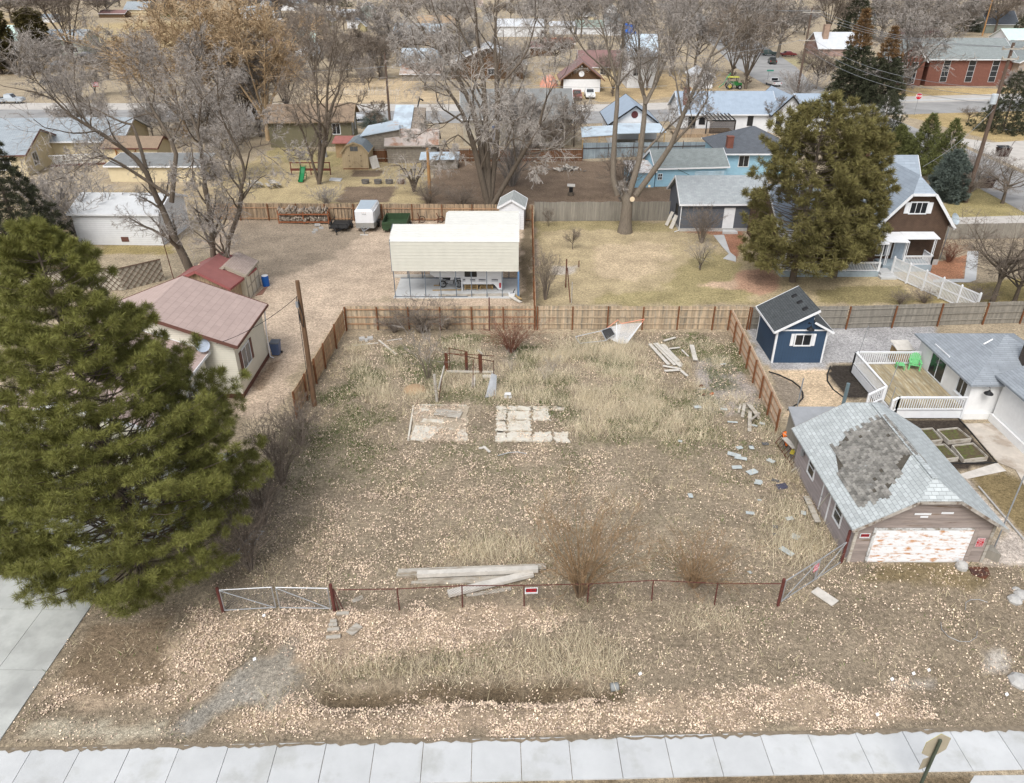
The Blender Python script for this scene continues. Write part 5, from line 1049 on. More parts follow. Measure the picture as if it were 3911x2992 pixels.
wb_ = thing('rubbish_bin', 'grey blue wheeled bin by the cream house downspout', 'bin', (-17.0,48.15,0)); mb = MB(); mb.hexa([(-17.25,47.9,.08),(-16.75,47.9,.08),(-16.75,48.4,.08),(-17.25,48.4,.08)], [(-17.32,47.82,1.0),(-16.68,47.82,1.0),(-16.68,48.48,1.0),(-17.32,48.48,1.0)]); mb.build('body', mat('bin_blue_grey', (.09,.13,.24), .5), wb_); mb = MB(); mb.hexa([(-17.36,47.78,1.01),(-16.64,47.78,1.01),(-16.64,48.52,1.01),(-17.36,48.52,1.01)], [(-17.3,47.85,1.1),(-16.7,47.85,1.1),(-16.7,48.45,1.1),(-17.3,48.45,1.1)]); mb.build('lid', mat('bin_grey', (.12,.13,.15), .5), wb_)
for sx in (-1,1): mb = MB(); mb.lathe((-17+sx*.28,48.42,.1), [(.1,0),(.1,.06)], 10, (sx,0,0)); mb.build('wheel', M['rubber'], wb_)
# sheds behind it
redr = mat('red_metal_roof', (.27,.11,.10), .6, .12, 1, tex='rib', tp=(.3,.15)); 
house('playhouse', 'dark wood hut with faded red metal roof under the bare tree', 'shed', (-27.6,57.1,0), (-22.9,56.4,0), 4.0, 2.0, rise=1.15, ridge='v', over=.35, wall=M['fenceB'], roof=redr, trim=mat('red_trim', (.28,.09,.085)))
tanr = mat('faded_tan_shingles', (.42,.335,.29), .95, .14, 2, tex='shingle', tp=(.3,.16), tdark=.8)
csh = house('cream_shed', 'cream panel shed with tan roof beside the blue barrel', 'shed', (-25.1,58.4,0), (-22.1,58.4,0), 3.2, 2.15, rise=.75, ridge='v', over=.12, wall=mat('cream_panel', (.58,.53,.42), .8, .08), roof=tanr, trim=mat('taupe_trim', (.34,.30,.24)))
mb = MB(); tz_ = lambda *a: mb.box(*a)
for y_ in (58.42, 59.45, 60.5, 61.52): mb.box(-22.095,-22.06,y_-.05,y_+.05,0,2.1)
mb.box(-22.095,-22.065,58.4,61.6,.95,1.05); mb.box(-22.15,-22.04,58.37,58.395,0,2.1); mb.build('battens', mat('taupe_batten', (.36,.32,.26)), csh)
br_ = thing('plastic_barrel', 'bright blue plastic barrel by the cream shed', 'barrel', (-21.55,61.4,0)); mb = MB(); mb.lathe((-21.55,61.4,0), [(.27,0),(.3,.06),(.31,.3),(.3,.33),(.31,.36),(.31,.66),(.3,.7),(.31,.74),(.3,.9),(.27,.95)], 18); mb.build('body', mat('blue_plastic', (.01,.09,.34), .4, .06), br_, smooth=False); mb = MB(); mb.lathe((-21.55,61.4,.951), [(.27,0),(.28,.03),(.2,.035)], 18); mb.build('lid', M['white'], br_)
slab_thing('brick_edging', 'row of red bricks laid on the ground by the blue barrel', [G(5,1950,860),(-21.6,60.9,0),G(5,2040,790),G(5,2000,850)], .05, mat('red_bricks', (.30,.14,.10), tex='brick', tp=(.2,.1)), 'edging')
# lattice fence
lf_ = thing('lattice_fence', 'brown diamond lattice fence over tan ribbed panels', 'fence', (-44.6,60.9,0)); lat = mat('lattice_brown', (.13,.085,.06)); cor = mat('tan_ribbed_panel', (.40,.36,.29), .7, .1, tex='lap', tp=(.12,.2), tdark=.75)
for A, B in (((-50,61,0),(-33.7,60.4,0)), ((-33.7,60.4,0),(-31.0,62.8,0))):
    A, B = V3(A), V3(B); d = (B-A); L_ = d.length; d.normalize(); n_ = V3((d.y,-d.x,0)); mb = MB(); mb.hexa([A-n_*.03, B-n_*.03, B, A], [A-n_*.03+V3((0,0,1.9)), B-n_*.03+V3((0,0,1.9)), B+V3((0,0,1.9)), A+V3((0,0,1.9))]); mb.build('panel', cor, lf_)
    mb = MB(); s = -1.9
    while s < L_:
        for sg_ in (1,-1):
            xa_, xb_ = (s, s+1.9) if sg_ > 0 else (s+1.9, s); za_, zb_ = 0.03, 1.93
            (p, zp_), (q_, zq_) = sorted([(xa_, za_), (xb_, zb_)])
            if q_ > 0 and p < L_:
                if p < 0: zp_ += (zq_-zp_)*(-p)/(q_-p); p = 0
                if q_ > L_: zq_ = zp_+(zq_-zp_)*(L_-p)/(q_-p); q_ = L_
                mb.beam(A+d*p+n_*(.03+.02*(sg_ > 0))+V3((0,0,zp_)), A+d*q_+n_*(.03+.02*(sg_ > 0))+V3((0,0,zq_)), .018, .06, up=n_)
        s += .55
    mb.beam(A+n_*.03+V3((0,0,1.97)), B+n_*.03+V3((0,0,1.97)), .12, .06); mb.build('lattice', lat, lf_)
whr = mat('white_metal_roof', (.52,.53,.53), .6, .06, tex='rib', tp=(.4,.1))
wg = house('white_garage', 'long white sided garage with white roof behind the bare tree', 'garage', (-43.5,72.5,0), (-34.9,72.3,0), 6.5, 3.2, rise=1.1, over=.25, wall=M['vinyl'], roof=whr)
for x_ in (-39.1,-37.0): mb = MB(); mb.box(x_,x_+.75,72.36,72.42,.35,.85); mb.build('vent', brn, wg)
bar_thing('metal_post', 'thin rusty mast behind the pink roof', 'post', [G(5,1290,760)+V3((0,1,0)), G(5,1290,760)+V3((-.2,1,4.8))], .035, M['rust'])
# ================================================================ cream carport with camper
crm = mat('cream_metal_panel', (.60,.585,.51), .55, .05); crw = mat('white_metal_panel', (.60,.595,.555), .5, .05); frm_ = mat('grey_blue_frame', (.12,.145,.17), .5, .1)
cp = thing('carport', 'tall cream ribbed metal carport with an open frame below', 'carport', (-9.9,58.8,0)); X0, X1 = -9.95, .55; YF, YB, YR = 58.75, 63.2, 60.95
def ribsheet(root, name, P, m, n_, th=.03, rib=.035):
    """panel from corner points P (a,b along x; c,d beyond) with raised ribs running along x"""
    a, b, c, d = [V3(p) for p in P]; nn = (b-a).cross(d-a).normalized(); mb = MB(); mb.hexa([a, b, c, d], [p+nn*th for p in (a, b, c, d)])
    for i in range(n_+1): p, q = a.lerp(d, i/n_), b.lerp(c, i/n_); mb.beam(p+nn*(th+.006), q+nn*(th+.006), .05, .016, up=nn)
    return mb.build(name, m, root)
ribsheet(cp, 'side_panel', [(X0,YF,2.42),(X1,YF,2.38),(X1,YF,4.85),(X0,YF,4.9)], crm, 9)
ribsheet(cp, 'roof', [(X0-.05,YF-.02,4.9),(X1+.05,YF-.02,4.87),(X1+.05,YF+.45,5.12),(X0-.05,YF+.45,5.14)], crw, 2); ribsheet(cp, 'roof', [(X0-.05,YF+.45,5.14),(X1+.05,YF+.45,5.12),(X1+.05,YR,5.62),(X0-.05,YR,5.64)], crw, 7); ribsheet(cp, 'roof', [(X0-.05,YR,5.64),(X1+.05,YR,5.62),(X1+.05,YB,4.95),(X0-.05,YB,4.95)], crw, 8)
ribsheet(cp, 'side_panel', [(X1,YB+.05,2.6),(X0,YB+.05,2.6),(X0,YB+.05,4.9),(X1,YB+.05,4.9)], crm, 9)
for i in range(9):
    x = X0+.08+i*(X1-X0-.16)/8; mb = MB(); mb.box(x-.035,x+.035,YF+.06,YF+.13,0.06,4.85); mb.build('post', frm_, cp)
    if i < 8: x2 = x+.55; mb = MB(); mb.box(x2-.035,x2+.035,YB-.1,YB-.03,.06,4.9); mb.build('post', frm_, cp)
mb = MB(); mb.box(X0,X0+6.2,YF+.02,YF+.1,.02,.1); mb.box(X0,X1,YB-.12,YB-.02,.02,.1); mb.beam((X0-.02,YF,2.3),(X0-.02,YF,4.95),.05,.05); mb.beam((X0-.02,YF,4.95),(X0-.02,YR,5.68),.05,.06); mb.beam((X0-.02,YR,5.68),(X0-.02,YB,4.95),.05,.06); mb.build('base_rail', frm_, cp)
mb = MB(); mb.box(X1-.08,X1+.06,YF-.02,YF+.12,.0,2.4); mb.build('corner_post', mat('blue_corner_post', (.12,.22,.38), .5), cp)
sheet('carport_floor', [(X0-.05,58.6),(X1+.1,58.6),(X1+.1,63.2),(X0-.05,63.2)], .05, M['conc'], 'pale concrete floor under the cream carport', th=.08)
timber('grey weathered sleeper along the carport front', 29, (790,545), (2000,530), .2, .2, .02, 'oldwood', 'boards at the carport')
timber('pale board leaning out at the carport right corner', 29, (1900,545), (2070,635), .28, .06, .06, 'oldwood2', 'boards at the carport'); timber('short brown board at the carport right corner', 29, (1985,525), (2075,590), .22, .05, .12, 'pallet', 'boards at the carport')
timber('pale sleeper along the back of the carport floor', 29, (110,242), (900,240), .25, .22, .05, 'oldwood2', 'boards at the carport')
timber('long thin plank on the carport floor in front of the motorbike', 29, (700,447), (1160,440), .14, .05, .06, 'pallet', 'boards at the carport'); timber('short plank behind the motorbike rear wheel', 29, (720,372), (830,372), .16, .05, .06, 'pallet', 'boards at the carport')
# second carport
c2 = thing('carport', 'lower cream metal carport roof behind the tall one', 'carport', (-6,64.2,0)); ribsheet(c2, 'roof', [(-5.95,63.9,4.35),(.65,63.9,4.35),(.65,66.6,4.95),(-5.95,66.6,4.95)], crw, 7); ribsheet(c2, 'roof', [(-5.95,66.6,4.95),(.65,66.6,4.95),(.65,69.2,4.35),(-5.95,69.2,4.35)], crw, 7)
for x in (-5.8,-2.6,.5):
    for y in (64,69): mb = MB(); mb.box(x-.04,x+.04,y-.04,y+.04,0,4.35); mb.build('post', frm_, c2)
ribsheet(c2, 'side_panel', [(.62,69,2.4),(-5.9,69,2.4),(-5.9,69,4.3),(.62,69,4.3)], crm, 5)
# slide-in camper
cm_ = thing('truck_camper', 'white slide in camper parked under the cream carport', 'camper', (-4.3,60.2,0)); wv = mat('camper_white', (.74,.75,.76), .4, .04, tex='lap', tp=(.28,.05), tdark=.85)
mb = MB(); prof_ = [(-7.0,1.55),(-6.6,1.28),(-4.4,1.22),(-4.3,.62),(-1.55,.62),(-1.15,.12),(-.8,.12),(-.8,3.1),(-6.4,3.1),(-7.0,2.7)]; mb.prism([(x,60.25,z) for x,z in prof_], (0,2.1,0)); mb.build('body', wv, cm_)
window(cm_, (-4.0,60.25,1.35), (1,0,0), (0,-1,0), .95, .75, fr=M['black'], nm=0, fw=.04)
for x, w_ in ((-4.2,.2),(-3.6,.45),(-2.85,.6),(-1.75,.55)): mb = MB(); mb.box(x,x+w_,60.225,60.248,.88,1.08); mb.build('hatch', mat('hatch_grey_%d' % int(-x*10), (.45,.46,.48)), cm_); mb = MB(); mb.box(x,x+w_,60.218,60.224,1.03,1.08); mb.build('hatch_shade', M['black'], cm_)
mb = MB(); mb.box(-4.34,-4.26,60.12,60.22,0,1.3); mb.build('jack_leg', M['white'], cm_); mb = MB(); mb.box(-.86,-.78,60.12,60.22,0,1.3); mb.build('jack_leg', M['dullsteel'], cm_); mb = MB(); mb.box(-1.1,-.95,60.23,60.248,.3,.75); mb.build('tail_lamp', red, cm_)
# motorbike
mbk = thing('dirt_bike', 'black and white dirt bike standing on the carport floor', 'motorbike', (-5.3,60.9,.05))
def wheel_part(root, c, r, w_, ax=(0,1,0), rim=None, name='wheel', hub=.0):
    ax = V3(ax).normalized(); mb = MB(); n_ = 18; a = ax.orthogonal().normalized(); b = ax.cross(a); c = V3(c)
    mb.tube([c+(a*math.cos(t)+b*math.sin(t))*(r-w_/2) for t in [2*math.pi*i/n_ for i in range(n_+1)]], w_/2, 6); o = mb.build(name, M['rubber'], root); m2 = MB(); m2.lathe(c-ax*.03, [(r-w_*.95,0),(r-w_*.95,.06)], 16, ax) if not hub else [m2.beam(c, c+(a*math.cos(t)+b*math.sin(t))*(r-w_*.8), .012, .012) for t in [2*math.pi*i/12 for i in range(12)]]; m2.build('rim', rim or M['steel'], o); return o
wheel_part(mbk, (-6.0,60.9,.38), .33, .11, hub=1); wheel_part(mbk, (-4.62,60.9,.40), .35, .09, hub=1)
mb = MB(); mb.tube([(-4.62,60.9,.40),(-4.82,60.9,.95),(-4.92,60.9,1.18)], .035, 6); mb.tube([(-4.92,60.65,1.2),(-4.92,61.15,1.2)], .02, 5); mb.tube([(-4.9,60.9,1.0),(-5.3,60.9,.8),(-5.7,60.9,.75),(-6.0,60.9,.38)], .035, 6); mb.tube([(-4.92,60.9,.95),(-5.1,60.9,.45),(-5.6,60.9,.42),(-6.0,60.9,.38)], .04, 6); mb.build('frame', M['black'], mbk)
mb = MB(); mb.hexa([(-5.55,60.78,.45),(-5.1,60.78,.42),(-5.1,61.02,.42),(-5.55,61.02,.45)], [(-5.5,60.8,.75),(-5.08,60.8,.78),(-5.08,61,.78),(-5.5,61,.75)]); mb.build('engine', M['dullsteel'], mbk)
mb = MB(); mb.hexa([(-5.35,60.8,.8),(-4.98,60.8,.85),(-4.98,61,.85),(-5.35,61,.8)], [(-5.3,60.82,1.0),(-5.0,60.82,1.08),(-5.0,60.98,1.08),(-5.3,60.98,1.0)]); mb.hexa([(-6.3,60.84,.92),(-5.95,60.84,.86),(-5.95,60.96,.86),(-6.3,60.96,.92)], [(-6.3,60.84,.95),(-5.95,60.84,.92),(-5.95,60.96,.92),(-6.3,60.96,.95)]); mb.hexa([(-4.75,60.85,.82),(-4.4,60.86,.74),(-4.4,60.94,.74),(-4.75,60.95,.82)], [(-4.75,60.85,.85),(-4.4,60.86,.77),(-4.4,60.94,.77),(-4.75,60.95,.85)]); mb.build('fairing', M['white'], mbk)
mb = MB(); mb.hexa([(-6.0,60.82,.84),(-5.32,60.82,.84),(-5.32,60.98,.84),(-6.0,60.98,.84)], [(-6.0,60.83,.95),(-5.32,60.83,.93),(-5.32,60.97,.93),(-6.0,60.97,.95)]); mb.build('seat', M['black'], mbk)
def pallet(label, x, y, z, n_=2):
    r = thing('pallet', label, 'pallet', (x,y,z), 'pallets under the camper')
    for k in range(n_):
        mb = MB(); zz = z+k*.16
        for i in range(6): mb.box(x,x+1.15,y+i*.18,y+i*.18+.11,zz+.11,zz+.135)
        mb.build('deck', M['pallet'], r); mb = MB()
        for j in (0,.52,1.05): mb.box(x+j,x+j+.1,y,y+1.0,zz,zz+.108)
        mb.build('stringer', M['pallet'], r)
pallet('left stack of wooden pallets under the camper', -4.1, 60.35, .05, 3); pallet('right stack of wooden pallets under the camper', -2.8, 60.45, .05, 2)
bk = thing('plastic_tub', 'white plastic tub at the carport blue post', 'tub', (.05,58.95,.05)); mb = MB(); mb.hexa([(-.25,58.75,.05),(.2,58.75,.05),(.2,59.1,.05),(-.25,59.1,.05)], [(-.3,58.7,.35),(.25,58.7,.35),(.25,59.15,.35),(-.3,59.15,.35)]); mb.build('body', M['white'], bk); mb = MB(); mb.tube([(-.2,58.9,.36),(0,58.85,.40),(.2,58.95,.36),(.1,59.05,.38),(.25,59.0,.7)], .03, 6); mb.build('hose', M['black'], bk)
bar_thing('metal_post', 'thin red brown post before the carport and fence', 'post', [(-1.75,52.2,0),(-1.72,52.2,2.75)], .045, M['rustred'])
# ================================================================ trailers, rack and odds along the back fence
tw = mat('trailer_white', (.72,.73,.74), .35, .04)
ct = thing('cargo_trailer', 'white enclosed cargo trailer with grey roof and metal nose', 'trailer', (-15.4,76.4,.3)); mb = MB(); x0, x1, y0, y1 = -16.45, -14.35, 76.5, 80.1
B_ = [(x0+.12,y0,.45),(x1-.12,y0,.45),(x1,y0+.35,.45),(x1,y1,.45),(x0,y1,.45),(x0,y0+.35,.45)]
mb.prism(B_, (0,0,.55)); mb.build('stone_guard', mat('metal_stone_guard', (.42,.42,.40), .35, .08, metal=.5), ct)
mb = MB(); mb.prism([(p[0],p[1]+.006,1.005) for p in B_], (0,0,1.15)); mb.hexa([(x0+.12,y0,2.16),(x1-.12,y0,2.16),(x1-.02,y1,2.16),(x0+.02,y1,2.16)], [(x0+.3,y0+.12,2.42),(x1-.3,y0+.12,2.42),(x1-.12,y1,2.42),(x0+.12,y1,2.42)]); mb.build('body', tw, ct)
mb = MB(); mb.hexa([(x0+.34,y0+.2,2.421),(x1-.34,y0+.2,2.421),(x1-.16,y1-.05,2.421),(x0+.16,y1-.05,2.421)], [(x0+.34,y0+.2,2.45),(x1-.34,y0+.2,2.45),(x1-.16,y1-.05,2.45),(x0+.16,y1-.05,2.45)]); mb.build('roof', mat('trailer_roof_grey', (.36,.42,.47), .4, .05), ct)
mb = MB(); mb.tube([(-15.85,y0,.5),(-15.4,y0-1.1,.45)], .05, 6); mb.tube([(-14.95,y0,.5),(-15.4,y0-1.1,.45)], .05, 6); mb.tube([(-15.4,y0-.75,.05),(-15.4,y0-.75,.95)], .05, 6); mb.build('tongue', M['dullsteel'], ct)
for y in (78.3,): wheel_part(ct, (x1+.05,y,.34), .33, .2, (1,0,0)); wheel_part(ct, (x0-.05,y,.34), .33, .2, (1,0,0))
mb = MB(); mb.box(x1,x1+.22,77.8,78.8,.6,.78); mb.build('mudguard', M['black'], ct)
for i in range(3): mb = MB(); mb.box(-15.62+i*.18,-15.56+i*.18,y0-.02,y0,2.05,2.09); mb.build('marker_lamp', mat('amber_%d' % i, (.5,.2,.03)), ct)
mb = MB(); mb.box(-15.75,-15.1,y0-.012,y0,1.85,2.0); mb.build('nameplate', M['white'], ct); text_mesh('TRAILER', .12, M['black'], ct, (-15.42,y0-.014,1.925), (1,0,0), (0,0,1))
mb = MB(); mb.obox((-15.4,75.6,.03),(.42,0,0),(0,.14,0),(0,0,.03)); o = mb.build('wood_block', M['oldwood2'], org=(-15.4,75.6,0)); tag(o, 'flat pale plank under the white trailer jack', 'plank')
ut = thing('utility_trailer', 'black open utility trailer with upright ramp gate', 'trailer', (-18.2,77,.3)); x0, x1, y0, y1 = -19.15, -17.25, 76.4, 79.2
mb = MB(); mb.box(x0,x1,y0,y1,.42,.5); mb.build('deck', mat('black_deck', (.03,.028,.026), .8), ut); mb = MB()
for z in (.45,.85):
    for a, b in (((x0,y0),(x1,y0)),((x0,y0),(x0,y1)),((x1,y0),(x1,y1))): mb.beam((a[0],a[1],z),(b[0],b[1],z),.06,.06)
for x in (x0,(x0+x1)/2,x1):
    for y in (y0,(y0+y1)/2,y1):
        if x in (x0,x1) or y == y0: mb.box(x-.03,x+.03,y-.03,y+.03,.4,.87)
mb.tube([(x0+.5,y0,.45),(-18.2,y0-1.2,.42)], .05, 6); mb.tube([(x1-.5,y0,.45),(-18.2,y0-1.2,.42)], .05, 6); mb.tube([(-18.2,y0-1.0,.05),(-18.2,y0-1.0,.6)], .05, 6); mb.build('frame', M['black'], ut)
mb = MB(); mb.beam((x0,y1,.5),(x0,y1,1.75),.05,.05); mb.beam((x1,y1,.5),(x1,y1,1.75),.05,.05); mb.beam((x0,y1,1.75),(x1,y1,1.75),.05,.05)
for i in range(1,5): x = x0+(x1-x0)*i/5; mb.beam((x,y1,.5),(x,y1,1.75),.03,.03)
mb.build('ramp_gate', M['black'], ut); wheel_part(ut, (x1+.14,78.0,.32), .32, .18, (1,0,0)); wheel_part(ut, (x0-.14,78.0,.32), .32, .18, (1,0,0))
gt = thing('dump_trailer', 'dark green open box trailer half behind the carport', 'trailer', (-12.4,77.5,.3)); grm = mat('dark_green_paint', (.035,.065,.03), .6, .15); x0, x1, y0, y1 = -13.6, -11.0, 76.3, 79.6; mb = MB()
mb.box(x0,x1,y0,y1,.45,.52); mb.box(x0,x0+.06,y0,y1,.521,1.15); mb.box(x1-.06,x1,y0,y1,.521,1.15); mb.box(x0+.061,x1-.061,y0,y0+.06,.521,1.15); mb.box(x0+.061,x1-.061,y1-.06,y1,.521,1.15); mb.build('box', grm, gt); mb = MB(); mb.beam((x0,y0-.03,.95),(x1,y0-.03,.95),.08,.1); mb.box(x0+.1,x0+.7,y0-.1,y0-.02,.3,.55); mb.build('drawbar', grm, gt)
for x in (x0-.14,x1+.14): wheel_part(gt, (x,78.2,.36), .36, .2, (1,0,0))
wr = thing('firewood_rack', 'long red brown rack stacked with split firewood', 'rack', (-22.6,79.7,0)); rk = mat('rack_red_brown', (.27,.10,.045), .85, .2, 4); mb = MB()
for x in (-25.3,-22.6,-19.9):
    for y in (79.45,80.2): mb.beam((x,y,0),(x,y,1.45),.1,.1)
for z in (.2,1.05):
    for y in (79.45,80.2): mb.beam((-25.35,y,z),(-19.85,y,z),.09,.14)
mb.build('frame', rk, wr); lg = mat('split_firewood', (.30,.25,.20), .95, .2, 3, isl=.55); mb = MB()
for zb, mx in ((.28,.45),(1.13,.5)):
    for i in range(150):
        x = RN.uniform(-25.2,-20.0); hmax = mx*(.5+.5*abs(math.sin(x*1.7+zb))); z = zb+RN.uniform(0,hmax); r_ = RN.uniform(.06,.1); y = RN.uniform(79.35,79.5); dz = RN.uniform(-.15,.25); mb.tube([(x,y,z+.05),(x+RN.uniform(-.15,.15),y+.6,z+.05+dz)], r_, 5)
mb.build('firewood', lg, wr)
for (a, b, lb) in (((6,1020),0,0),): pass
for x_, y_, s_, lb in ((445,345,.4,'pale broken concrete on the cinder block heap'),(415,400,.22,'cinder block lowest of the heap'),(430,382,.3,'flat pale block in the middle of the heap'),(475,365,.3,'dark block at the right of the heap')):
    g = G(6,x_,y_); mb = MB(); mb.obox(g+V3((0,0,s_*.4 if s_ > .35 else .1)), V3((s_*.7,.05,0)), V3((-.05,s_*.4,0)), V3((0,0,.1))); o = mb.build('cinder_block', M['cinder'], org=g); tag(o, lb, 'block', 'blocks left of the black trailer')
lb_ = thing('lumber_stack', 'low stack of pale lumber on blocks left of the firewood', 'stack', G(6,-60,300)); g = G(5,1840,270); mb = MB()
for i in range(5): mb.beam((g.x-1.6,g.y+i*.16,.55),(g.x+1.3,g.y+i*.16,.55),.14,.1)
mb.build('boards', M['oldwood2'], lb_); mb = MB(); mb.box(g.x-.3,g.x+.3,g.y,g.y+.6,0,.49); mb.build('block', M['fenceG'], lb_)
bar_thing('log', 'pale log on the ground left of the firewood rack', 'log', [G(5,1990,258)+V3((0,0,.15)), G(5,2095,262)+V3((0,0,.15))], .16, M['barkg'])
for x_, yt, lb in ((1018,225,'rusty curved iron implement behind the green trailer'),(1255,240,'rusty upright iron implement by the back fence'),(1405,240,'rusty spoked implement left of the carport')):
    g = G(6,x_,320); r = thing('farm_implement', lb, 'implement', g, 'rusty farm implements'); mb = MB(); h_ = AT(6,x_,yt,g.y).z; mb.tube([g, g+V3((.1,0,h_*.6)), g+V3((-.1,0,h_))], .05, 5); mb.tube([g+V3((-.4,0,.3)), g+V3((.5,.2,.5))], .05, 5); mb.build('frame', M['rust'], r); wheel_part(r, g+V3((.35,.1,.4)), .38, .07, (0,1,0), M['rust'], hub=1)
# small tall white shed
tsd = house('white_shed', 'narrow tall white shed with roll door behind the carport', 'shed', (-1.35,77.6,0), (1.25,77.4,0), 3.4, 2.35, rise=.75, ridge='v', over=.15, wall=M['vinyl'], roof=mat('pale_grey_shed_roof', (.38,.40,.39), .9, .08, tex='shingle', tp=(.3,.16)), trim=M['white'])
mb = MB(); [mb.box(-.9,.85,77.36,77.44,.05+i*.2,.24+i*.2) for i in range(9)]; mb.build('roll_door', M['white'], tsd)
# ================================================================ grey garage, light blue garage, blue house, brick house
lgs = mat('light_grey_shingles', (.33,.355,.365), .95, .1, 2, tex='shingle', tp=(.5,.2), tdark=.8, c2=(.42,.44,.45), c2amt=.3, c2scale=1.5)
slate = mat('slate_siding', (.115,.125,.145), .75, .06, tex='lap', tp=(.16,.14), tdark=.6)
gg_ = house('grey_garage', 'slate grey garage with pale shingle roof and white door', 'garage', (17.68,76.85,0), (26.6,77.0,0), 6.0, 3.05, rise=1.95, over=.32, wall=slate, roof=lgs, fnd=M['cinder'], doors=[('F', 4.55, .3, .98, 2.1, M['white'])], wins=[('L', 3.5, 1.3, .9, 1.0, dict(nm=1, fr=M['black'], fw=.05))])
mb = MB(); mb.tube([(17.55,76.65,2.9),(17.6,76.72,2.7),(17.6,76.72,.15),(17.1,76.5,.06)], .05, 6); mb.build('downspout', M['white'], gg_)
slab_thing('door_step', 'pale concrete step at the grey garage door', [(22.0,75.9,0),(23.6,75.9,0),(23.5,76.75,0),(22.2,76.75,0)], .22, M['conc'], 'step')
for a, b, w_, lb in (((16.6,78.6,.1),(17.2,78.9,1.5),.35,'pale window frame leaning on the grey garage'),((16.9,77.6,.05),(17.45,78.0,1.4),.4,'grey door panel leaning on the grey garage')): mb = MB(); mb.beam(a, b, w_, .05, up=(0,1,0)); o = mb.build('leaning_panel', M['oldwood2'], org=a); tag(o, lb, 'panel', 'panels leaning on the grey garage')
tb = thing('toy_bin', 'blue and black tub behind the grey garage corner', 'tub', (17.0,81.5,0)); mb = MB(); mb.box(16.6,17.3,81.3,81.8,0,.6); mb.build('body', M['black'], tb); mb = MB(); mb.box(17.0,17.4,81.25,81.7,.61,.8); mb.build('lid', mat('bright_blue_lid', (.02,.12,.5)), tb)
lbl = mat('light_blue_siding', (.30,.50,.62), .7, .06, tex='lap', tp=(.2,.1), tdark=.8); gsh = mat('grey_green_shingles', (.22,.245,.24), .95, .12, 1.5, tex='shingle', tp=(.5,.2), tdark=.75)
lg_ = house('blue_garage', 'light blue low garage with grey shingle roof behind the forked tree', 'garage', (18.1,95.0,0), (27.2,96.0,0), 5.6, 2.35, rise=1.55, over=.25, wall=lbl, roof=gsh, wins=[('F', -2.0+2.3, .9, .5, .7, dict(nm=1, hm=1, fw=.05))])
mb = MB(); [mb.obox((25,95.68,1.2+i*.18),(1.9,.2,0),(0,.02,0),(0,0,.07)) for i in range(4)]; mb.build('overhead_door', mat('pale_blue_door', (.42,.55,.63)), lg_); mb = MB(); mb.beam((20.8,94.9,2.2),(22.3,95.0,1.5),.05,.05); mb.build('brace', M['black'], lg_)
house('lean_to', 'small lean to with rusty white roof beside the light blue garage', 'lean to', (14.9,94.6,0), (17.95,94.8,0), 4.2, 1.9, rise=.35, kind='shed', over=.15, wall=lbl, roof=mat('rusty_white_roof', (.60,.58,.56), .7, .1, c2=(.36,.20,.13), c2amt=.42, c2scale=.9, tex='rib', tp=(.4,.1)))
hv = mat('hvac_grey', (.22,.27,.30)); 
dgr = mat('dark_grey_shingles', (.105,.115,.13), .95, .12, 1.5, tex='shingle', tp=(.5,.2), tdark=.75); dbk = mat('red_brown_brick', (.17,.065,.045), .9, .15, tex='brick', tp=(.2,.075))
house('blue_house', 'light blue house with dark hipped roof and brick chimney', 'house', (27.6,100.4,0), (37.5,100.4,0), 9.5, 3.15, rise=2.3, over=.5, kind='hip', wall=lbl, roof=dgr, wins=[('F', 2.3, 1.3, 1.25, 1.35, dict(nm=1, fw=.08))], chims=[(.9, 1.0, .8, 4.9, dbk)])
bkw = mat('dark_brown_brick_wall', (.085,.05,.032), .9, .2, mort=(.11,.08,.06), tex='brick', tp=(.22,.08)); bgr = mat('blue_grey_long_shingles', (.29,.335,.385), .9, .06, 1.2, tex='shingle', tp=(1.1,.3), tdark=.78)
bh = thing('brick_house', 'dark brick house with blue grey clipped gable roof and porch', 'house', (33.4,66.8,0)); x0, x1, y0, y1 = 33.6, 39.9, 66.8, 78
GXm = (x0+x1)/2; ez = 4.1; rz = 7.9; hw_ = (x1-x0)/2; slp = (rz-ez)/hw_; cz = 6.65; cxw = hw_-(cz-ez)/slp
def gab(mb, y, fl):
    P = [(x0,y,0),(x1,y,0),(x1,y,ez),(GXm+cxw,y,cz),(GXm-cxw,y,cz),(x0,y,ez)]; mb.face(P[::-1] if fl else P)
mb = MB(); gab(mb, y0, 0); gab(mb, y1, 1); mb.face([(x0,y1,0),(x0,y0,0),(x0,y0,ez),(x0,y1,ez)]); mb.face([(x1,y0,0),(x1,y1,0),(x1,y1,ez),(x1,y0,ez)]); mb.build('wall', bkw, bh)
o_ = .45; rb = MB(); T = V3((0,0,.12)); hd = 1.6; a0, a1 = V3((GXm,y0-o_+hd,rz)), V3((GXm,y1+o_,rz)); eL = [V3((x0-o_,y0-o_,ez-o_*slp)), V3((x0-o_,y1+o_,ez-o_*slp))]; eR = [V3((x1+o_,y0-o_,ez-o_*slp)), V3((x1+o_,y1+o_,ez-o_*slp))]; fL, fR = V3((GXm-cxw,y0-o_,cz)), V3((GXm+cxw,y0-o_,cz))
for Fp in ([eL[0], fL, a0, a1, eL[1]], [eR[0], eR[1], a1, a0, fR], [fL, fR, a0]): rb.face([p+T for p in Fp][::-1]); rb.face(Fp)
L_ = [eL[0], fL, fR, eR[0], eR[1], a1, eL[1]]
for i in range(7): rb.face([L_[i], L_[(i+1) % 7], L_[(i+1) % 7]+T, L_[i]+T])
bro = rb.build('roof', bgr, bh)
tr = MB()
for a, b in ((eL[0], fL), (fL, fR), (fR, eR[0])): tr.beam(a+V3((0,-.03,.02)), b+V3((0,-.03,.02)), .05, .24)
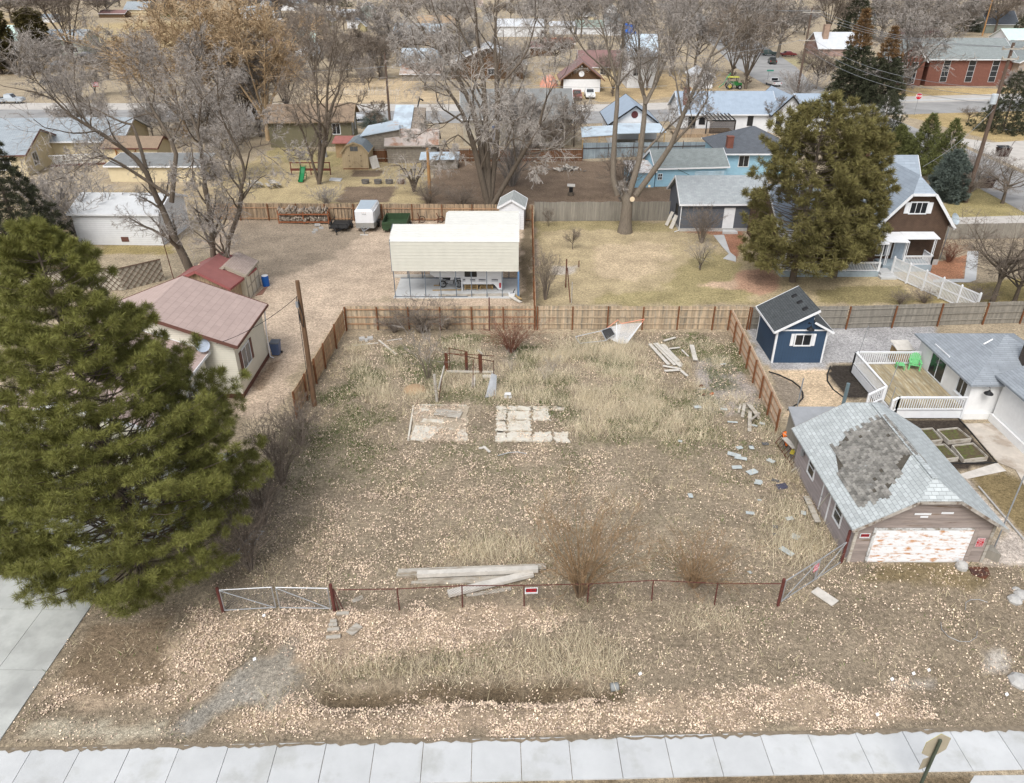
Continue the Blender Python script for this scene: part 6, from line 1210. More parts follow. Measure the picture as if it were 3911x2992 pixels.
tr.beam(eL[0]+T, V3((GXm-.3, y0+3.2, rz-.25)) if False else eL[0]+T+V3((.02,0,.02)), .05, .05) if False else None
for a, b in ((eL[0], eL[1]), (eR[0], eR[1])): tr.beam(a+V3((0,0,.02)), b+V3((0,0,.02)), .06, .16)
tr.build('fascia', M['white'], bh)
fl_ = MB(); fl_.beam(V3((33.2,66.3,3.95)), V3((35.5,70.6,6.85)), .22, .03, up=(-.7,0,.7)); 
block(bh, (24.6,66.2,0), (33.55,66.2,0), 10.0, 3.7, rise=2.6, over=.4, wall=bkw, roof=bgr, wins=[('F', 1.2, 1.2, 1.4, 1.3, dict(nm=1)), ('F', 4.6, 1.2, 1.4, 1.3, dict(nm=1))])
block(bh, (33.4,72.5,0), (39.6,72.5,0), 5.5, 5.2, rise=2.9, over=.3, wall=bkw, roof=bgr, chims=[(2.2, .9, .9, 9.3, mat('red_chimney_brick', (.20,.09,.065), tex='brick', tp=(.2,.075)))])
window(bh, (GXm-.72,y0,4.9), (1,0,0), (0,-1,0), 1.45, .95, nm=2, fw=.1, shut=M['white'])
window(bh, (33.95,y0,.95), (1,0,0), (0,-1,0), .75, 1.7, nm=1, shut=M['white']); door(bh, (35.5,y0,.6), (1,0,0), (0,-1,0), .95, 2.1, mat('pale_blue_door2', (.40,.46,.52)))
mb = MB(); mb.box(x0-.04,x1+.04,y0-.04,y0+.1,-.1,.5); mb.box(x1-.1,x1+.04,y0+.1,y1,-.1,.5); mb.build('foundation', M['cinder'], bh)
pf = thing('porch', 'white metal porch roof and railing on the brick house', 'porch', (35.9,65.6,0)); mb = MB(); mb.box(33.9,38.4,64.9,66.7,0,.62); mb.build('floor', mat('porch_grey', (.30,.36,.40), .8), pf)
mb = MB(); mb.hexa([(32.7,64.7,2.86),(35.6,64.5,2.86),(35.6,66.72,3.1),(32.7,66.72,3.1)], [(32.7,64.7,2.94),(35.6,64.5,2.94),(35.6,66.72,3.18),(32.7,66.72,3.18)]); mb.hexa([(35.62,65.3,2.92),(38.7,65.3,2.92),(38.7,66.72,3.12),(35.62,66.72,3.12)], [(35.62,65.3,3.0),(38.7,65.3,3.0),(38.7,66.72,3.2),(35.62,66.72,3.2)]); mb.build('roof', M['white'], pf)
for x, y in ((34.0,65.0),(35.6,64.9),(38.3,65.4)): mb = MB(); mb.box(x-.04,x+.04,y-.04,y+.04,.62,2.86); mb.box(x+.14,x+.18,y-.03,y+.03,.62,2.86); mb.build('column', M['white'], pf)
railing(pf, [(35.7,65.0,.62),(38.3,65.0,.62),(38.3,66.6,.62)], .1, h=.85, step=.13); mb = MB(); mb.box(33.0,34.4,62.9,64.6,0,.2); mb.box(33.2,34.3,63.5,64.85,.21,.4); mb.build('step', M['conc'], pf)
fp_ = thing('porch', 'long grey porch with white railing behind the juniper', 'porch', (28,64.2,0)); mb = MB(); mb.box(24.2,33.0,63.6,66.1,0,.5); mb.build('floor', mat('porch_floor_grey', (.33,.39,.42), .8), fp_); railing(fp_, [(24.3,66,.5),(24.3,63.7,.5),(33.0,63.7,.5)], .1, h=.85, step=.14)
mb = MB(); mb.hexa([(24.0,63.3,3.1),(33.2,63.3,3.1),(33.2,66.1,3.45),(24.0,66.1,3.45)], [(24.0,63.3,3.2),(33.2,63.3,3.2),(33.2,66.1,3.55),(24.0,66.1,3.55)]); mb.build('roof', M['white'], fp_)
for x in (24.4,27.2,30,32.9): mb = MB(); mb.box(x-.05,x+.05,63.65,63.75,.5,3.1); mb.build('column', M['white'], fp_)
wf = thing('picket_fence', 'tall white slatted fence running down from the brick house steps', 'fence', (34.3,63.6,0)); A, B = V3((34.2,63.7,0)), V3((37.2,55.2,0)); d = (B-A).normalized(); Lf = (B-A).length; n_ = int(Lf/.13); mb = MB()
for i in range(n_+1): p = A+d*(i*.13); mb.beam(p+V3((0,0,.12)), p+V3((0,0,1.72)), .03, .06, up=d)
for z in (.15,.95,1.72): mb.beam(A+V3((0,0,z)), B+V3((0,0,z)), .06, .1)
mb.build('pickets', M['white'], wf)
for i in range(6): p = A+d*(Lf*i/5); mb = MB(); mb.beam(p, p+V3((0,0,1.85)), .13, .13, up=d); mb.lathe(p+V3((0,0,1.85)), [(.1,0),(.02,.1)], 4); mb.build('post', M['white'], wf)
plank_fence('short grey plank fence right of the brick house', [(42.5,74.0,0),(54,74.6,0)], 1.6, M['fenceG'], M['fenceG'], M['fenceG'], posts=3, side=1)
g = G(8,1690,385); ds = thing('satellite_dish', 'grey satellite dish on a pole beyond the brick house', 'dish', (40.9,68.2,0)); mb = MB(); mb.tube([(40.9,68.2,0),(40.9,68.2,3.9)], .05, 6); mb.build('pole', M['dullsteel'], ds); mb = MB(); mb.lathe((40.95,67.9,4.0), [(.02,0),(.4,.05),(.55,.14),(.56,.16),(.4,.07),(.02,.02)], 16, (.45,-.7,.5)); mb.build('dish', mat('dish_blue_grey', (.34,.39,.42), .5), ds)
bar_thing('post', 'left rusty post of a pair on the dry lawn', 'post', [G(7,500,1110), G(7,500,1110)+V3((0,0,0)) + V3((-.25,1.2,2.6))], .045, M['rust'], 'posts on the dry lawn'); g = G(7,462,985); bar_thing('post', 'taller dark post of the pair on the dry lawn', 'post', [g, g+V3((0,0,2.6))], .06, M['rust'], 'posts on the dry lawn'); g = G(7,510,1120); bar_thing('post', 'short pale post by the plank fence on the dry lawn', 'post', [g, g+V3((0,0,1.9))], .05, M['oldwood'], 'posts on the dry lawn'); g = G(7,572,812); bar_thing('post', 'short dark stake in the dry lawn', 'post', [g, g+V3((0,0,.6))], .05, M['rust'], 'posts on the dry lawn')
# ================================================================ back yards
plank_fence('red brown plank fence behind the drooping bare tree', [(-22,108.6,0),(-6,109,0),(10.0,109.2,0)], 1.75, mat('red_brown_boards', (.15,.075,.04), .9, .2, 1, isl=.2), M['post'], M['oldwood'], posts=4, rails=(.3,.95), jag=.01)
cf = thing('metal_fence', 'blue grey corrugated metal fence behind the light blue garage', 'fence', (10.2,110.6,0)); gal = mat('blue_grey_galvanised', (.27,.32,.35), .55, .18, .8, isl=.22, metal=.2); mb = MB(); A, B = V3((10.2,110.6,0)), V3((30.2,114.5,0)); d = (B-A)/32
for i in range(32):
    p, q = A+d*i, A+d*(i+1)-d*.02; hh = 2.25-.02*i; n2 = V3((d.y,-d.x,0)).normalized(); mb.hexa([p, q, q-n2*.03, p-n2*.03], [x+V3((0,0,hh)) for x in (p, q, q-n2*.03, p-n2*.03)]); [mb.beam(p+d*f_+n2*.01, p+d*f_+n2*.01+V3((0,0,hh)), .03, .05, up=d) for f_ in (.25,.6)]
mb.build('sheets', gal, cf); n2 = V3((d.y,-d.x,0)).normalized(); mb = MB(); mb.beam(A+n2*.06+V3((0,0,1.5)), B+n2*.06+V3((0,0,1.1)), .05, .1)
for i in range(0,33,6): mb.beam(A+d*i+n2*.08, A+d*i+n2*.08+V3((0,0,2.0)), .08, .08)
mb.build('rail', mat('dark_rail', (.07,.055,.05)), cf)
tan = mat('tan_panel_siding', (.47,.37,.235), .8, .06, tex='groove', tp=(.3,.05), tdark=.75); gsr = mat('shed_grey_shingles', (.23,.26,.275), .95, .12, 2, tex='shingle', tp=(.3,.16), tdark=.7)
bn = house('barn_shed', 'tan gambrel barn shed with grey roof and crossed doors', 'shed', (-23.25,104.4,0), (-19.7,104.4,0), 5.6, 2.25, rise=1.25, ridge='v', over=.15, kind='gambrel', wall=tan, roof=gsr, trim=mat('tan_trim', (.40,.31,.19)), wins=[('F', 1.25, 2.45, 1.0, .55, dict(nm=1, fw=.04, fr=M['fenceG'], gl=M['glass2']))])
for sx in (0,1):
    x = -22.35+sx*.92; mb = MB(); mb.box(x,x+.88,104.35,104.39,.15,2.05); mb.beam((x+.05,104.33,.25),(x+.83,104.33,1.1),.03,.07,up=(0,1,0)); mb.beam((x+.83,104.33,.25),(x+.05,104.33,1.1),.03,.07,up=(0,1,0)); mb.build('door', tan, bn); mb = MB(); [mb.box(x+(.0 if sx == 0 else .7),x+(.18 if sx == 0 else .88),104.31,104.345,z,z+.05) for z in (.4,1.1,1.8)]; mb.build('hinge', M['black'], bn)
mb = MB(); mb.box(-23.2,-19.75,104.3,104.42,0,.12); mb.build('skid', mat('brown_skid', (.2,.1,.05)), bn)
for i, (x, lb) in enumerate(((-19.3,'pale old window leaning on the barn shed'),(-19.0,'white board leaning on the barn shed'))): mb = MB(); mb.beam((x+.35,104.7+i*.5,0),(x-.1,105.2+i*.6,1.5),.7,.05,up=(.5,-1,0)); o = mb.build('leaning_window', M['oldwood2'], org=(x,104.7,0)); tag(o, lb, 'window', 'frames leaning on the barn shed')
for x_, y_, lb in ((60,1575,'left weathered picnic table on the grass'),(210,1575,'right weathered picnic table on the grass')):
    g = G(2,x_,y_); r = thing('picnic_table', lb, 'table', g, 'picnic tables'); c_, s_ = math.cos(.5), math.sin(.5); T_ = lambda a, b, z: V3((g.x+a*c_-b*s_, g.y+a*s_+b*c_, z)); mb = MB(); [mb.beam(T_(-.35+i*.17,-.95,.75), T_(-.35+i*.17,.95,.75), .15, .04) for i in range(5)]; mb.build('tabletop', M['oldwood'], r)
    for sx in (-1,1): mb = MB(); [mb.beam(T_(sx*(.62+i*.15),-.95,.45), T_(sx*(.62+i*.15),.95,.45), .13, .04) for i in range(2)]; mb.build('bench', M['oldwood'], r)
    for sy in (-.6,.6): mb = MB(); mb.beam(T_(-.6,sy,0), T_(.2,sy,.73), .05, .1); mb.beam(T_(.6,sy,0), T_(-.2,sy,.73), .05, .1); mb.beam(T_(-.75,sy,.42), T_(.75,sy,.42), .05, .08); mb.build('leg', M['oldwood'], r)
ss = thing('slide', 'green plastic wave slide on the grass by the tree', 'slide', G(2,435,1535)); g = G(2,435,1535); gp_ = mat('green_plastic', (.01,.17,.055), .4, .08); mb = MB(); pts = [(0,.1),(.35,.12),(.9,.5),(1.4,.85),(1.9,1.35),(2.2,1.5)]
for (a, za), (b, zb) in zip(pts[:-1], pts[1:]): mb.hexa([g+V3((-.27,a,za)), g+V3((.27,a,za)), g+V3((.27,b,zb)), g+V3((-.27,b,zb))], [p+V3((0,0,.04)) for p in (g+V3((-.27,a,za)), g+V3((.27,a,za)), g+V3((.27,b,zb)), g+V3((-.27,b,zb)))]); [mb.beam(g+V3((sx*.29,a,za+.12)), g+V3((sx*.29,b,zb+.12)), .05, .2) for sx in (-1,1)]
mb.build('chute', gp_, ss); mb = MB(); mb.beam(g+V3((-.28,2.2,0)), g+V3((-.28,2.2,1.7)), .07, .07); mb.beam(g+V3((.28,2.2,0)), g+V3((.28,2.2,1.7)), .07, .07); [mb.beam(g+V3((-.28,2.25,z)), g+V3((.28,2.25,z)), .04, .05) for z in (.4,.8,1.2)]; mb.build('ladder', gp_, ss)
ps = thing('play_frame', 'dark red swing frame behind the green slide', 'frame', (-27.5,101.2,0)); mb = MB(); [mb.beam((-29.5+i*1.3,101.2,0),(-29.5+i*1.3,101.2,1.6),.1,.1) for i in range(5)]; mb.beam((-29.6,101.2,1.6),(-24.2,101.2,1.6),.12,.12); mb.beam((-29.6,101.2,.7),(-24.2,101.2,.7),.05,.3); mb.build('frame', mat('dark_red_wood', (.13,.04,.03)), ps)
for i, (x_, lb) in enumerate(((980,'leftmost dark tub planter on the yard path'),(1085,'second dark tub planter on the yard path'),(1180,'third dark tub planter on the yard path'),(1280,'rightmost brown tub planter on the yard path'))):
    g = G(2,x_,1540); r = thing('tub_planter', lb, 'planter', g, 'tub planters'); mb = MB(); mb.lathe(g, [(.42,0),(.48,.05),(.5,.42),(.54,.46),(.46,.47),(.44,.36)], 14); mb.build('tub', mat('tub_grey_%d' % i, (.14,.13,.12) if i < 3 else (.13,.08,.06)), r); mb = MB(); mb.lathe(g+V3((0,0,.34)), [(.44,0),(.1,.04)], 12); mb.build('soil', mat('tub_soil_%d' % i, (.12,.09,.06)), r)
slab_thing('stone_slab', 'flat pale slab on the grass left of the tub planters', [G(2,675,1518),G(2,770,1525),G(2,785,1503),G(2,690,1498)], .12, M['conc'], 'slab')
wp_ = thing('log_pile', 'heap of split grey logs on the brown yard', 'log pile', (7.6,103.5,0)); mb = MB()
for i in range(70): x, y = RN.gauss(7.5,.9), RN.gauss(103.6,.6); z = max(.05, .45-abs(x-7.5)*.25)*RN.random(); a = RN.uniform(0,3.14); mb.tube([(x,y,z+.1),(x+math.cos(a)*.5,y+math.sin(a)*.4,z+.1+RN.uniform(0,.2))], RN.uniform(.06,.12), 5)
mb.build('logs', mat('pale_logs', (.36,.33,.29), .95, .2, 3, isl=.6), wp_)
g = G(3,615,1640); fl2 = thing('grill', 'small grill with pale flat lid on a stump', 'grill', g); mb = MB(); mb.lathe(g, [(.4,0),(.36,.35),(.38,.4)], 10); mb.build('stump', M['bark'], fl2); mb = MB(); mb.box(g.x-.22,g.x+.22,g.y-.2,g.y+.2,.45,1.0); mb.build('body', M['black'], fl2); mb = MB(); mb.hexa([g+V3((-.5,-.3,1.15)), g+V3((.45,-.3,1.1)), g+V3((.5,.35,1.25)), g+V3((-.45,.35,1.3))], [g+V3((-.5,-.3,1.19)), g+V3((.45,-.3,1.14)), g+V3((.5,.35,1.29)), g+V3((-.45,.35,1.34))]); mb.build('lid', M['oldwood2'], fl2)
pr2 = thing('utility_pole', 'light orange brown wooden pole by the umbrella tree', 'pole', G(2,1520,1647)); g = G(2,1520,1647); mb = MB(); mb.tube([g-V3((0,0,.1)), g+V3((.02,0,5.7))], [.22,.17], 10); mb.build('pole_shaft', M['polelt'], pr2); mb = MB(); mb.beam(g+V3((-.4,-.1,5.3)), g+V3((.4,-.1,5.3)), .08, .08); mb.build('crossarm', M['oldwood'], pr2)
# ================================================================ the town
def roofm(n, c, rib=True, **k): return mat(n, c, .6 if rib else .95, .08, 1, tex='rib' if rib else 'shingle', tp=(.45,.12) if rib else (.6,.22), **k)
WL = {'white': M['vinyl'], 'beige': mat('beige_siding', (.42,.38,.30), .8, .06, tex='lap', tp=(.2,.12), tdark=.8), 'olive': mat('olive_siding', (.15,.135,.085), .8, .08, tex='lap', tp=(.2,.1), tdark=.75), 'cream': mat('cream_wall', (.58,.49,.32), .85, .06), 'wood': mat('brown_board_wall', (.11,.065,.035), .9, .25, 3, tex='groove', tp=(.3,.06)), 'brick': mat('church_red_brick', (.165,.07,.05), .9, .14, 2, tex='brick', tp=(.22,.08)), 'grey': mat('grey_green_siding', (.30,.32,.27), .8, .06), 'ochre': mat('ochre_siding', (.36,.31,.17), .8, .06), 'teal': mat('grey_teal_siding', (.26,.32,.29), .8, .06), 'plank': mat('old_plank_wall', (.26,.23,.19), .95, .25, 3, tex='lap', tp=(.25,.1))}
RF = {'blue': roofm('blue_grey_metal', (.30,.36,.43)), 'grey': roofm('grey_shingle', (.22,.225,.22), False), 'brown': roofm('brown_shingle', (.27,.20,.14), False), 'white': roofm('white_metal', (.54,.56,.58)), 'mint': roofm('mint_metal', (.50,.64,.58)), 'maroon': roofm('dull_maroon_metal', (.22,.13,.12)), 'rust': mat('rust_streaked_metal', (.44,.38,.34), .7, .12, .8, tex='rib', tp=(.6,.15), c2=(.30,.17,.11), c2amt=.48, c2scale=.5), 'galv': mat('pale_galvanised', (.46,.54,.60), .5, .12, .6, tex='rib', tp=(.5,.1), c2=(.36,.41,.46), c2scale=.5), 'tan': roofm('tan_shingle', (.42,.30,.19), False), 'dark': roofm('dark_shingle', (.09,.10,.115), False), 'church': roofm('church_grey_shingle', (.24,.265,.26), False), 'left': roofm('pale_blue_grey_shingle', (.31,.345,.37), False)}
def fh(name, label, v, x0, x1, yb, ye, yr, depth, wall, roof, ridge='u', cat='house', over=.4, wins=(), group=None, **kw):
    A = G(v, x0, yb); B = V3((G(v, x1, yb).x, A.y, 0)); xm = (x0+x1)/2; wh = max(1.6, AT(v, xm, ye, A.y).z); zr = AT(v, xm, yr, A.y+(depth/2 if ridge == 'u' else 0)).z
    r = house(name, label, cat, A, B, depth, wh, rise=max(.3, zr-wh), over=over, ridge=ridge, wall=WL[wall] if isinstance(wall, str) else wall, roof=RF[roof] if isinstance(roof, str) else roof, wins=wins, group=group, **kw); return r
# olive house and neighbours
oh = house('olive_house', 'olive sided house with brown shingle roof behind the barn shed', 'house', (-37,118.2,0), (-24.6,119.2,0), 8.0, 3.9, rise=1.7, over=.5, wall=WL['olive'], roof=RF['brown'], trim=M['fenceB'], wins=[('F', 9.6, 1.9, 1.1, 1.5, dict(nm=1)), ('R', 1.0, 1.6, 1.2, 1.6, dict(nm=1)), ('R', 4.8, 1.8, .9, 1.7, dict(hm=1))])
st_ = thing('patio_lean_to', 'low tan lean to with maroon edge before the olive house', 'lean to', (-24,113,0)); mb = MB(); mb.box(-25.6,-20.4,111.5,113.5,0,2.0); mb.build('wall', mat('tan_patio_wall', (.33,.23,.13)), st_); mb = MB(); mb.hexa([(-26,111,2.05),(-20,111,2.05),(-20,114,2.5),(-26,114,2.5)], [(-26,111,2.15),(-20,111,2.15),(-20,114,2.6),(-26,114,2.6)]); mb.build('roof', mat('maroon_flat', (.30,.12,.10)), st_)
tp_ = thing('tarp', 'grey folded tarpaulin hanging beside the olive house', 'tarp', (-27.7,112,0)); mb = MB(); mb.lathe((-27.7,112,0), [(.7,0),(.6,.8),(.35,1.7),(.08,2.6)], 9); mb.build('cloth', mat('grey_tarp', (.42,.44,.48), .6), tp_)
sk = house('old_shed', 'patched old shed with streaked metal roofs behind the umbrella tree', 'shed', (-17.6,108.0,0), (-10.6,108.2,0), 5.0, 2.5, rise=1.6, over=.3, wall=WL['plank'], roof=RF['rust'], trim=M['oldwood'])
block(sk, (-17.4,111.5,0), (-14.9,111.5,0), 7.5, 3.0, rise=2.9, kind='shed', over=.15, wall=WL['plank'], roof=RF['galv'], trims=False); block(sk, (-14.85,111.7,0), (-13.0,111.7,0), 7.2, 2.9, rise=2.7, kind='shed', over=.05, wall=WL['plank'], roof=mat('rotted_shingle_roof', (.24,.20,.16), .95, .4, 3, isl=.2, tex='shingle', tp=(.5,.3), tdark=.4), trims=False)
ml = thing('metal_lean_to', 'long low rust striped metal roof right of the barn shed', 'lean to', (-21,110,0)); A_, B_, C_, D_ = AT(2,930,1150,108.2), AT(2,1265,1090,109), AT(2,1255,1010,113.5), AT(2,1000,1060,113); mb = MB(); mb.hexa([A_, B_, C_, D_], [p+V3((0,0,.1)) for p in (A_, B_, C_, D_)]); mb.build('roof', mat('pale_blue_metal_rust', (.44,.51,.56), .5, .1, .5, tex='rib', tp=(.7,.2), c2=(.40,.27,.20), c2amt=.40, c2scale=.5), ml)
mb = MB(); mb.face([(A_.x+.5,A_.y+.3,0),(B_.x,B_.y+.3,0),(B_.x,B_.y+.3,B_.z),(A_.x+.5,A_.y+.3,A_.z)]); mb.build('wall', WL['plank'], ml)
for p in (A_, B_): mb = MB(); mb.box(p.x-.06,p.x+.06,p.y-.0,p.y+.12,0,p.z); mb.build('post', M['fenceG'], ml)
pl_ = thing('old_plank_shed', 'low plank lean to with blue metal scraps behind the light pole', 'shed', (-11,104.5,0)); mb = MB(); mb.box(-12.5,-7.5,104.6,106.8,0,1.3); mb.build('wall', WL['plank'], pl_); mb = MB(); mb.hexa([(-12.7,104.2,1.25),(-7.3,104.2,1.3),(-7.3,107,1.75),(-12.7,107,1.7)], [(-12.7,104.2,1.31),(-7.3,104.2,1.36),(-7.3,107,1.81),(-12.7,107,1.76)]); mb.build('roof', RF['galv'], pl_)
gh = house('grey_house', 'tall beige sided house with grey roof behind the drooping tree', 'house', (-7.5,119.5,0), (9.2,120.2,0), 10, 4.2, rise=3.3, over=.4, wall=WL['beige'], roof=RF['grey'], wins=[('F', 14.2, 2.4, 1.2, 1.2, dict(nm=0, hm=1)), ('F', 2.6, 1.8, 1.0, 1.3, dict(hm=1))], doors=[('F', 4.4, .9, 1.0, 2.1, mat('blue_front_door', (.13,.17,.28)))])
wp = house('round_window_house', 'white gabled house with round vent and blue grey roof', 'house', (15.2,120,0), (22.4,120,0), 11, 3.35, rise=2.45, ridge='v', over=.5, wall=M['vinyl'], roof=RF['blue'], trim=M['black'])
mb = MB(); mb.lathe((18.75,119.98,4.55), [(.52,0),(.52,.05)], 20, (0,-1,0)); mb.build('round_vent', mat('red_brown_vent', (.10,.03,.03)), wp)
mc = thing('metal_carport', 'open lean to with pale blue metal roof behind the metal fence', 'carport', (16,115.5,0))
for P in ([(10.2,113.2,2.5),(15.2,113.6,2.75),(15.6,117.8,3.3),(10.4,117.6,3.1)], [(15.4,114.6,2.7),(22.9,115.2,2.8),(22.6,119.6,3.3),(15.6,119.4,3.3)]): mb = MB(); mb.hexa(P, [V3(p)+V3((0,0,.1)) for p in P]); mb.build('roof', RF['galv'], mc)
for x, y, h_ in ((10.4,113.4,2.5),(12.8,113.5,2.6),(15.1,113.7,2.7),(18.9,115.0,2.75),(22.7,115.3,2.8)): mb = MB(); mb.box(x-.07,x+.07,y-.07,y+.07,0,h_); mb.build('post', M['pallet'], mc)
mb = MB(); mb.beam((10.2,113.3,2.35),(15.2,113.7,2.6),.1,.25); mb.build('beam', M['fenceB'], mc); mb = MB(); mb.box(15.8,22.2,118.4,119.6,0,1.0); mb.box(16.5,17.6,117.6,118.3,0,.9); mb.build('workbench', M['fenceG'], mc); mb = MB(); mb.lathe((19.2,116.5,1.25), [(.0,0),(.6,.02),(.62,.06)], 16); mb.build('white_table', M['white'], mc)
mw = house('white_farmhouse', 'long white house with blue grey metal roof and brick chimney', 'house', (28.2,131,0), (44.0,131,0), 9.5, 2.95, rise=2.7, over=.45, wall=M['vinyl'], roof=RF['blue'], trim=M['white'], wins=[('F', 11.3, 1.0, .8, 1.4, dict(hm=1, fr=M['black'])), ('F', 1.4, .3, 1.1, 2.0, dict(nm=1, fr=M['black'])), ('F', 3.2, 1.2, .9, 1.0, dict(nm=1, fr=M['black']))], chims=[(2.0, 1.0, .9, 6.6, dbk)])
block(mw, (43.2,129.6,0), (48.3,129.6,0), 11, 3.2, rise=2.6, ridge='v', over=.45, wall=M['vinyl'], roof=RF['blue'], trim=M['black'], wins=[('F', .6, 1.0, .9, 1.5, dict(hm=1, fr=M['black']))]); block(mw, (48.4,131,0), (53.6,131,0), 9, 2.9, rise=2.4, over=.4, wall=M['vinyl'], roof=RF['blue'])
pg = thing('pergola', 'dark slatted pergola on the deck of the long white house', 'pergola', (34,127.5,0)); mb = MB(); [mb.beam((31.6+i*.62,126.2,2.75),(31.6+i*.62,130.8,2.95),.08,.16) for i in range(8)]; mb.beam((31.4,126.3,2.6),(36.2,126.3,2.6),.1,.18); mb.build('rafters', M['black'], pg); mb = MB(); [mb.beam((32.0,126.2,.75+i*.17),(36.2,126.2,.75+i*.17),.03,.13) for i in range(11)]; mb.build('screen', mat('dark_slats', (.035,.025,.02)), pg)
for x in (31.5,36.1): mb = MB(); mb.box(x-.08,x+.08,126.2,126.36,0,2.6); mb.build('post', M['black'], pg)
mb = MB(); mb.box(26.5,36.5,126,130.8,.4,.55); mb.box(26.6,36.4,126.02,126.1,0,.39); mb.build('deck', M['fenceB'], pg)
# left street side
lh = house('ranch_house', 'cream ranch house with pale blue grey roof behind the left spruce', 'house', (-86,98,0), (-64.2,100.5,0), 11, 2.9, rise=2.0, over=.5, wall=WL['cream'], roof=RF['left'], trim=brn, wins=[('F', 18.4, .9, 1.6, 1.5, dict(nm=1, fr=M['white'])), ('R', 2.2, .9, 1.4, 1.6, dict(nm=1))])
block(lh, (-78,108.5,0), (-55.5,109.5,0), 10, 2.9, rise=2.1, over=.5, wall=WL['cream'], roof=RF['left'], trim=M['white'])
lt2 = thing('lattice_fence', 'white lattice fence joining the ranch house and cream shed', 'fence', (-66,107,0)); mb = MB(); A, B = V3((-64.0,105.5,0)), V3((-57.1,107.0,0)); d = B-A; [mb.beam(A+d*(i/30)+V3((0,0,.3)), A+d*min(1,(i/30+.12))+V3((0,0,1.5)), .03, .05, up=(0,1,0)) for i in range(27)]; [mb.beam(A+d*(i/30+.12)+V3((0,0,.3)), A+d*(i/30)+V3((0,0,1.5)), .03, .05, up=(0,1,0)) for i in range(27)]; mb.beam(A+V3((0,0,1.55)), B+V3((0,0,1.55)), .08, .08); mb.build('lattice', M['white'], lt2); mb = MB(); mb.beam(A+V3((0,0,.2)), B+V3((0,0,.2)), .1, .25); mb.build('base_board', brn, lt2)
cs2 = house('cream_shed', 'cream shed with brown crossed doors beside the white lattice', 'shed', (-57.0,107.2,0), (-49.5,106.9,0), 4.2, 2.4, rise=1.0, over=.35, wall=WL['cream'], roof=RF['brown'], trim=brn)
mb = MB()
for x in (-55.3,-53.9,-52.5): mb.box(x-.06,x+.06,106.98,107.06,.05,2.1)
for x in (-55.3,-53.9): mb.beam((x,107.0,.1),(x+1.4,107.0,2.0),.04,.1,up=(0,1,0)); mb.beam((x+1.4,107.0,.1),(x,107.0,2.0),.04,.1,up=(0,1,0)) if x < -54 else None
mb.box(-55.4,-52.4,106.98,107.05,2.05,2.17); mb.build('door_trim', mat('brown_door_trim', (.30,.13,.04)), cs2)
house('flat_shed', 'low shed with grey roof beside the picnic tables', 'shed', (-52,97.5,0), (-40,97.3,0), 4.5, 2.0, rise=.5, kind='shed', over=.3, wall=WL['cream'], roof=RF['grey'])
# across the street
fh('brown_gable_house', 'white house with brown gable behind the orange willows', 2, 10, 290, 520, 400, 335, 9, 'white', 'maroon', 'v', wins=[('F', 1.5, 1.0, 2.2, 1.4, dict(nm=1)), ('F', 6.8, 1.2, 1.6, 1.2, dict(nm=1))])
fh('green_roof_house', 'white house with pale mint metal roof beyond the bare trees', 2, 385, 560, 470, 350, 265, 9, 'white', 'mint', 'u'); fh('white_gable_house', 'white gabled house left of the pale mint roof', 2, 350, 470, 400, 270, 200, 10, 'white', 'white', 'v')
fh('ochre_house', 'tall narrow ochre gabled house beyond the bare trees', 2, 595, 700, 290, 175, 120, 9, 'ochre', 'grey', 'v', wins=[('F', 2.0, 3.6, 1.2, 2.0, {}), ('F', 2.0, .8, 1.4, 1.6, {})])
fh('white_house', 'white house with grey roof far off beyond the willows', 21, 1545, 1700, 130, 85, 40, 12, 'white', 'left', wins=[('F', 4, 1.2, 2, 1.4, {})]); fh('white_gable_house', 'white cross gabled house far off beyond the willows', 21, 1660, 1775, 118, 58, 5, 12, 'white', 'left', 'v')
fh('cream_barn', 'long cream barn with grey roof in the far fields', 1, 1050, 1235, 130, 80, 15, 14, 'cream', 'left', cat='barn'); fh('brown_shed', 'low brown shed left of the far cream barn', 1, 840, 1050, 150, 115, 85, 8, 'wood', 'maroon', cat='shed'); fh('white_shed', 'small white shed at the far field edge', 1, 1640, 1700, 170, 130, 105, 6, 'white', 'white', 'v', cat='shed')
fh('metal_shed', 'long pale metal shed behind the cattle rails', 22, 840, 1355, 420, 350, 250, 13, 'white', 'galv', cat='shed'); fh('metal_barn', 'pale blue metal roofed barn in the straw field', 22, 920, 1330, 790, 680, 510, 13, 'plank', 'galv', cat='barn'); fh('rusty_lean_to', 'rust striped lean to on the front of the metal barn', 22, 920, 1330, 850, 785, 690, 5, 'plank', 'rust', kind='shed', cat='lean to')
fh('low_gable_house', 'wide low gabled brown house with white roof edges', 22, 1440, 2190, 830, 660, 500, 14, 'wood', 'white', 'v', over=.9, wins=[('F', 9, 1.0, 1.5, 1.3, {})]); fh('tan_roof_house', 'long house with tan roof behind the metal shed', 22, 1090, 1490, 390, 250, 165, 11, 'cream', 'tan', wins=[('F', 10.5, 1.2, 1.6, 1.6, {})])
fh('long_white_shed', 'long white roofed shed far behind the centre tree', 3, 0, 395, 310, 220, 160, 10, 'white', 'white', cat='shed'); fh('white_shed', 'open white shed right of the long white one', 3, 440, 640, 290, 215, 180, 8, 'white', 'white', cat='shed'); fh('rust_roof_shed', 'low shed with long rust red roof', 3, 400, 640, 410, 375, 320, 9, 'wood', roofm('rust_red_roof', (.25,.10,.06)), cat='shed')
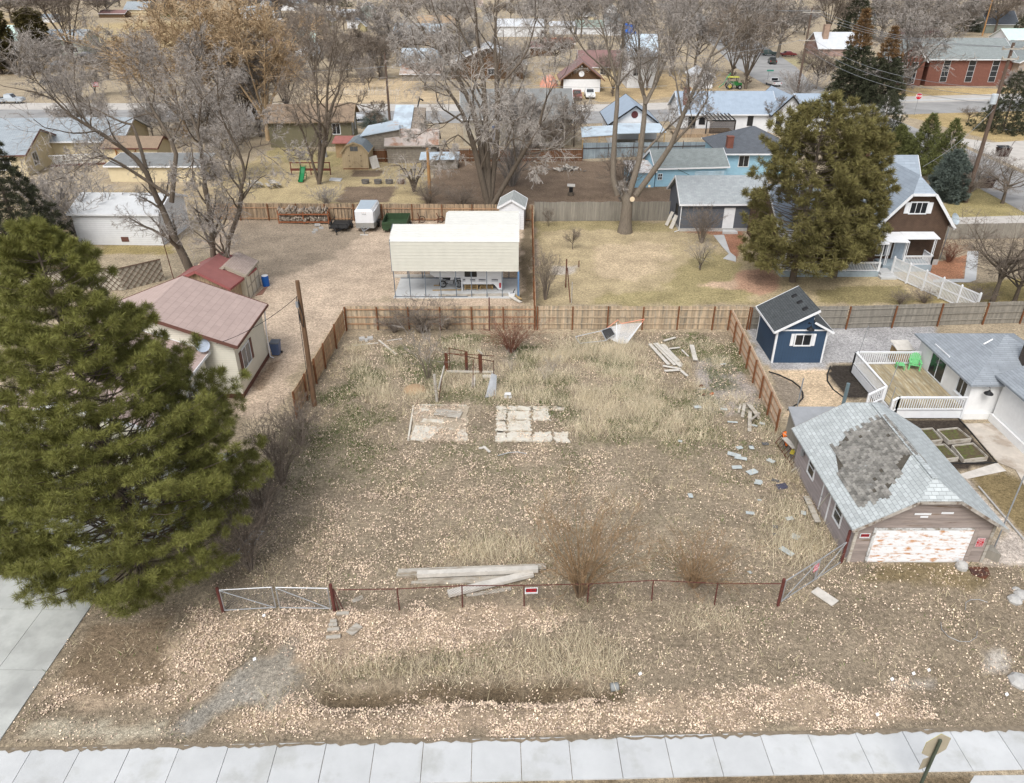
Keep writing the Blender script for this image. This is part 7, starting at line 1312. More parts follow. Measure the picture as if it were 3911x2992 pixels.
fh('ochre_shed', 'small ochre gabled shed with white door', 22, 460, 540, 340, 270, 230, 5, 'ochre', 'grey', 'v', cat='shed'); fh('white_bungalow', 'white bungalow with dark grey roof behind the ochre shed', 22, 350, 520, 300, 215, 150, 9, 'white', 'dark'); fh('teal_house', 'grey green gabled house in the far trees', 22, 490, 620, 200, 90, 30, 10, 'teal', 'grey', 'v'); fh('far_white_building', 'long white building far off left of the grey green gable', 22, 240, 510, 180, 140, 100, 9, 'white', 'white')
fh('brown_house', 'long maroon metal roofed house with cream walls', 3, 690, 1110, 660, 560, 425, 11, 'cream', 'maroon', wins=[('F', 5, 1, 1.4, 1.3, {})]); jg = house('brown_gable_garage', 'dark brown gabled garage with white doors behind the old trucks', 'garage', (11.2,176,0), (19.5,176,0), 9, 2.9, rise=3.1, ridge='v', over=.8, wall=WL['wood'], roof=RF['maroon'], trim=mat('brown_fascia', (.20,.11,.07)))
mb = MB(); mb.box(11.3,19.4,175.93,175.98,0,2.6); mb.build('white_door', M['white'], jg); mb = MB(); mb.lathe((15.2,175.9,3.7), [(.6,0),(.6,.04)], 12, (0,-1,0)); mb.build('backboard', M['white'], jg); mb = MB(); mb.lathe((15.2,175.9,5.35), [(.15,0),(.22,-.25),(.05,-.3)], 8); mb.build('gable_lamp', M['white'], jg)
fh('metal_roof_house', 'white house with broad pale metal roof behind the forked tree', 3, 1085, 1330, 740, 470, 290, 14, 'white', 'galv', wins=[('F', 1.2, 2.6, 1.4, 1.4, {})]); fh('white_tall_house', 'tall white gabled house far behind the forked tree', 3, 905, 1035, 300, 200, 110, 9, 'white', 'grey', wins=[('F', 2.4, 1.2, 1.3, 1.8, {})]); fh('green_roof_bungalow', 'white bungalow with grey green roof far off', 3, 665, 900, 290, 230, 170, 10, 'white', roofm('grey_green_roof', (.26,.31,.27), False)); fh('yellow_house', 'pale yellow house high among the far trees', 3, 670, 820, 190, 135, 100, 9, 'cream', 'grey', wins=[('F', 3, 1, 2, 1.4, {})]); fh('white_gable_house', 'white gabled house highest among the far trees', 3, 910, 1000, 130, 75, 35, 9, 'white', 'grey', 'v')
bt_ = thing('blue_tarp', 'bright blue tarpaulin over a roof behind the forked tree', 'tarp', G(3,1065,330)); g = G(3,1110,330); mb = MB(); mb.hexa([g+V3((-2.3,0,0)), g+V3((2.3,0,0)), g+V3((2.3,5,0)), g+V3((-2.3,5,0))], [g+V3((-1.9,0,2.4)), g+V3((2.2,0,2.2)), g+V3((2.2,5,4.6)), g+V3((-1.9,5,5.2))]); mb.build('cover', mat('tarp_blue', (.02,.13,.50), .5), bt_)
fh('cottage', 'small white cottage behind the blue grey roofs', 3, 1640, 1800, 745, 640, 590, 8, 'white', 'white', 'v', wins=[('F', .7, 1.2, 1.0, 1.8, {}), ('F', 2.9, 1.2, .9, 1.8, {})]); fh('brown_bungalow', 'brown low house far off behind the long sheds', 3, 280, 460, 470, 400, 350, 8, 'wood', 'maroon')
ch = house('brick_church', 'long red brick church with grey roof and tall white windows', 'church', (95.5,185.2,0), (114.5,185.2,0), 14, 5.9, rise=3.6, over=.6, wall=WL['brick'], roof=RF['church'], wins=[('F', 3.2, .9, 1.5, 4.6, dict(hm=3, nm=0, fw=.05)), ('F', 9.0, .9, 1.5, 4.6, dict(hm=3, nm=0, fw=.05)), ('F', 14.4, .9, 1.5, 4.6, dict(hm=3, nm=0, fw=.05))])
block(ch, (88.2,186.2,0), (94.4,185.2,0), 14, 5.6, rise=3.4, ridge='v', over=.5, wall=WL['brick'], roof=RF['church'], wins=[('F', 1.0, .6, 1.5, 4.4, dict(nm=1, hm=3)), ('F', 3.6, .6, 1.2, 4.4, dict(nm=1, hm=3))]); block(ch, (114.7,183,0), (128,184,0), 14, 5.4, rise=3.2, ridge='v', over=.5, wall=mat('tan_brick', (.38,.28,.2), tex='brick', tp=(.22,.08)), roof=RF['church'])
fh('white_roof_house', 'pink brick house with white roof and chimney beside the spruces', 4, 485, 860, 470, 400, 270, 12, mat('pink_brick', (.36,.22,.18), tex='brick', tp=(.22,.08)), 'white', wins=[('F', 11, 1, 1.6, 1.5, {})], chims=[(4, 2.6, 1.6, 8.5, mat('tan_chimney', (.34,.24,.18)))]); fh('dark_house', 'dark roofed house with white gables in the top right', 4, 1870, 2125, 275, 200, 90, 12, 'grey', 'dark'); fh('mint_roof_house', 'house with pale mint roof at the right edge', 4, 2060, 2300, 370, 330, 240, 12, 'white', 'mint'); fh('maroon_house', 'low maroon roofed house behind the brick church', 4, 1180, 1500, 330, 290, 240, 10, 'wood', 'maroon'); fh('dark_roof_house', 'dark roofed house behind the spruces', 4, 850, 960, 200, 150, 100, 9, 'white', 'dark')
fh('green_gable_house', 'grey green gabled house by the left street', 1, 380, 715, 470, 330, 250, 11, 'grey', 'left', wins=[('F', 1.5, 1.0, 2.0, 1.6, {}), ('F', 8, 1.0, 2.4, 1.5, {})]); fh('mint_roof_house', 'house with pale mint roof between the left columnar evergreens', 1, 20, 190, 420, 340, 215, 14, 'white', 'mint'); fh('far_house', 'white house behind the far left trees', 1, 330, 460, 190, 150, 120, 9, 'white', 'left')
fh('pale_roof_house', 'house with pink tan roof far behind the centre', 22, 1560, 1760, 130, 70, 10, 10, 'cream', roofm('pink_tan_roof', (.42,.32,.27), False)); fh('cottage', 'white dormer cottage far off right of the tan roof', 22, 1770, 1860, 230, 185, 140, 8, 'white', 'grey', 'v'); fh('far_house', 'white house top centre among the far trees', 3, 1140, 1220, 100, 40, 5, 9, 'white', 'grey'); fh('far_house', 'pale house top right among the far trees', 4, 1530, 1640, 90, 50, 10, 9, 'cream', 'grey', 'v'); fh('far_house', 'pale house at the very top left of the willows', 21, 1790, 1990, 70, 30, 0, 10, 'white', 'left')
# cattle rails
cr = thing('rail_fence', 'long dark rail fence of the corral before the metal shed', 'fence', G(22,480,470)); g0_, g1_ = G(22,480,475), G(22,1300,470); mb = MB(); [mb.beam(g0_+V3((0,0,z)), V3((g1_.x,g0_.y,z)), .1, .22) for z in (.5,1.1,1.7,2.3)]; [mb.box(g0_.x+(g1_.x-g0_.x)*i/12-.1, g0_.x+(g1_.x-g0_.x)*i/12+.1, g0_.y+.12, g0_.y+.3, 0, 2.5) for i in range(13)]; mb.build('rails', mat('dark_rails', (.10,.06,.05)), cr)
pkf = thing('stick_fence', 'pale upright stick fence along the straw field', 'fence', G(2,480,820)); mb = MB(); ga, gb = G(2,470,800), G(2,1270,800); [mb.beam((ga.x+(gb.x-ga.x)*i/70, ga.y, 0), (ga.x+(gb.x-ga.x)*i/70+RN.uniform(-.15,.15), ga.y, RN.uniform(1.0,1.7)), .06, .06, up=(0,1,0)) for i in range(70)]; mb.tube([(ga.x,ga.y,1.0),(gb.x,ga.y,1.0)], .03, 4); mb.build('sticks', M['oldwood2'], pkf)
# ---------------------------------------------------------------- vehicles
VP = {}
def vehicle(kind, paint, label, cat, loc, rz, key=None):
    """body from a side profile, cabin glass, four wheels with rims, lamps"""
    P_ = {'suv': (4.7,1.85,[(-2.35,.45),(-2.35,1.0),(-2.2,1.7),(-.2,1.75),(.75,1.1),(2.1,1.0),(2.35,.75),(2.35,.4)],(-2.1,.7,1.08,1.66)), 'sedan': (4.6,1.8,[(-2.3,.4),(-2.3,.9),(-1.5,1.0),(-.9,1.42),(.3,1.42),(1.0,.95),(2.1,.82),(2.3,.6),(2.3,.35)],(-1.4,.9,.95,1.38)), 'pickup': (5.4,1.95,[(-2.7,.5),(-2.7,1.1),(-.6,1.1),(-.5,1.78),(.6,1.78),(1.1,1.15),(2.5,1.05),(2.7,.8),(2.7,.45)],(-.5,1.0,1.15,1.72))}[kind]
    L_, W_, pr_, (g0_, g1_, gz0, gz1) = P_; r = thing('parked_car' if kind != 'pickup' else 'pickup_truck', label, cat, (0,0,0)); mb = MB(); n_ = len(pr_); hw = W_/2
    sec = lambda s, inset: [(x, s*(hw-(inset if z > gz0+.05 else 0)), z) for x, z in pr_]
    a, b = mb.pts(sec(-1, .17)), mb.pts(sec(1, .17)); mb.f.append(tuple(range(a, a+n_))); mb.mi.append(0); mb.f.append(tuple(range(b+n_-1, b-1, -1))); mb.mi.append(0)
    for i in range(n_): j = (i+1) % n_; mb.f.append((a+j, a+i, b+i, b+j)); mb.mi.append(0)
    mb.build('body', paint, r)
    gl_m = M['glass']; mb = MB()
    for s in (-1, 1): y = s*(hw-.165); mb.hexa([(g0_+.25,y-.01,gz0+.06),(g1_-.25,y-.01,gz0+.06),(g1_-.25,y+.01,gz0+.06),(g0_+.25,y+.01,gz0+.06)], [(g0_+.35,y-.01,gz1-.04),(g1_-.75,y-.01,gz1-.04),(g1_-.75,y+.01,gz1-.04),(g0_+.35,y+.01,gz1-.04)])
    xs_ = {'suv': ((.70,1.12),(-.1,1.70)), 'sedan': ((.96,.97),(.33,1.39)), 'pickup': ((1.06,1.18),(.63,1.74))}[kind]
    (xa, za), (xb, zb) = xs_; yy = hw-.22; mb.hexa([(xa+.02,-yy,za),(xa+.02,yy,za),(xb+.02,yy-.05,zb),(xb+.02,-yy+.05,zb)], [(xa+.05,-yy,za+.02),(xa+.05,yy,za+.02),(xb+.05,yy-.05,zb+.02),(xb+.05,-yy+.05,zb+.02)])
    xr = {'suv': ((-2.33,1.1),(-2.23,1.62)), 'sedan': ((-1.45,1.04),(-.93,1.38)), 'pickup': ((-.58,1.2),(-.51,1.7))}[kind]; (xa, za), (xb, zb) = xr; mb.hexa([(xa-.05,-yy,za),(xa-.05,yy,za),(xa-.02,yy,za),(xa-.02,-yy,za)], [(xb-.05,-yy+.05,zb),(xb-.05,yy-.05,zb),(xb-.02,yy-.05,zb),(xb-.02,-yy+.05,zb)]); mb.build('windows', gl_m, r)
    for x in (-L_*.31, L_*.31):
        for s in (-1, 1): wheel_part(r, (x, s*(hw-.1), .34), .34, .22, (0,1,0))
    for s in (-1, 1):
        m_ = MB(); m_.box(L_/2-.06,L_/2+.015,s*hw*.7-.18,s*hw*.7+.18,.68,.82); m_.build('headlight', M['white'], r); m_ = MB(); m_.box(-L_/2-.015,-L_/2+.05,s*hw*.8-.1,s*hw*.8+.1,.75,1.0); m_.build('tail_light', red, r)
    if kind == 'pickup': m_ = MB(); m_.box(-2.6,-.65,-hw+.12,hw-.12,1.101,1.115); m_.build('bed', M['black'], r)
    put(r, (loc[0], loc[1], .02), rz); return r
pt_ = lambda n, c: mat('car_paint_'+n, c, .3, .03, spec=.6)
vehicle('suv', pt_('black', (.025,.028,.03)), 'black car parked on the left street', 'car', G(1,435,712), math.radians(205)); vehicle('sedan', pt_('silver', (.42,.44,.47)), 'silver car beside the dark bare tree far left', 'car', G(1,490,556), math.radians(172)); vehicle('pickup', pt_('pale_silver', (.40,.44,.47)), 'pale silver pickup at the left edge of the street', 'truck', G(1,90,868), math.radians(5)); vehicle('suv', pt_('white', (.66,.67,.68)), 'white car far off before the white houses', 'car', G(2,250,188), math.radians(200)); vehicle('sedan', pt_('white2', (.62,.65,.68)), 'white car with blue trim behind the olive house', 'car', (-29.2,141.5), 0)
vehicle('pickup', pt_('white3', (.66,.67,.68)), 'white pickup parked by the side street', 'truck', G(4,112,712), math.radians(95)); vehicle('pickup', pt_('dark_green', (.05,.055,.045)), 'dark pickup with open load on the far side street', 'truck', G(4,105,530), math.radians(80)); vehicle('sedan', pt_('red', (.20,.03,.03)), 'red car under the trees beyond the side street', 'car', G(4,240,468), math.radians(10)); vehicle('suv', pt_('green', (.06,.09,.085)), 'dark green car left of the red one', 'car', G(4,80,462), math.radians(5)); vehicle('sedan', pt_('grey', (.12,.12,.13)), 'dark car beside the green gabled house', 'car', G(1,730,478), math.radians(5))
vehicle('pickup', pt_('white4', (.66,.67,.66)), 'white old truck with dark bumper facing the cross street', 'truck', G(3,780,835)+V3((0,2.4,0)), math.radians(-90)); vehicle('pickup', mat('rusty_red_paint', (.22,.075,.065), .7, .25, 3, c2=(.12,.06,.05)), 'rusty red old truck left of the white one', 'truck', G(3,672,848)+V3((0,2.4,0)), math.radians(-92))
tr_ = thing('tractor', 'green tractor with yellow roof under the dark bare tree', 'tractor', (49.3,180.4,0)); mb = MB(); mb.box(48.6,50.8,179.7,180.9,.8,1.6); mb.box(50.8,51.7,179.85,180.75,.8,1.3); mb.build('body', mat('tractor_green', (.02,.13,.03), .5), tr_); mb = MB(); mb.box(48.3,50.9,179.5,181.1,2.5,2.62); mb.build('roof', mat('tractor_yellow', (.5,.5,.08)), tr_); mb = MB(); [mb.box(x-.05,x+.05,y-.05,y+.05,1.6,2.5) for x in (48.5,50.6) for y in (179.7,180.9)]; mb.build('roll_bar', M['black'], tr_)
for x, r_ in ((48.9,.75),(51.2,.5)):
    for y in (179.5,181.1): wheel_part(tr_, (x,y,r_), r_, .3, (0,1,0), mat('rim_yellow', (.5,.4,.02)) if x < 49 and y < 180 else M['steel'])
mb = MB(); mb.tube([(47.6,180,1.2),(48.3,180,2.6),(48.9,180,3.4)], .1, 6); mb.tube([(47.6,180,1.2),(46.6,180,.4)], .1, 6); mb.build('boom', mat('boom_green', (.08,.30,.16)), tr_)
bkh = thing('backhoe', 'dark tracked digger with yellow counterweight by the pole', 'digger', (-17.6,141,0)); mb = MB(); mb.box(-18.6,-16.6,140.4,142.2,.9,2.1); mb.build('cab', M['black'], bkh); mb = MB(); mb.box(-18.7,-16.9,139.9,140.38,.8,1.4); mb.build('counterweight', mat('digger_yellow', (.55,.38,.03)), bkh); mb = MB(); mb.box(-18.8,-16.4,140.2,140.7,0,.7); mb.box(-18.8,-16.4,141.9,142.4,0,.7); mb.build('tracks', M['rubber'], bkh); mb = MB(); mb.tube([(-17,141.5,2),(-16.6,142.5,3.6),(-16.2,144,3.0)], .15, 6); mb.build('boom', M['black'], bkh)
cmp_ = thing('camper_trailer', 'white camper trailer far off left of the white building', 'camper', G(22,185,135)); g = G(22,185,130); mb = MB(); mb.prism([(g.x+a,g.y,z) for a, z in ((-3.6,.7),(3.4,.7),(3.7,1.6),(3.5,3.3),(-3.5,3.3),(-3.9,2.4))], (0,2.6,0)); mb.build('body', M['white'], cmp_); wheel_part(cmp_, (g.x,g.y-.05,.45), .45, .25); mb = MB(); mb.box(g.x-2.2,g.x-1.0,g.y-.03,g.y-.005,1.9,2.6); mb.box(g.x+.8,g.x+2.2,g.y-.03,g.y-.005,1.9,2.6); mb.build('windows', M['glass'], cmp_)
# ---------------------------------------------------------------- street things
def upole(label, base, h, r, m='poledk', arms=(), xf=None, lean=0.0):
    base = V3(base); p = thing('utility_pole', label, 'pole', base, 'utility poles'); mb = MB(); mb.tube([base-V3((0,0,.2)), base+V3((lean,0,h))], [r,r*.62], 10); mb.build('pole_shaft', M[m], p)
    for z, w_, ang in arms:
        d = V3((math.cos(ang), math.sin(ang), 0)); mb = MB(); mb.beam(base+d*(-w_/2)+V3((lean*z/h,-.2,z)), base+d*(w_/2)+V3((lean*z/h,-.2,z)), .12, .16); [mb.lathe(base+d*(w_/2*f_)+V3((lean*z/h,-.2,z+.08)), [(.05,0),(.09,.06),(.05,.2)], 8) for f_ in (-.92,0,.92)]; mb.build('crossarm', M['oldwood'], p)
    if xf: mb = MB(); mb.lathe(base+V3((-.45,-.25,xf)), [(.3,0),(.34,.06),(.34,1.0),(.3,1.08)], 14); mb.build('transformer', mat('transformer_grey_%d' % int(xf*10), (.45,.49,.52), .4), p)
    return p
pR, pM = V3((53.8,88,0)), V3((57.4,160.2,0)); upole('tall dark utility pole with transformer at the right', pR, 17.2, .26, arms=((16.6,2.6,.15),(15.6,2.0,.15)), xf=11.0); upole('tall utility pole with crossarm beyond the side street', pM, 17.3, .25, arms=((16.5,3.4,-.1),(11.6,3.0,-.1)))
upole('dark utility pole in the straw yard behind the barn shed', (-22.1,141.5,0), 11.2, .24); upole('thin dark pole at the far field, top left', (-140.7,322.8,0), 9, .25); upole('thin dark pole beside the far white house', (-113.3,363.7,0), 14, .28); upole('orange brown pole in the top right corner', (184.8,324,0), 15, .3, m='polelt')
W_ = lambda lb, a, b, sag, r=.02: sagwire('power_wire', lb, a, b, sag, r, 16, M['dullsteel'])
for i, dx in enumerate((-1.6,0,1.6)): W_('power wire between the two right poles, %s strand' % ('left','middle','right')[i], pM+V3((dx,-.2,16.8)), pR+V3((dx*.75,-.2,16.8)), 1.4, .022); W_('power wire leaving the right pole towards the camera side, %s strand' % ('left','middle','right')[i], pR+V3((dx*.75,-.2,16.8)), pR+V3((dx*.75+6,-45,16.2)), 1.2, .022); W_('power wire leaving the far pole up the side street, %s strand' % ('left','middle','right')[i], pM+V3((dx,-.2,16.8)), pM+V3((dx+6,110,16.5)), 1.6, .03)
for i, z in enumerate((11.8,11.0,10.2)): W_('lower cable between the two right poles, %s' % ('top','middle','bottom')[i], pM+V3((1.2-i*.6,-.2,z)), pR+V3((.2,-.1,z+.8)), 1.8, .025)
W_('lower cable from the far pole to the white roofed house', pM+V3((-1.3,-.2,11.7)), (88,236,6.5), 1.5, .02); W_('lower cable leaving the far pole to the left', pM+V3((-1.3,-.2,11.7)), (20,158,9.5), 1.5, .025); W_('service cable from the right pole to the brick house', pR+V3((0,-.1,10.5)), (39.5,73,7.6), .6, .02); W_('cable crossing before the straw field', (-22,141.5,9.0), (-62,139,9.0), .8, .03); W_('cable from the straw yard pole to the right', (-22,141.5,9.0), (26,134,6.8), 1.4, .025)
ss_ = thing('stop_sign', 'red octagonal stop sign at the side street corner', 'sign', (75.3,147,0)); mb = MB(); mb.tube([(75.3,147,0),(75.3,147,3.4)], .05, 6); mb.build('post', M['dullsteel'], ss_)
for rr, yy, m_, nm in ((.62,146.93,M['white'],'border'),(.57,146.915,mat('stop_red', (.45,.012,.03), .4, .05),'face')): mb = MB(); mb.prism([(75.3+rr*math.cos(math.pi/8+i*math.pi/4), yy, 3.3+rr*math.sin(math.pi/8+i*math.pi/4)) for i in range(8)], (0,-.012,0)); mb.build(nm, m_, ss_)
text_mesh('STOP', .46, M['white'], ss_, (75.3,146.895,3.3), (1,0,0), (0,0,1), bold=.012)
hy = thing('fire_hydrant', 'dark red fire hydrant on the dry grass by the corner', 'hydrant', (75.6,141.4,0)); mb = MB(); mb.lathe((75.6,141.4,0), [(.2,0),(.2,.08),(.15,.1),(.15,.7),(.2,.72),(.18,.85),(.08,.95)], 10); mb.build('body', mat('hydrant_red', (.22,.02,.04), .5), hy); mb = MB(); mb.lathe((75.6,141.2,.55), [(.07,0),(.07,.4)], 8, (0,1,0)); mb.lathe((75.4,141.4,.55), [(.07,0),(.07,.4)], 8, (1,0,0)); mb.build('nozzle', mat('hydrant_red_cap', (.22,.02,.04), .5), hy)
for v_, x_, y_, lb in ((4,2010,1298,'dark brown open bin on the gravel by the side street'),(4,1868,1555,'dark brown bin under the bare tree near the right pole')):
    g = G(v_,x_,y_); r = thing('rubbish_bin', lb, 'bin', g, 'dark street bins'); mb = MB(); mb.hexa([g+V3((-.7,-.5,.05)), g+V3((.7,-.5,.05)), g+V3((.7,.5,.05)), g+V3((-.7,.5,.05))], [g+V3((-.85,-.6,1.25)), g+V3((.85,-.6,1.25)), g+V3((.85,.6,1.25)), g+V3((-.85,.6,1.25))]); mb.build('body', mat('bin_dark_brown_%d' % x_, (.04,.02,.016), .5), r); mb = MB(); mb.hexa([g+V3((-.9,-.65,1.27)), g+V3((.9,-.65,1.27)), g+V3((.9,.65,1.4)), g+V3((-.9,.65,1.4))], [g+V3((-.85,-.6,1.33)), g+V3((.85,-.6,1.33)), g+V3((.85,.6,1.46)), g+V3((-.85,.6,1.46))]); mb.build('lid', M['black'], r)
sg2 = thing('street_name_sign', 'small teal street name sign beyond the second pole', 'sign', (60.5,190,0)); mb = MB(); mb.tube([(60.5,190,0),(60.5,190,3)], .05, 6); mb.build('post', M['dullsteel'], sg2); mb = MB(); mb.box(60.0,61.6,189.9,189.95,2.6,2.95); mb.build('blade', mat('sign_teal', (.08,.32,.24)), sg2)
ot = thing('orange_tarp', 'faded orange tarpaulin heap left of the brown gable', 'tarp', G(3,430,730)); g = G(3,430,725); mb = MB(); mb.lathe(g, [(2.2,0),(2.0,.8),(1.3,1.9),(.4,2.5),(.05,2.6)], 9); mb.build('cover', mat('faded_orange_tarp', (.60,.27,.19), .7), ot)
wh_ = thing('white_boat', 'white covered boat behind the rust red shed', 'boat', G(3,520,430)); g = G(3,520,425); mb = MB(); mb.prism([(g.x-2.6,g.y,.8),(g.x+2.6,g.y,.8),(g.x+2.9,g.y,1.5),(g.x+1.5,g.y,2.0),(g.x-1.5,g.y,2.1),(g.x-2.9,g.y,1.5)], (0,1.8,0)); mb.build('hull', M['white'], wh_); mb = MB(); mb.box(g.x-1.6,g.x+1.4,g.y+.4,g.y+1.4,0,.79); mb.build('cradle', M['black'], wh_)
fl_ = thing('flag', 'striped flag on a short pole by the left street', 'flag', G(1,800,815)); g = G(1,800,815); mb = MB(); mb.tube([g, g+V3((0,0,3))], .04, 5); mb.build('pole', M['white'], fl_)
for i in range(7): mb = MB(); mb.box(g.x+.05,g.x+1.3,g.y-.02,g.y+.02,2.1+i*.12,2.1+(i+1)*.12-.004); mb.build('stripe', M['white'] if i % 2 else red, fl_)
# ================================================================ trees
trng = np.random.default_rng(23)
def unit(a): return a/np.maximum(np.linalg.norm(a, axis=-1, keepdims=True), 1e-9)
def resample(P, R_, k):
    P = np.asarray(P, float); R_ = np.asarray(R_, float); s = np.concatenate([[0], np.cumsum(np.linalg.norm(np.diff(P, axis=0), axis=1))]); t = np.linspace(0, s[-1], k+1)
    return np.stack([np.interp(t, s, P[:, i]) for i in range(3)], -1), np.interp(t, s, R_)
def grow(limbs, levels):
    """limbs: list of (points, radii); each level: n children, k steps, ratio, ang (deg), wander, up, rr, tmin"""
    N_, R_ = zip(*[resample(p, r, 10) for p, r in limbs]); nodes = np.stack(N_); rad = np.stack(R_)
    out = [(nodes, rad)]
    for lv in levels:
        nb, k1_ = nodes.shape[:2]; k0 = k1_-1; n = lv['n']; tmin = lv.get('tmin', .3)
        t = trng.uniform(tmin, 1, (nb, n))**lv.get('tp', .85); t[:, 0] = 1.0 if lv.get('tip', True) else t[:, 0]
        s = np.clip(t*k0, 0, k0-1e-6); i = s.astype(int); f = (s-i)[..., None]; bi = np.arange(nb)[:, None]
        P = nodes[bi, i]*(1-f)+nodes[bi, i+1]*f; D = unit(nodes[bi, i+1]-nodes[bi, i]); r = (rad[bi, i]*(1-f[..., 0])+rad[bi, i+1]*f[..., 0])*lv.get('rr', .6)
        Ls = np.linalg.norm(np.diff(nodes, axis=1), axis=2).sum(1)[:, None]*lv['ratio']*trng.uniform(.55, 1.15, (nb, n))*(1.15-.5*t)
        if 'lmax' in lv: Ls = np.minimum(Ls, lv['lmax']*trng.uniform(.6, 1.1, Ls.shape))
        P = P.reshape(-1, 3); D = D.reshape(-1, 3); r = r.ravel(); Ls = Ls.ravel(); m = len(P)
        rv = unit(trng.normal(0, 1, (m, 3))); pe = unit(rv-D*(rv*D).sum(1, keepdims=True)); a = np.radians(lv['ang'])*trng.uniform(.6, 1.35, (m, 1))
        if lv.get('tip', True): a.reshape(nb, n)[:, 0] *= .35
        D = unit(D*np.cos(a)+pe*np.sin(a)); k = lv['k']; nn = [P]; 
        for j in range(k):
            D = unit(D+trng.normal(0, lv.get('wander', .2), (m, 3))+np.array((0,0,lv.get('up', .1)))); nn.append(nn[-1]+D*(Ls/k)[:, None])
        nodes = np.stack(nn, 1); re = max(lv.get('rmin', .004), 0); rad = np.maximum(r[:, None]*np.linspace(1, lv.get('taper', .35), k+1)[None], re)
        out.append((nodes, rad))
    return out
def segmesh(groups, sides):
    V, F, off = [], [], 0
    for (nodes, rad), ns in zip(groups, sides):
        nb, k1_ = nodes.shape[:2]; T = np.gradient(nodes, axis=1); T = unit(T)
        ref = unit(trng.normal(0, 1, (nb, 1, 3))+0*T); a = unit(np.cross(T, ref)); b = np.cross(T, a)
        if ns == 2: ring = np.stack([nodes-a*rad[..., None], nodes+a*rad[..., None]], 2)
        else:
            th = np.arange(ns)*2*np.pi/ns; ring = nodes[:, :, None]+(a[:, :, None]*np.cos(th)[:, None]+b[:, :, None]*np.sin(th)[:, None])*rad[:, :, None, None]
        V.append(ring.reshape(-1, 3)); ix = off+np.arange(nb*k1_*ns).reshape(nb, k1_, ns)
        for j in range(ns if ns > 2 else 1):
            j2 = (j+1) % ns; F.append(np.stack([ix[:, :-1, j], ix[:, :-1, j2], ix[:, 1:, j2], ix[:, 1:, j]], -1).reshape(-1, 4))
        off += nb*k1_*ns
    return np.concatenate(V), np.concatenate(F)
def tree_obj(name, label, cat, g, ntr, sides, bark, twig, org, group=None):
    r = thing(name, label, cat, org, group); o0 = np.array(org)
    V, F = segmesh(g[:ntr], sides[:ntr]); npmesh('trunk', V-o0, F, bark, r, smooth=True)
    V, F = segmesh(g[ntr:], sides[ntr:]); npmesh('crown', V-o0, F, twig, r)
    return r
def limb(v, pts, Y, r0, r1, dy=0.0, base=None):
    n = len(pts); P = []; r0 *= .78
    for i, p in enumerate(pts):
        q = AT(v, p[0], p[1], Y+dy*i/max(1, n-1)); P.append(tuple(q))
    if base is not None: P[0] = tuple(base)
    return (P, np.linspace(r0, r1, n))
LV_BIG = [dict(n=9, k=6, ratio=.46, ang=42, wander=.17, up=.10, rr=.5, rmin=.018, tmin=.22, taper=.3),
          dict(n=7, k=5, ratio=.58, ang=42, wander=.22, up=.05, rr=.6, rmin=.010, tmin=.2),
          dict(n=6, k=4, ratio=.6, ang=45, wander=.28, up=0, rr=.6, rmin=.0075, tmin=.1),
          dict(n=7, k=3, ratio=.65, ang=45, wander=.3, up=-.04, rr=.7, rmin=.0065, tmin=.05)]
def lvd(droop, mul=1.0, nlast=6):
    L_ = [dict(x) for x in LV_BIG]; L_[2]['up'] = droop*.5; L_[3]['up'] = droop; L_[3]['n'] = nlast+1
    for x in L_: x['rmin'] *= mul
    return L_
# left multi-trunk tree behind the pink roof
Y0 = 61.5
bA = (-28.0, 62.2, -.1); bA2 = (-25.6, 60.9, -.1); bA3 = (-25.2, 61.2, -.1)
limbsA = [limb(5, [(1480,760),(1400,560),(1310,380),(1240,200),(1150,20)], Y0, .52, .2, 2, bA),
 limb(1, [(1330,1700),(1200,1380),(960,1190),(760,1070),(580,960),(420,800),(120,740)], Y0+.5, .30, .03, -4),
 limb(1, [(580,960),(450,830),(320,700),(260,600)], Y0-2, .09, .02, -2),
 limb(1, [(1230,1420),(1160,1180),(1120,1050),(1000,1020),(830,930),(640,840)], Y0+1, .2, .03, 3),
 limb(1, [(1420,1640),(1160,1470),(960,1340),(800,1300),(620,1440)], Y0, .2, .03, -3),
 limb(1, [(1440,1700),(1480,1260),(1380,1080),(1290,940),(1230,800),(1130,650),(960,480)], Y0+1, .26, .03, 4),
 limb(1, [(1230,800),(1160,560),(1200,420)], Y0+3, .09, .02, 1),
 limb(5, [(1670,800),(1630,600),(1600,200),(1560,20)], Y0-.5, .34, .2, 0, bA2),
 limb(1, [(1720,1560),(1690,1250),(1640,1040),(1540,850),(1480,690),(1290,500)], Y0-.5, .22, .03, 3),
 limb(1, [(1660,1100),(1690,820),(1640,560),(1700,420)], Y0, .12, .02, -2),
 limb(5, [(1690,810),(1740,450),(1830,200),(1840,60)], Y0-1, .27, .16, -1, bA3),
 limb(1, [(2010,1640),(2060,1440),(1990,1240),(1890,1060),(1830,900),(1820,640)], Y0-2, .17, .03, -2),
 limb(1, [(1490,1240),(1600,1190),(1620,1350),(1560,1500)], Y0-1, .10, .02, -3), limb(1, [(1600,1190),(1760,1300),(1800,1480)], Y0-2, .07, .015, -2),
 limb(1, [(2060,1430),(2100,1240),(2300,1200),(2420,1300)], Y0-2, .08, .015, -3)]
gA = grow(limbsA, lvd(-.10, 1.5, 8)); tA = tree_obj('bare_tree', 'huge bare grey tree of several trunks behind the pink roof', 'tree', gA, 2, [9, 5, 3, 2, 2], M['bark'], M['twig'], bA)
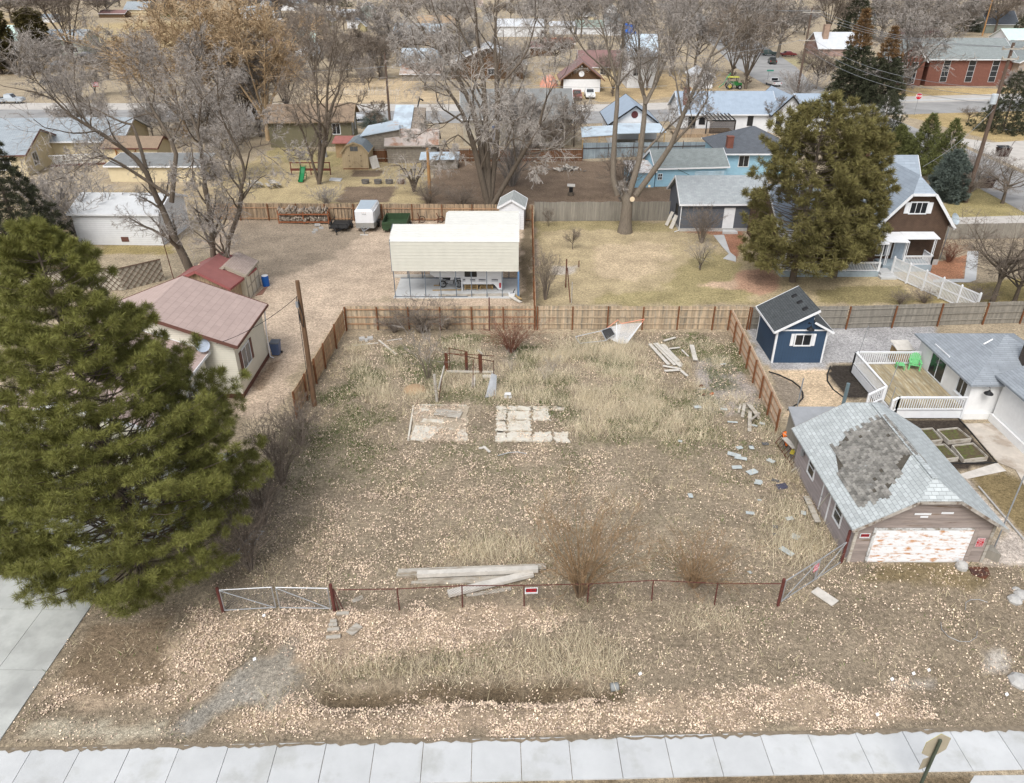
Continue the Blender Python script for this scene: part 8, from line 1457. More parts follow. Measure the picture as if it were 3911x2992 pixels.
mb = MB(); c_ = AT(5, 1520, 632, 60.2); mb.lathe(c_, [(.2,0),(.2,.04)], 12, (.1,-1,.25)); mb.tube([c_+V3((.02,.04,0)), (-27.3,61.6,2.0), (-27.2,61.9,-.1)], [.2,.24,.3], 9); mb.use(M['cut']); sb_ = MB(); sb_.tube([c_+V3((.02,.06,0)), (-27.2,61.3,2.0), (-27.0,61.6,-.1)], [.22,.26,.34], 9); sb_.build('stub', M['barkg'], tA); sc2 = MB(); sc2.lathe(c_+V3((0,.02,0)), [(.19,0),(.17,.03)], 12, (.1,-1,.3)); sc2.build('cut_face', M['cut'], tA)
# centre tree with drooping pale twigs
bB = (-2.6, 84.8, -.1); Yb = 85
limbsB = [limb(2, [(1990,1640),(1890,1230),(1800,960),(1680,760),(1540,650)], Yb, .5, .04, -2, bB), limb(2, [(2000,1640),(1930,1100),(1840,800),(1620,430),(1500,300),(1280,100)], Yb, .5, .04, 3, bB), limb(2, [(2020,1640),(1990,1000),(1960,560),(1910,300),(1890,-60)], Yb, .5, .08, 4, bB),
 limb(2, [(2040,1640),(2090,1100),(2075,600),(2060,250),(2100,-40)], Yb, .45, .07, 6, bB), limb(2, [(2060,1640),(2290,1300),(2430,1100),(2480,850),(2570,700)], Yb, .4, .03, -3, bB), limb(2, [(2060,1000),(2150,650),(2260,560),(2350,400),(2400,200),(2490,-20)], Yb+1, .2, .04, 2),
 limb(2, [(2080,1350),(2220,1150),(2330,1200),(2390,1420)], Yb-2, .12, .02, -3), limb(2, [(2150,1250),(2230,1000),(2330,980),(2420,1180)], Yb-1, .12, .02, 2), limb(2, [(1880,1240),(1760,1130),(1660,1180),(1600,1330)], Yb-1, .12, .02, -3), limb(2, [(1990,1000),(2080,860),(2180,900),(2230,1080)], Yb+2, .12, .02, 3),
 limb(2, [(1620,430),(1500,380),(1350,370),(1290,450)], Yb+1, .12, .02, -3), limb(2, [(1790,950),(1660,1030),(1560,1040),(1440,1130)], Yb-1, .14, .02, -4), limb(2, [(1900,500),(1780,260),(1640,120),(1520,0)], Yb+3, .14, .03, 2)]
gB = grow(limbsB, lvd(-.22, 1.75, 9)); tB = tree_obj('bare_tree', 'large bare tree with pale drooping twigs behind the cream carport', 'tree', gB, 2, [9, 5, 3, 2, 2], M['bark'], M['twigw'], bB)
# right forked tree
bC = (11.9, 76.6, -.1); Yc = 77
limbsC = [([bC, (11.9,76.6,1.2), (11.95,76.7,3.2), AT(3,1060,1620,Yc)], [.85,.62,.55,.45]),
 limb(3, [(1010,1640),(965,1480),(985,1100),(1010,800),(1005,690),(960,540),(900,300),(820,100)], Yc, .42, .04, 3), limb(3, [(1010,720),(1050,450),(1060,200),(1010,-20)], Yc+1, .2, .05, 2), limb(3, [(1000,690),(880,560),(740,440),(640,300),(560,160)], Yc+1, .13, .02, -3),
 limb(3, [(1100,1640),(1190,1350),(1230,1000),(1240,830),(1190,690),(1190,350),(1150,-20)], Yc, .45, .05, 4), limb(3, [(1240,880),(1330,700),(1440,450),(1600,180),(1760,-20)], Yc+1, .22, .04, 3), limb(3, [(1330,700),(1360,450),(1340,200),(1300,0)], Yc+1, .12, .03, 3),
 limb(3, [(1160,1640),(1350,1380),(1470,1200),(1560,950),(1700,650),(1810,420),(1950,150),(2040,-20)], Yc-.5, .42, .04, -2), limb(3, [(1480,1200),(1640,1030),(1765,830),(1760,700)], Yc-1, .18, .03, -3), limb(3, [(1790,470),(1950,380),(2080,200),(2190,60)], Yc-2, .12, .02, -2), limb(3, [(1230,1280),(1400,1100),(1600,920),(1640,780)], Yc, .16, .03, 2)]
gC = grow(limbsC, lvd(-.24, 1.7, 8)); tC = tree_obj('bare_tree', 'tall forked bare tree standing at the back of the dry lawn', 'tree', gC, 2, [10, 5, 3, 2, 2], M['barkg'], M['twig'], bC)
for v_, x_, y_, Y_, r_ in ((7,1020,245,76.1,.26),(7,1163,135,76.2,.12)): m2 = MB(); m2.lathe(AT(v_, x_, y_, Y_), [(r_,0),(r_,.05)], 12, (.2,-1,.2)); m2.build('cut_face', M['cut'], tC)
# tree beside the barn shed, and the little umbrella tree
gD0 = G(2, 590, 1545); Yd = gD0.y
limbsD = [limb(2, [(590,1545),(600,1100),(570,800),(570,380)], Yd, .35, .05, 2, gD0), limb(2, [(600,1545),(650,1000),(665,650),(720,300)], Yd, .35, .04, -2, gD0), limb(2, [(605,1545),(690,900),(760,750),(775,560)], Yd, .35, .04, 3, gD0), limb(2, [(580,1545),(510,1280),(450,1100),(380,900)], Yd, .25, .04, -2, gD0), limb(2, [(720,900),(850,860),(1000,900),(1090,940)], Yd, .12, .02, -2), limb(2, [(690,560),(780,430),(880,300)], Yd, .09, .02, 2)]
gD = grow(limbsD, lvd(.0, 1.8, 7)); tree_obj('bare_tree', 'slender bare tree of upright limbs left of the barn shed', 'tree', gD, 2, [8, 5, 3, 2, 2], M['bark'], M['twigd'], tuple(gD0))
gE0 = G(2, 1385, 1610); Ye = gE0.y; limbsE = [([tuple(gE0), (gE0.x+dx*.25, Ye+dy*.25, 1.4), (gE0.x+dx, Ye+dy, 3.2), (gE0.x+dx*1.9, Ye+dy*1.9, 3.0)], [.14,.11,.07,.03]) for dx, dy in ((-1.6,.3),(-.8,-1),(.3,1.3),(1.3,-.5),(1.9,.6),(0,-1.4))]
gE = grow(limbsE, [dict(n=7, k=5, ratio=.5, ang=50, wander=.25, up=-.05, rr=.6, rmin=.012, tmin=.3), dict(n=7, k=4, ratio=.6, ang=45, wander=.25, up=-.2, rr=.6, rmin=.009, tmin=.2), dict(n=6, k=3, ratio=.6, ang=45, wander=.3, up=-.3, rr=.6, rmin=.008, tmin=.1)]); tree_obj('bare_tree', 'small umbrella shaped bare tree beside the light wooden pole', 'tree', gE, 1, [7, 4, 2, 2], M['bark'], M['twigw'], tuple(gE0))
# ---- generic bare trees: three habits, copied
def proto_tree(seed, habit, twig, bark, h=10.0, mul=3.0):
    global trng; trng = np.random.default_rng(seed); L_ = []
    if habit == 'vase':
        L_ = [([(0,0,-.1),(.03,.02,h*.12),(.05,0,h*.2)], [h*.022,h*.018,h*.015])]
        for i in range(7): a = i*.9+trng.uniform(0,.4); s = trng.uniform(.16,.30)*h; L_.append(([(.05,0,h*.17),(math.cos(a)*s*.35,math.sin(a)*s*.35,h*.40),(math.cos(a)*s*.8,math.sin(a)*s*.8,h*.68),(math.cos(a)*s*1.2,math.sin(a)*s*1.2,h*trng.uniform(.8,.95))], [h*.011,h*.008,h*.0045,h*.0015]))
    elif habit == 'round':
        L_ = [([(0,0,-.1),(0,.05,h*.2),(.1,0,h*.45),(0,0,h*.75)], [h*.023,h*.017,h*.010,h*.003])]
        for i in range(9): a = i*2.4; z0_ = h*trng.uniform(.22,.45); s = h*trng.uniform(.25,.38); L_.append(([(0,0,z0_),(math.cos(a)*s*.5,math.sin(a)*s*.5,z0_+h*.14),(math.cos(a)*s,math.sin(a)*s,z0_+h*trng.uniform(.22,.42))], [h*.011,h*.007,h*.002]))
    else:
        for i in range(34 if habit == 'bush' else 9): a = i*2.4; s = h*trng.uniform(.1,.5); L_.append(([(math.cos(a)*.08*h*.3,math.sin(a)*.08*h*.3,-.05),(math.cos(a)*s*.35,math.sin(a)*s*.35,h*.4),(math.cos(a)*s,math.sin(a)*s,h*trng.uniform(.7,.95))], [h*.008,h*.005,h*.002]))
    bu = habit in ('bush', 'dead')
    g = grow(L_, [dict(n=(3 if habit == 'dead' else 4) if bu else 9, k=5, ratio=.5, ang=42, wander=.2, up=.08, rr=.5, rmin=.007*mul, tmin=.2), dict(n=4 if bu else 9, k=4, ratio=.6, ang=30 if bu else 42, wander=.2, up=.1 if bu else .03, rr=.55, rmin=.0055*mul, tmin=.15), dict(n=3 if bu else 9, k=3, ratio=.62, ang=42, wander=.25, up=-.02, rr=.6, rmin=.0048*mul, tmin=.1)])
    return g
PROTO = {}
def bare(key, loc, h, w, rz, label, group='bare trees of the town', name='bare_tree', cat='tree'):
    if key not in PROTO:
        hab, tw, bk, sd, mul = PDEF[key]; r = tree_obj(name, label, cat, proto_tree(sd, hab, tw, bk, mul=mul), 1 if hab in ('bush', 'dead') else 2, [6, 4, 3, 2] if hab not in ('bush', 'dead') else [4, 3, 3, 2], M[bk], M[tw], (0,0,0), group); PROTO[key] = r; c = r
    else: c = copy_tree(PROTO[key]); c.name = name
    put(c, loc, rz, (w/6.5, w/6.5, h/10.0), label, group); c['category'] = cat; return c
PDEF = {'d1': ('dead','twigw','twigw',14,4.0), 'd2': ('dead','twig','barkg',15,5.0), 'v1': ('vase','twig','bark',1,3.8), 'v2': ('vase','twigd','bark',2,3.6), 'r1': ('round','twig','barkg',3,3.9), 'r2': ('round','twigd','bark',4,3.8), 'o1': ('vase','twigo','twigo',5,3.3), 'b1': ('bush','twigy','twigy',6,2.6), 'b2': ('bush','twigr','twigr',7,3.0), 'b3': ('bush','twigd','twigd',8,4.0), 'b4': ('bush','twig','twig',9,5.0), 'n1': ('round','twigd','bark',10,1.4), 'n2': ('vase','twig','bark',12,1.4)}
def bt(key, v, x, y, ytop, w, label, name='bare_tree', cat='tree', group='bare trees of the town'):
    g = G(v, x, y); h = max(1.0, AT(v, x, ytop, g.y).z); return bare(key, (g.x, g.y, -.05), h, w, RN.uniform(0, 6.28), label, group, name, cat)
SH = dict(name='bare_shrub', cat='shrub', group='bare shrubs')
# shrubs in and around the lot
bt('b1', 15, 450, 470, -30, 3.4, 'big reddish twiggy shrub behind the wire fence', **SH); bt('b1', 15, 1360, 400, 120, 2.6, 'tan twiggy shrub right of the big one by the fence', **SH)
bt('b2', 6, 1990, 1350, 1130, 2.9, 'dense red brown shrub in front of the back fence', **SH); bt('b3', 6, 1280, 1190, 985, 3.6, 'brown bramble thicket against the back plank fence', **SH); bt('b3', 6, 1060, 1190, 1060, 2.2, 'low brown bramble left of the thicket', **SH); bt('b3', 6, 1480, 1160, 1030, 2.2, 'brown bramble right of the thicket', **SH)
bt('d2', 6, 1330, 1560, 1200, 2.2, 'pale grey bare sapling left of the pipe frame', **SH); bt('d1', 31, 1490, 650, 310, .7, 'small bleached dead shrub in the weeds', **SH); bt('d1', 11, 270, 520, 390, .9, 'bleached forked dead stems beside the straw grass', **SH); bt('d1', 11, 190, 600, 490, .8, 'bleached dead stems left of the forked ones', **SH)
for x_, y_, yt, w_, lb in ((1150,1700,1560,2.2,'dark bramble hedge beside the pine, uppermost'),(1080,1850,1640,2.4,'dark bramble hedge beside the pine, second from top'),(1010,2000,1800,2.2,'dark bramble hedge beside the pine, third from top'),(960,2180,1960,2.0,'dark bramble hedge beside the pine, lowest')):
    bt('b3', 9, (x_)/k5, (y_-1450)/k5, (yt-1450)/k5, w_, lb, **SH)
bt('b3', 7, 290, 1090, 740, 1.6, 'dark upright shrub by the narrow plank fence', **SH); bt('n1', 7, 520, 665, 470, 1.5, 'tiny bare tree at the left of the dry lawn', name='bare_sapling', group='bare saplings'); bt('n2', 7, 1590, 840, 620, 2.2, 'small vase shaped bare tree on the dry lawn', name='bare_sapling', group='bare saplings'); bt('b3', 7, 1600, 610, 350, 2.4, 'bare multi stem shrub before the grey garage door', **SH)
bt('n1', 7, 315, 470, 310, 1.2, 'thin bare sapling before the tall grey fence', name='bare_sapling', group='bare saplings')
bt('n1', 8, 1950, 1015, 330, 7.0, 'gnarled bare tree at the right edge by the plank fence'); bt('n1', 8, 2120, 1010, 560, 6.0, 'second gnarled bare tree leaning at the right edge'); bt('b2', 8, 1620, 700, 560, 2.2, 'rounded brown shrub beside the brick house corner', **SH); bt('b3', 8, 1250, 1020, 975, 1.3, 'low dark shrub behind the grey plank fence', **SH); bt('b3', 8, 1430, 1010, 940, 1.6, 'brown leafy shrub at the white fence end', **SH); bt('b3', 8, 1830, 1010, 900, 1.8, 'small bare shrub under the gnarled tree', **SH); bt('n1', 8, 1740, 240, -20, 3.4, 'bare young tree on the grass beyond the blue spruce')
bt('n1', 27, 970, 900, 520, 6.5, 'bare spreading tree at the far right by the side street'); bt('b4', 27, 700, 800, 480, 4.0, 'pale bare thicket at the foot of the right utility pole', **SH)
bt('b4', 6, 520, 180, 60, 2.4, 'pale bare bush behind the woodpile', **SH); bt('b3', 6, 1330, 160, 20, 3.0, 'grey brush beside the light wooden pole', **SH); bt('b3', 6, 1600, 190, 60, 3.4, 'grey brush thicket left of the drooping tree trunk', **SH)
bt('b4', 5, 620, 420, 90, 5.5, 'grey tangled bare shrub over the white garage corner', **SH); bt('b4', 5, 430, 360, -40, 6.0, 'grey bare shrub right of the dark spruce', **SH); bt('n1', 5, 40, 830, 350, 3.0, 'thin bare tree at the left edge beyond the pine')
# town trees
bt('v2', 1, 630, 545, -190, 15, 'large dark bare tree on the street verge, far left'); bt('r2', 1, 530, 500, 330, 5, 'small dark bare tree beside the silver car'); bt('b4', 1, 150, 620, 330, 16, 'wide pale bare thicket by the street, far left', **SH); bt('b4', 1, 330, 590, 420, 10, 'pale bare thicket in front of the green gabled house', **SH)
bt('o1', 1, 1950, 1150, 30, 17, 'tall orange twigged willow, tallest and middle one', group='orange willows'); bt('o1', 1, 1560, 1150, 250, 18, 'broad orange twigged willow, leftmost of them', group='orange willows')
bt('o1', 1, 2250, 1180, 160, 13, 'orange twigged willow behind the slender tree, rightmost of them', group='orange willows'); bt('r1', 1, 1100, 800, 190, 13, 'grey bare tree left of the orange willows'); bt('v1', 1, 2080, 1150, 330, 9, 'grey bare tree right of the orange willows'); bt('r1', 1, 1750, 1320, 620, 9, 'grey bare tree under the orange willows'); bt('r1', 1, 1950, 1500, 900, 7, 'drooping grey tree near the picnic table')
bt('v1', 2, 100, 1150, 480, 8, 'grey bare tree right of the willows behind the olive house'); bt('v1', 2, 330, 1000, 420, 8, 'grey bare tree behind the olive house roof'); bt('v2', 2, 360, 620, 130, 9, 'bare tree before the pale green roofed house'); bt('v2', 2, 560, 720, 200, 8, 'bare upright tree at the straw field edge'); bt('v2', 2, 1035, 660, 330, 6.5, 'left one of two dark bare trees in the straw field'); bt('v2', 2, 1100, 668, 330, 7, 'right one of two dark bare trees in the straw field'); bt('r1', 2, 830, 650, 420, 7, 'brown bare bush tree by the straw field')
bt('r1', 2, 1250, 560, 60, 13, 'grey bare tree before the long metal shed'); bt('r1', 2, 1700, 640, 120, 12, 'grey bare tree right of the metal roofed barn'); bt('r1', 2, 1480, 760, 380, 9, 'grey bare tree before the rusty roofed barn'); bt('v1', 2, 620, 500, 60, 8, 'tall bare tree by the ochre gabled house'); bt('r2', 2, 480, 300, 90, 9, 'brown bare tree left of the ochre gabled house'); bt('r2', 2, 800, 260, 60, 8, 'brown bare tree behind the ochre gabled house'); bt('r1', 2, 1100, 380, -60, 14, 'grey bare tree behind the cattle rails'); bt('r1', 2, 1750, 330, -110, 14, 'grey bare tree right of the tan roof'); bt('v1', 2, 1560, 260, -140, 13, 'grey bare tree behind the tan roof'); bt('r2', 2, 1330, 240, -60, 12, 'brown bare tree left of the tan roof')
bt('r1', 3, 130, 700, 330, 7, 'grey bare tree behind the two old trucks, left'); bt('r2', 3, 480, 560, 250, 9, 'brown bare tree left of the brown gabled house'); bt('v2', 3, 965, 810, 470, 6, 'dark bare tree in front of the brown roofed house'); bt('r1', 3, 850, 560, 330, 6, 'small grey tree beside the brown gable'); bt('r1', 3, 400, 360, -120, 13, 'grey bare tree beyond the long white shed'); bt('r1', 3, 700, 330, -140, 12, 'grey bare tree beyond the brown gabled house'); bt('v1', 3, 1450, 640, 60, 11, 'grey bare tree left of the white cottage'); bt('r1', 3, 1650, 620, 0, 12, 'grey bare tree over the white cottage'); bt('v2', 3, 1960, 665, 170, 10, 'dark bare tree standing over the green tractor'); bt('v2', 3, 2080, 748, 120, 11, 'dark bare tree right of the green tractor'); bt('v1', 3, 1250, 760, 420, 6, 'grey bare tree at the cross street'); bt('r1', 3, 1150, 300, -120, 12, 'grey bare tree behind the blue tarp'); bt('r1', 3, 1500, 330, -160, 14, 'grey bare tree behind the metal roof'); bt('r1', 3, 1900, 380, -160, 14, 'pale grey bare tree beyond the side street, left'); bt('r1', 3, 2120, 420, -140, 14, 'pale grey bare tree beyond the side street, right')
bt('r2', 3, 640, 1230, 780, 4, 'dark bare shrub tree right of the grey house'); bt('r1', 3, 180, 1230, 700, 8, 'grey bare tree left of the grey house'); bt('b3', 3, 500, 1250, 1020, 6, 'brown bare thicket before the grey house', **SH); bt('b3', 3, 300, 1250, 1000, 6, 'grey bare thicket at the brown fence', **SH); bt('b4', 3, 120, 1560, 1160, 6, 'pale bare thicket under the drooping tree', **SH); bt('b3', 3, 1060, 1640, 1300, 4, 'bare brush round the foot of the forked tree', **SH)
bt('v1', 4, 1190, 780, 150, 13, 'large bare tree in front of the red brick church'); bt('r2', 4, 470, 740, 400, 8, 'bare dark tree beside the second utility pole'); bt('b4', 4, 330, 860, 640, 6, 'bare bush at the foot of the second utility pole', **SH); bt('r1', 4, 900, 820, 480, 13, 'grey bare tree below the brown tipped spruces'); bt('r1', 4, 150, 480, -80, 16, 'pale bare tree left of the second utility pole'); bt('v2', 4, 560, 330, -150, 15, 'dark bare tree behind the white roofed house'); bt('r1', 4, 1000, 330, -60, 15, 'grey bare tree right of the tall spruces'); bt('r1', 4, 1350, 330, -80, 16, 'grey bare tree behind the brick church, left'); bt('r1', 4, 1650, 300, -60, 15, 'grey bare tree behind the brick church, middle'); bt('r2', 4, 1950, 280, -120, 14, 'brown bare tree behind the brick church, right'); bt('n1', 4, 1730, 1010, 880, 3.2, 'tiny bare tree on the lawn by the side street'); bt('r2', 4, 150, 1090, 780, 4, 'thin bare tree beside the blue grey gable'); bt('r1', 4, 2196, 900, 560, 9, 'pale bare branches at the far right of the street')
for i, (x_, y_, yt, w_) in enumerate(((700,110,-60,16),(1000,80,-90,20),(1250,90,-80,20),(1500,70,-110,18),(1720,95,-70,16),(300,120,-80,24),(80,150,-60,22),(1950,120,-40,16),(2100,100,-80,18))):
    bt('r2' if i % 2 else 'r1', 21, x_, y_, yt, w_, 'bare tree far off along the top left, number %s from the left' % ['five','six','seven','eight','nine','two','one','ten','eleven'][i] if False else ['grey bare tree behind the far cream barn','brown bare tree right of the far cream barn','grey bare tree above the far field fence','brown bare tree beyond the far white sheds','grey bare tree left of the far white house','brown bare tree behind the far left field','grey bare tree in the top left corner','brown bare tree right of the far white house','grey bare tree beyond the far camper'][i])
# dense groves along the top
for lb, reg, cnt, w_, key in (('bare grey tree in the dense grove across the top right', (4, 0, 2196, -30, 330), 34, 15, ('r1','r2','v1')), ('bare grey tree in the dense grove across the top centre', (3, -600, 2100, -20, 260), 42, 14, ('r1','v1','r2')), ('brown bare tree in the far grove across the top left', (21, 600, 2196, 20, 130), 16, 18, ('r2','v2')), ('small bare tree among the back yards beyond the cross street', (2, 300, 2300, 330, 640), 24, 7, ('r1','v2','r2')), ('low bare brush along the cross street behind the left trees', (2, -1700, 480, 480, 1000), 26, 8, ('b4','r1','v1')), ('grey bare tree in the thicket behind the huge multi trunk tree', (2, -1500, 100, 1000, 1300), 8, 8, ('r1','v1','r1'))):
    for i in range(cnt):
        x_, y_ = reg[1]+(reg[2]-reg[1])*(i+RN.random())/cnt, RN.uniform(reg[3], reg[4]); g = G(reg[0], x_, y_)
        if g.y > 900 or 140 < g.y < 164 or (57 < g.x < 66+g.y*.05 and g.y < 330): g.y = 172+RN.random()*60; g.x += 14
        bare(key[i % len(key)], (g.x, g.y, -.05), RN.uniform(.7, 1.1)*(13 if w_ > 10 else 6.5), w_*RN.uniform(.42, .62), RN.uniform(0, 6.28), lb, lb.replace('bare grey tree in the ', '').replace('brown bare tree in the ', '').replace('small bare tree', 'small trees').replace('low bare brush', 'brush'), 'bare_tree', 'tree')
# birches: white stems
for v_, x_, y_, xt, yt, lb in ((4,690,800,775,460,'white birch stem in front of the spruces'),(4,1020,1085,1075,800,'left thin white birch by the side street'),(4,1140,1050,1200,860,'right thin white birch by the side street')):
    g = G(v_, x_, y_); tp = AT(v_, xt, yt, g.y); gg = grow([([tuple(g), tuple(g.lerp(tp, .5)+V3((.1,.1,0))), tuple(tp)], [.12,.09,.03])], [dict(n=12, k=4, ratio=.3, ang=45, wander=.2, up=.1, rr=.5, rmin=.02, tmin=.2), dict(n=6, k=3, ratio=.5, ang=40, wander=.25, up=0, rr=.6, rmin=.014, tmin=.2)])
    tree_obj('birch_tree', lb, 'tree', gg, 1, [7, 3, 2], mat('birch_bark', (.62,.60,.56)) if 'birch_bark' not in bpy.data.materials else bpy.data.materials['birch_bark'], M['twigw'], tuple(g), 'white birches')
# ---------------------------------------------------------------- conifers
def sprays(P, D, n, ln, w, spread, droop=0.0):
    """n thin triangles round each point P, leaning along D"""
    m = len(P); d = unit(trng.normal(0, 1, (m, n, 3))*spread+D[:, None]); d[..., 2] -= droop; d = unit(d)
    L_ = ln*trng.uniform(.65, 1.15, (m, n, 1)); sd = unit(np.cross(d, trng.normal(0, 1, (m, n, 3))))*w
    c = P[:, None]+trng.normal(0, ln*.10, (m, n, 3)); t = c+d*L_; q = c+d*L_*.45
    V = np.stack([c-sd*.35, q-sd, t, q+sd], 2).reshape(-1, 3); return V, np.arange(m*n*4).reshape(-1, 4)
def conifer(name, label, base, h, prof, leaf, bark, nwh=18, nbr=7, per=9, n=20, ln=.28, w=.02, spread=.7, up=.25, droop=0.0, rs=1, z0=.08, tr=.02, group=None, sub=.35, fill=.35, lean=0.0, brad=.035, bm=None, skip=None, topm=None, ragged_=.72):
    """prof: [(height fraction, radius)]"""
    global trng; trng = np.random.default_rng(rs); base = np.array(base, float); limbs = []; P, D = [], []
    for i in range(nwh):
        f = z0+(1-z0)*(i/(nwh-1))**1.05*.985; R_ = np.interp(f, [p[0] for p in prof], [p[1] for p in prof]); nb = max(3, int(nbr*(.55+.6*R_/max(p[1] for p in prof)))); a0 = trng.uniform(0, 6.28)
        for j in range(nb):
            a = a0+j*2*np.pi/nb+trng.uniform(-.25, .25); L_ = R_*trng.uniform(ragged_, 1.84-ragged_); dr = np.array((math.cos(a), math.sin(a), 0)); st = base+np.array((lean*f*h, 0, f*h)); t = np.linspace(0, 1, 6)[:, None]
            pts = st+dr*L_*t+np.array((0,0,1))*(up*L_*t**1.8-(1-up)*.25*L_*t*(1-f)); limbs.append((pts, np.linspace(brad*(1.3-f), .008, 6)))
            m = max(2, int(per*(.35+L_/max(p[1] for p in prof)))); tt = trng.uniform(fill, 1.03, m)**.75; tt[0] = 1.02
            pos = np.stack([np.interp(tt, t[:, 0], pts[:, k]) for k in range(3)], -1); side = np.array((-math.sin(a), math.cos(a), 0)); sw = trng.uniform(-1, 1, m)*sub*L_*(1.15-tt); sw[0] = 0
            pos = pos+side*sw[:, None]+np.array((0,0,1))*(trng.uniform(-.1, .35, m)*min(.6, L_*.25))[:, None]
            P.append(pos); D.append(unit(dr[None]*.8+side*np.sign(sw)[:, None]*.5+np.array((0,0,.55+up))))
    P, D = np.concatenate(P), np.concatenate(D)
    if skip is not None: k_ = skip(P); P, D = P[k_], D[k_]
    r = thing(name, label, 'tree', tuple(base), group)
    if topm is not None: k_ = P[:, 2] > base[2]+h*.62; V, F = sprays(P[k_], D[k_], n, ln, w, spread, droop); npmesh('dead_top', V-base, F, topm, r); P, D = P[~k_], D[~k_]
    V, F = sprays(P, D, n, ln, w, spread, droop); npmesh('crown', V-base, F, leaf, r)
    N_, R_ = zip(*[resample(p, q_, 5) for p, q_ in limbs]); V1, F1 = segmesh([(np.stack(N_), np.stack(R_))], [3])
    tk = resample([base-np.array((0,0,.1)), base+np.array((lean*.5*h,0,h*.5)), base+np.array((lean*h,0,h*.99))], [h*tr, h*tr*.6, .02], 10); V2, F2 = segmesh([(tk[0][None], tk[1][None])], [9])
    npmesh('trunk', np.concatenate([V2, V1])-base, np.concatenate([F2, F1+len(V2)]), bm or bark, r); return r
pb = G(0, 335, 1235)
conifer('pine_tree', 'big dark green pine filling the left foreground', (pb.x-.55, pb.y, 0), 16.5, [(0,4.2),(.1,5.6),(.3,6.1),(.5,4.8),(.7,3.1),(.85,1.9),(1,.4)], M['pine'], M['bark'], nwh=32, nbr=11, per=34, n=80, ln=.30, w=.0075, spread=1.3, up=.45, skip=lambda P: fbm(P[:, 0]*1.0+P[:, 2]*.8, P[:, 1]+P[:, 2]*1.3, 1.5, 77) > .395, rs=4, z0=.045, tr=.017, sub=.55, fill=.42, brad=.05)
jb_ = (24.9, 62.4, 0)
conifer('juniper_tree', 'broad brownish olive juniper over the brick house', jb_, 15.4, [(0,3.6),(.12,4.9),(.3,5.1),(.55,4.6),(.75,3.7),(.9,2.5),(1,.8)], M['juni'], M['bark'], nwh=22, nbr=10, per=16, n=40, ln=.5, w=.022, spread=.75, up=.35, droop=.25, rs=8, skip=lambda P: fbm(P[:, 0]+P[:, 2]*.7, P[:, 1]+P[:, 2]*1.1, 2.0, 78) > .40, z0=.10, tr=.02, sub=.6, fill=.35, brad=.06)
conifer('juniper_tree', 'narrower juniper crown joined at the right of the broad one', (29.0, 63.5, 0), 14.2, [(0,2.3),(.2,3.1),(.5,3.0),(.8,2.2),(1,.7)], M['juni'], M['bark'], nwh=18, nbr=9, per=13, n=36, ln=.5, w=.022, spread=.75, up=.35, droop=.25, rs=9, skip=lambda P: fbm(P[:, 0]+P[:, 2]*.7, P[:, 1]+P[:, 2]*1.1, 2.0, 79) > .40, z0=.14, tr=.02, sub=.6, fill=.3, brad=.05)
def spr(label, v, x, y, yt, rad, m, rs, name='spruce_tree', **kw):
    g = G(v, x, y); h = AT(v, x, yt, g.y).z; a = dict(nwh=18, nbr=8, per=8, n=16, ln=.06*h, w=.004*h, spread=.6, up=.05, droop=.2, z0=.06, sub=.45, fill=.25); a.update(kw); return conifer(name, label, (g.x, g.y, 0), h, [(0,rad),(.15,rad),(.5,rad*.62),(.8,rad*.28),(1,.12)], m, M['bark'], rs=rs, group='spruces and pines', **a)
spr('dark spruce at the left edge above the lattice fence', 5, 205, 600, -420, 4.7, M['spru'], 31, ln=.5, w=.022, per=14, n=26)
spr('tall brown tipped spruce, left of the street pair', 4, 735, 830, 90, 4.6, M['spru'], 32, topm=M['deadtop']); spr('brown tipped spruce, right of the street pair', 4, 985, 860, 230, 4.2, M['spru'], 33, topm=M['deadtop']); spr('dark full spruce by the side street corner', 4, 1000, 1180, 760, 4.6, M['spru'], 34)
spr('young green pine, middle of three behind the brick house', 4, 1340, 1380, 955, 2.9, M['spin'], 35, 'pine_tree', ln=.5, w=.03, up=.3); spr('young green pine, right of three behind the brick house', 4, 1500, 1500, 1000, 3.1, M['spin'], 36, 'pine_tree', ln=.5, w=.03, up=.3); spr('young green pine, left of three behind the brick house', 4, 1120, 1330, 1050, 2.8, M['spin'], 37, 'pine_tree', ln=.5, w=.03, up=.3)
g = G(8, 1590, 225); conifer('spruce_tree', 'rounded blue grey spruce behind the brick house', (g.x, g.y, 0), 5.6, [(0,2.0),(.3,2.3),(.6,2.0),(.85,1.2),(1,.3)], M['blus'], M['bark'], nwh=14, nbr=10, per=12, n=22, ln=.4, w=.03, spread=.7, up=.1, droop=.1, rs=38, z0=.05, sub=.6, fill=.3, group='spruces and pines')
spr('dark spruce right of the transformer pole', 4, 2015, 1090, 600, 5.0, M['spru'], 39); spr('large dark spruce behind the brick church', 4, 1740, 260, -60, 8, M['spru'], 40); spr('dark spruce behind the white roofed house', 4, 770, 330, -120, 8, M['spru'], 41); spr('slim green spruce left of the brick church trees', 4, 1230, 240, -40, 5, M['spru'], 42); spr('slim spruce right of the brick church trees', 4, 1450, 230, -20, 5, M['spru'], 43); spr('dark spruce in the top right corner', 4, 2190, 330, 40, 6, M['spru'], 44)
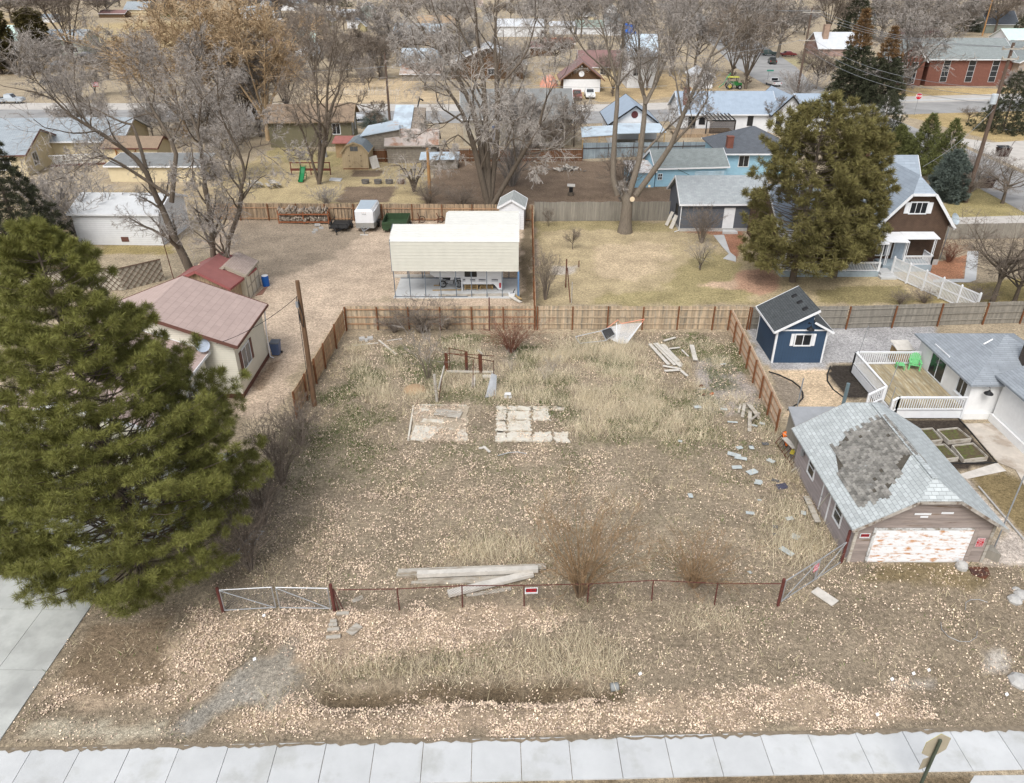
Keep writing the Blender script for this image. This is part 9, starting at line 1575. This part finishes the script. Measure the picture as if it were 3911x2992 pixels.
spr('dark spruce right of the far cream barn', 1, 1280, 100, -50, 5, M['spru'], 45); spr('green spruce at the far field fence', 1, 1450, 145, -60, 6, M['spin'], 46); spr('dark spruce beyond the far white house', 2, 120, 70, -90, 7, M['spru'], 47); spr('dark spruce beyond the far camper', 2, 780, 60, -100, 8, M['spru'], 48); spr('small blue spruce leaning over the olive house yard', 2, 1060, 1060, 940, 3.4, M['blus'], 49, ln=.5)
def arbo(label, v, x, y, yt, rad, rs):
    g = G(v, x, y); h = AT(v, x, yt, g.y).z; conifer('cypress_tree', label, (g.x, g.y, 0), h, [(0,rad*.8),(.3,rad),(.7,rad*.75),(1,.2)], M['arbo'], M['bark'], nwh=22, nbr=9, per=8, n=16, ln=.07*h, w=.006*h, spread=.6, up=.8, rs=rs, z0=.03, sub=.5, fill=.3, group='columnar evergreens')
arbo('tall columnar evergreen beside the green gabled house', 1, 330, 480, 80, 4.2, 51); arbo('tall columnar evergreen at the left edge', 1, 20, 620, 60, 4.4, 52)
# ---------------------------------------------------------------- light
w = bpy.data.worlds.new('World'); sc.world = w; w.use_nodes = True; N = w.node_tree.nodes; L = w.node_tree.links
sky = N.new('ShaderNodeTexSky'); sky.sky_type = 'NISHITA'; sky.sun_disc = False; sky.sun_elevation = math.radians(52); sky.sun_rotation = math.radians(200); sky.air_density = 1.0; sky.dust_density = 3.0
hs = N.new('ShaderNodeHueSaturation'); hs.inputs['Saturation'].default_value = .35
L.new(sky.outputs[0], hs.inputs['Color']); bg = N['Background']; L.new(hs.outputs[0], bg.inputs['Color']); bg.inputs['Strength'].default_value = .125
sun = bpy.data.lights.new('sun', 'SUN'); sun.energy = 1.2; sun.angle = math.radians(28); sun.color = (1, .985, .96); so = bpy.data.objects.new('sun', sun); COL.objects.link(so)
so.rotation_euler = (math.radians(38), 0, math.radians(-20)); so.location = (0, 0, 60)
sc.view_settings.view_transform = 'Standard'; sc.view_settings.look = 'None'; sc.view_settings.gamma = 1; sc.view_settings.exposure = .76
sc.render.film_transparent = False
sc.cycles.max_bounces = 5; sc.cycles.diffuse_bounces = 3; sc.cycles.transparent_max_bounces = 4
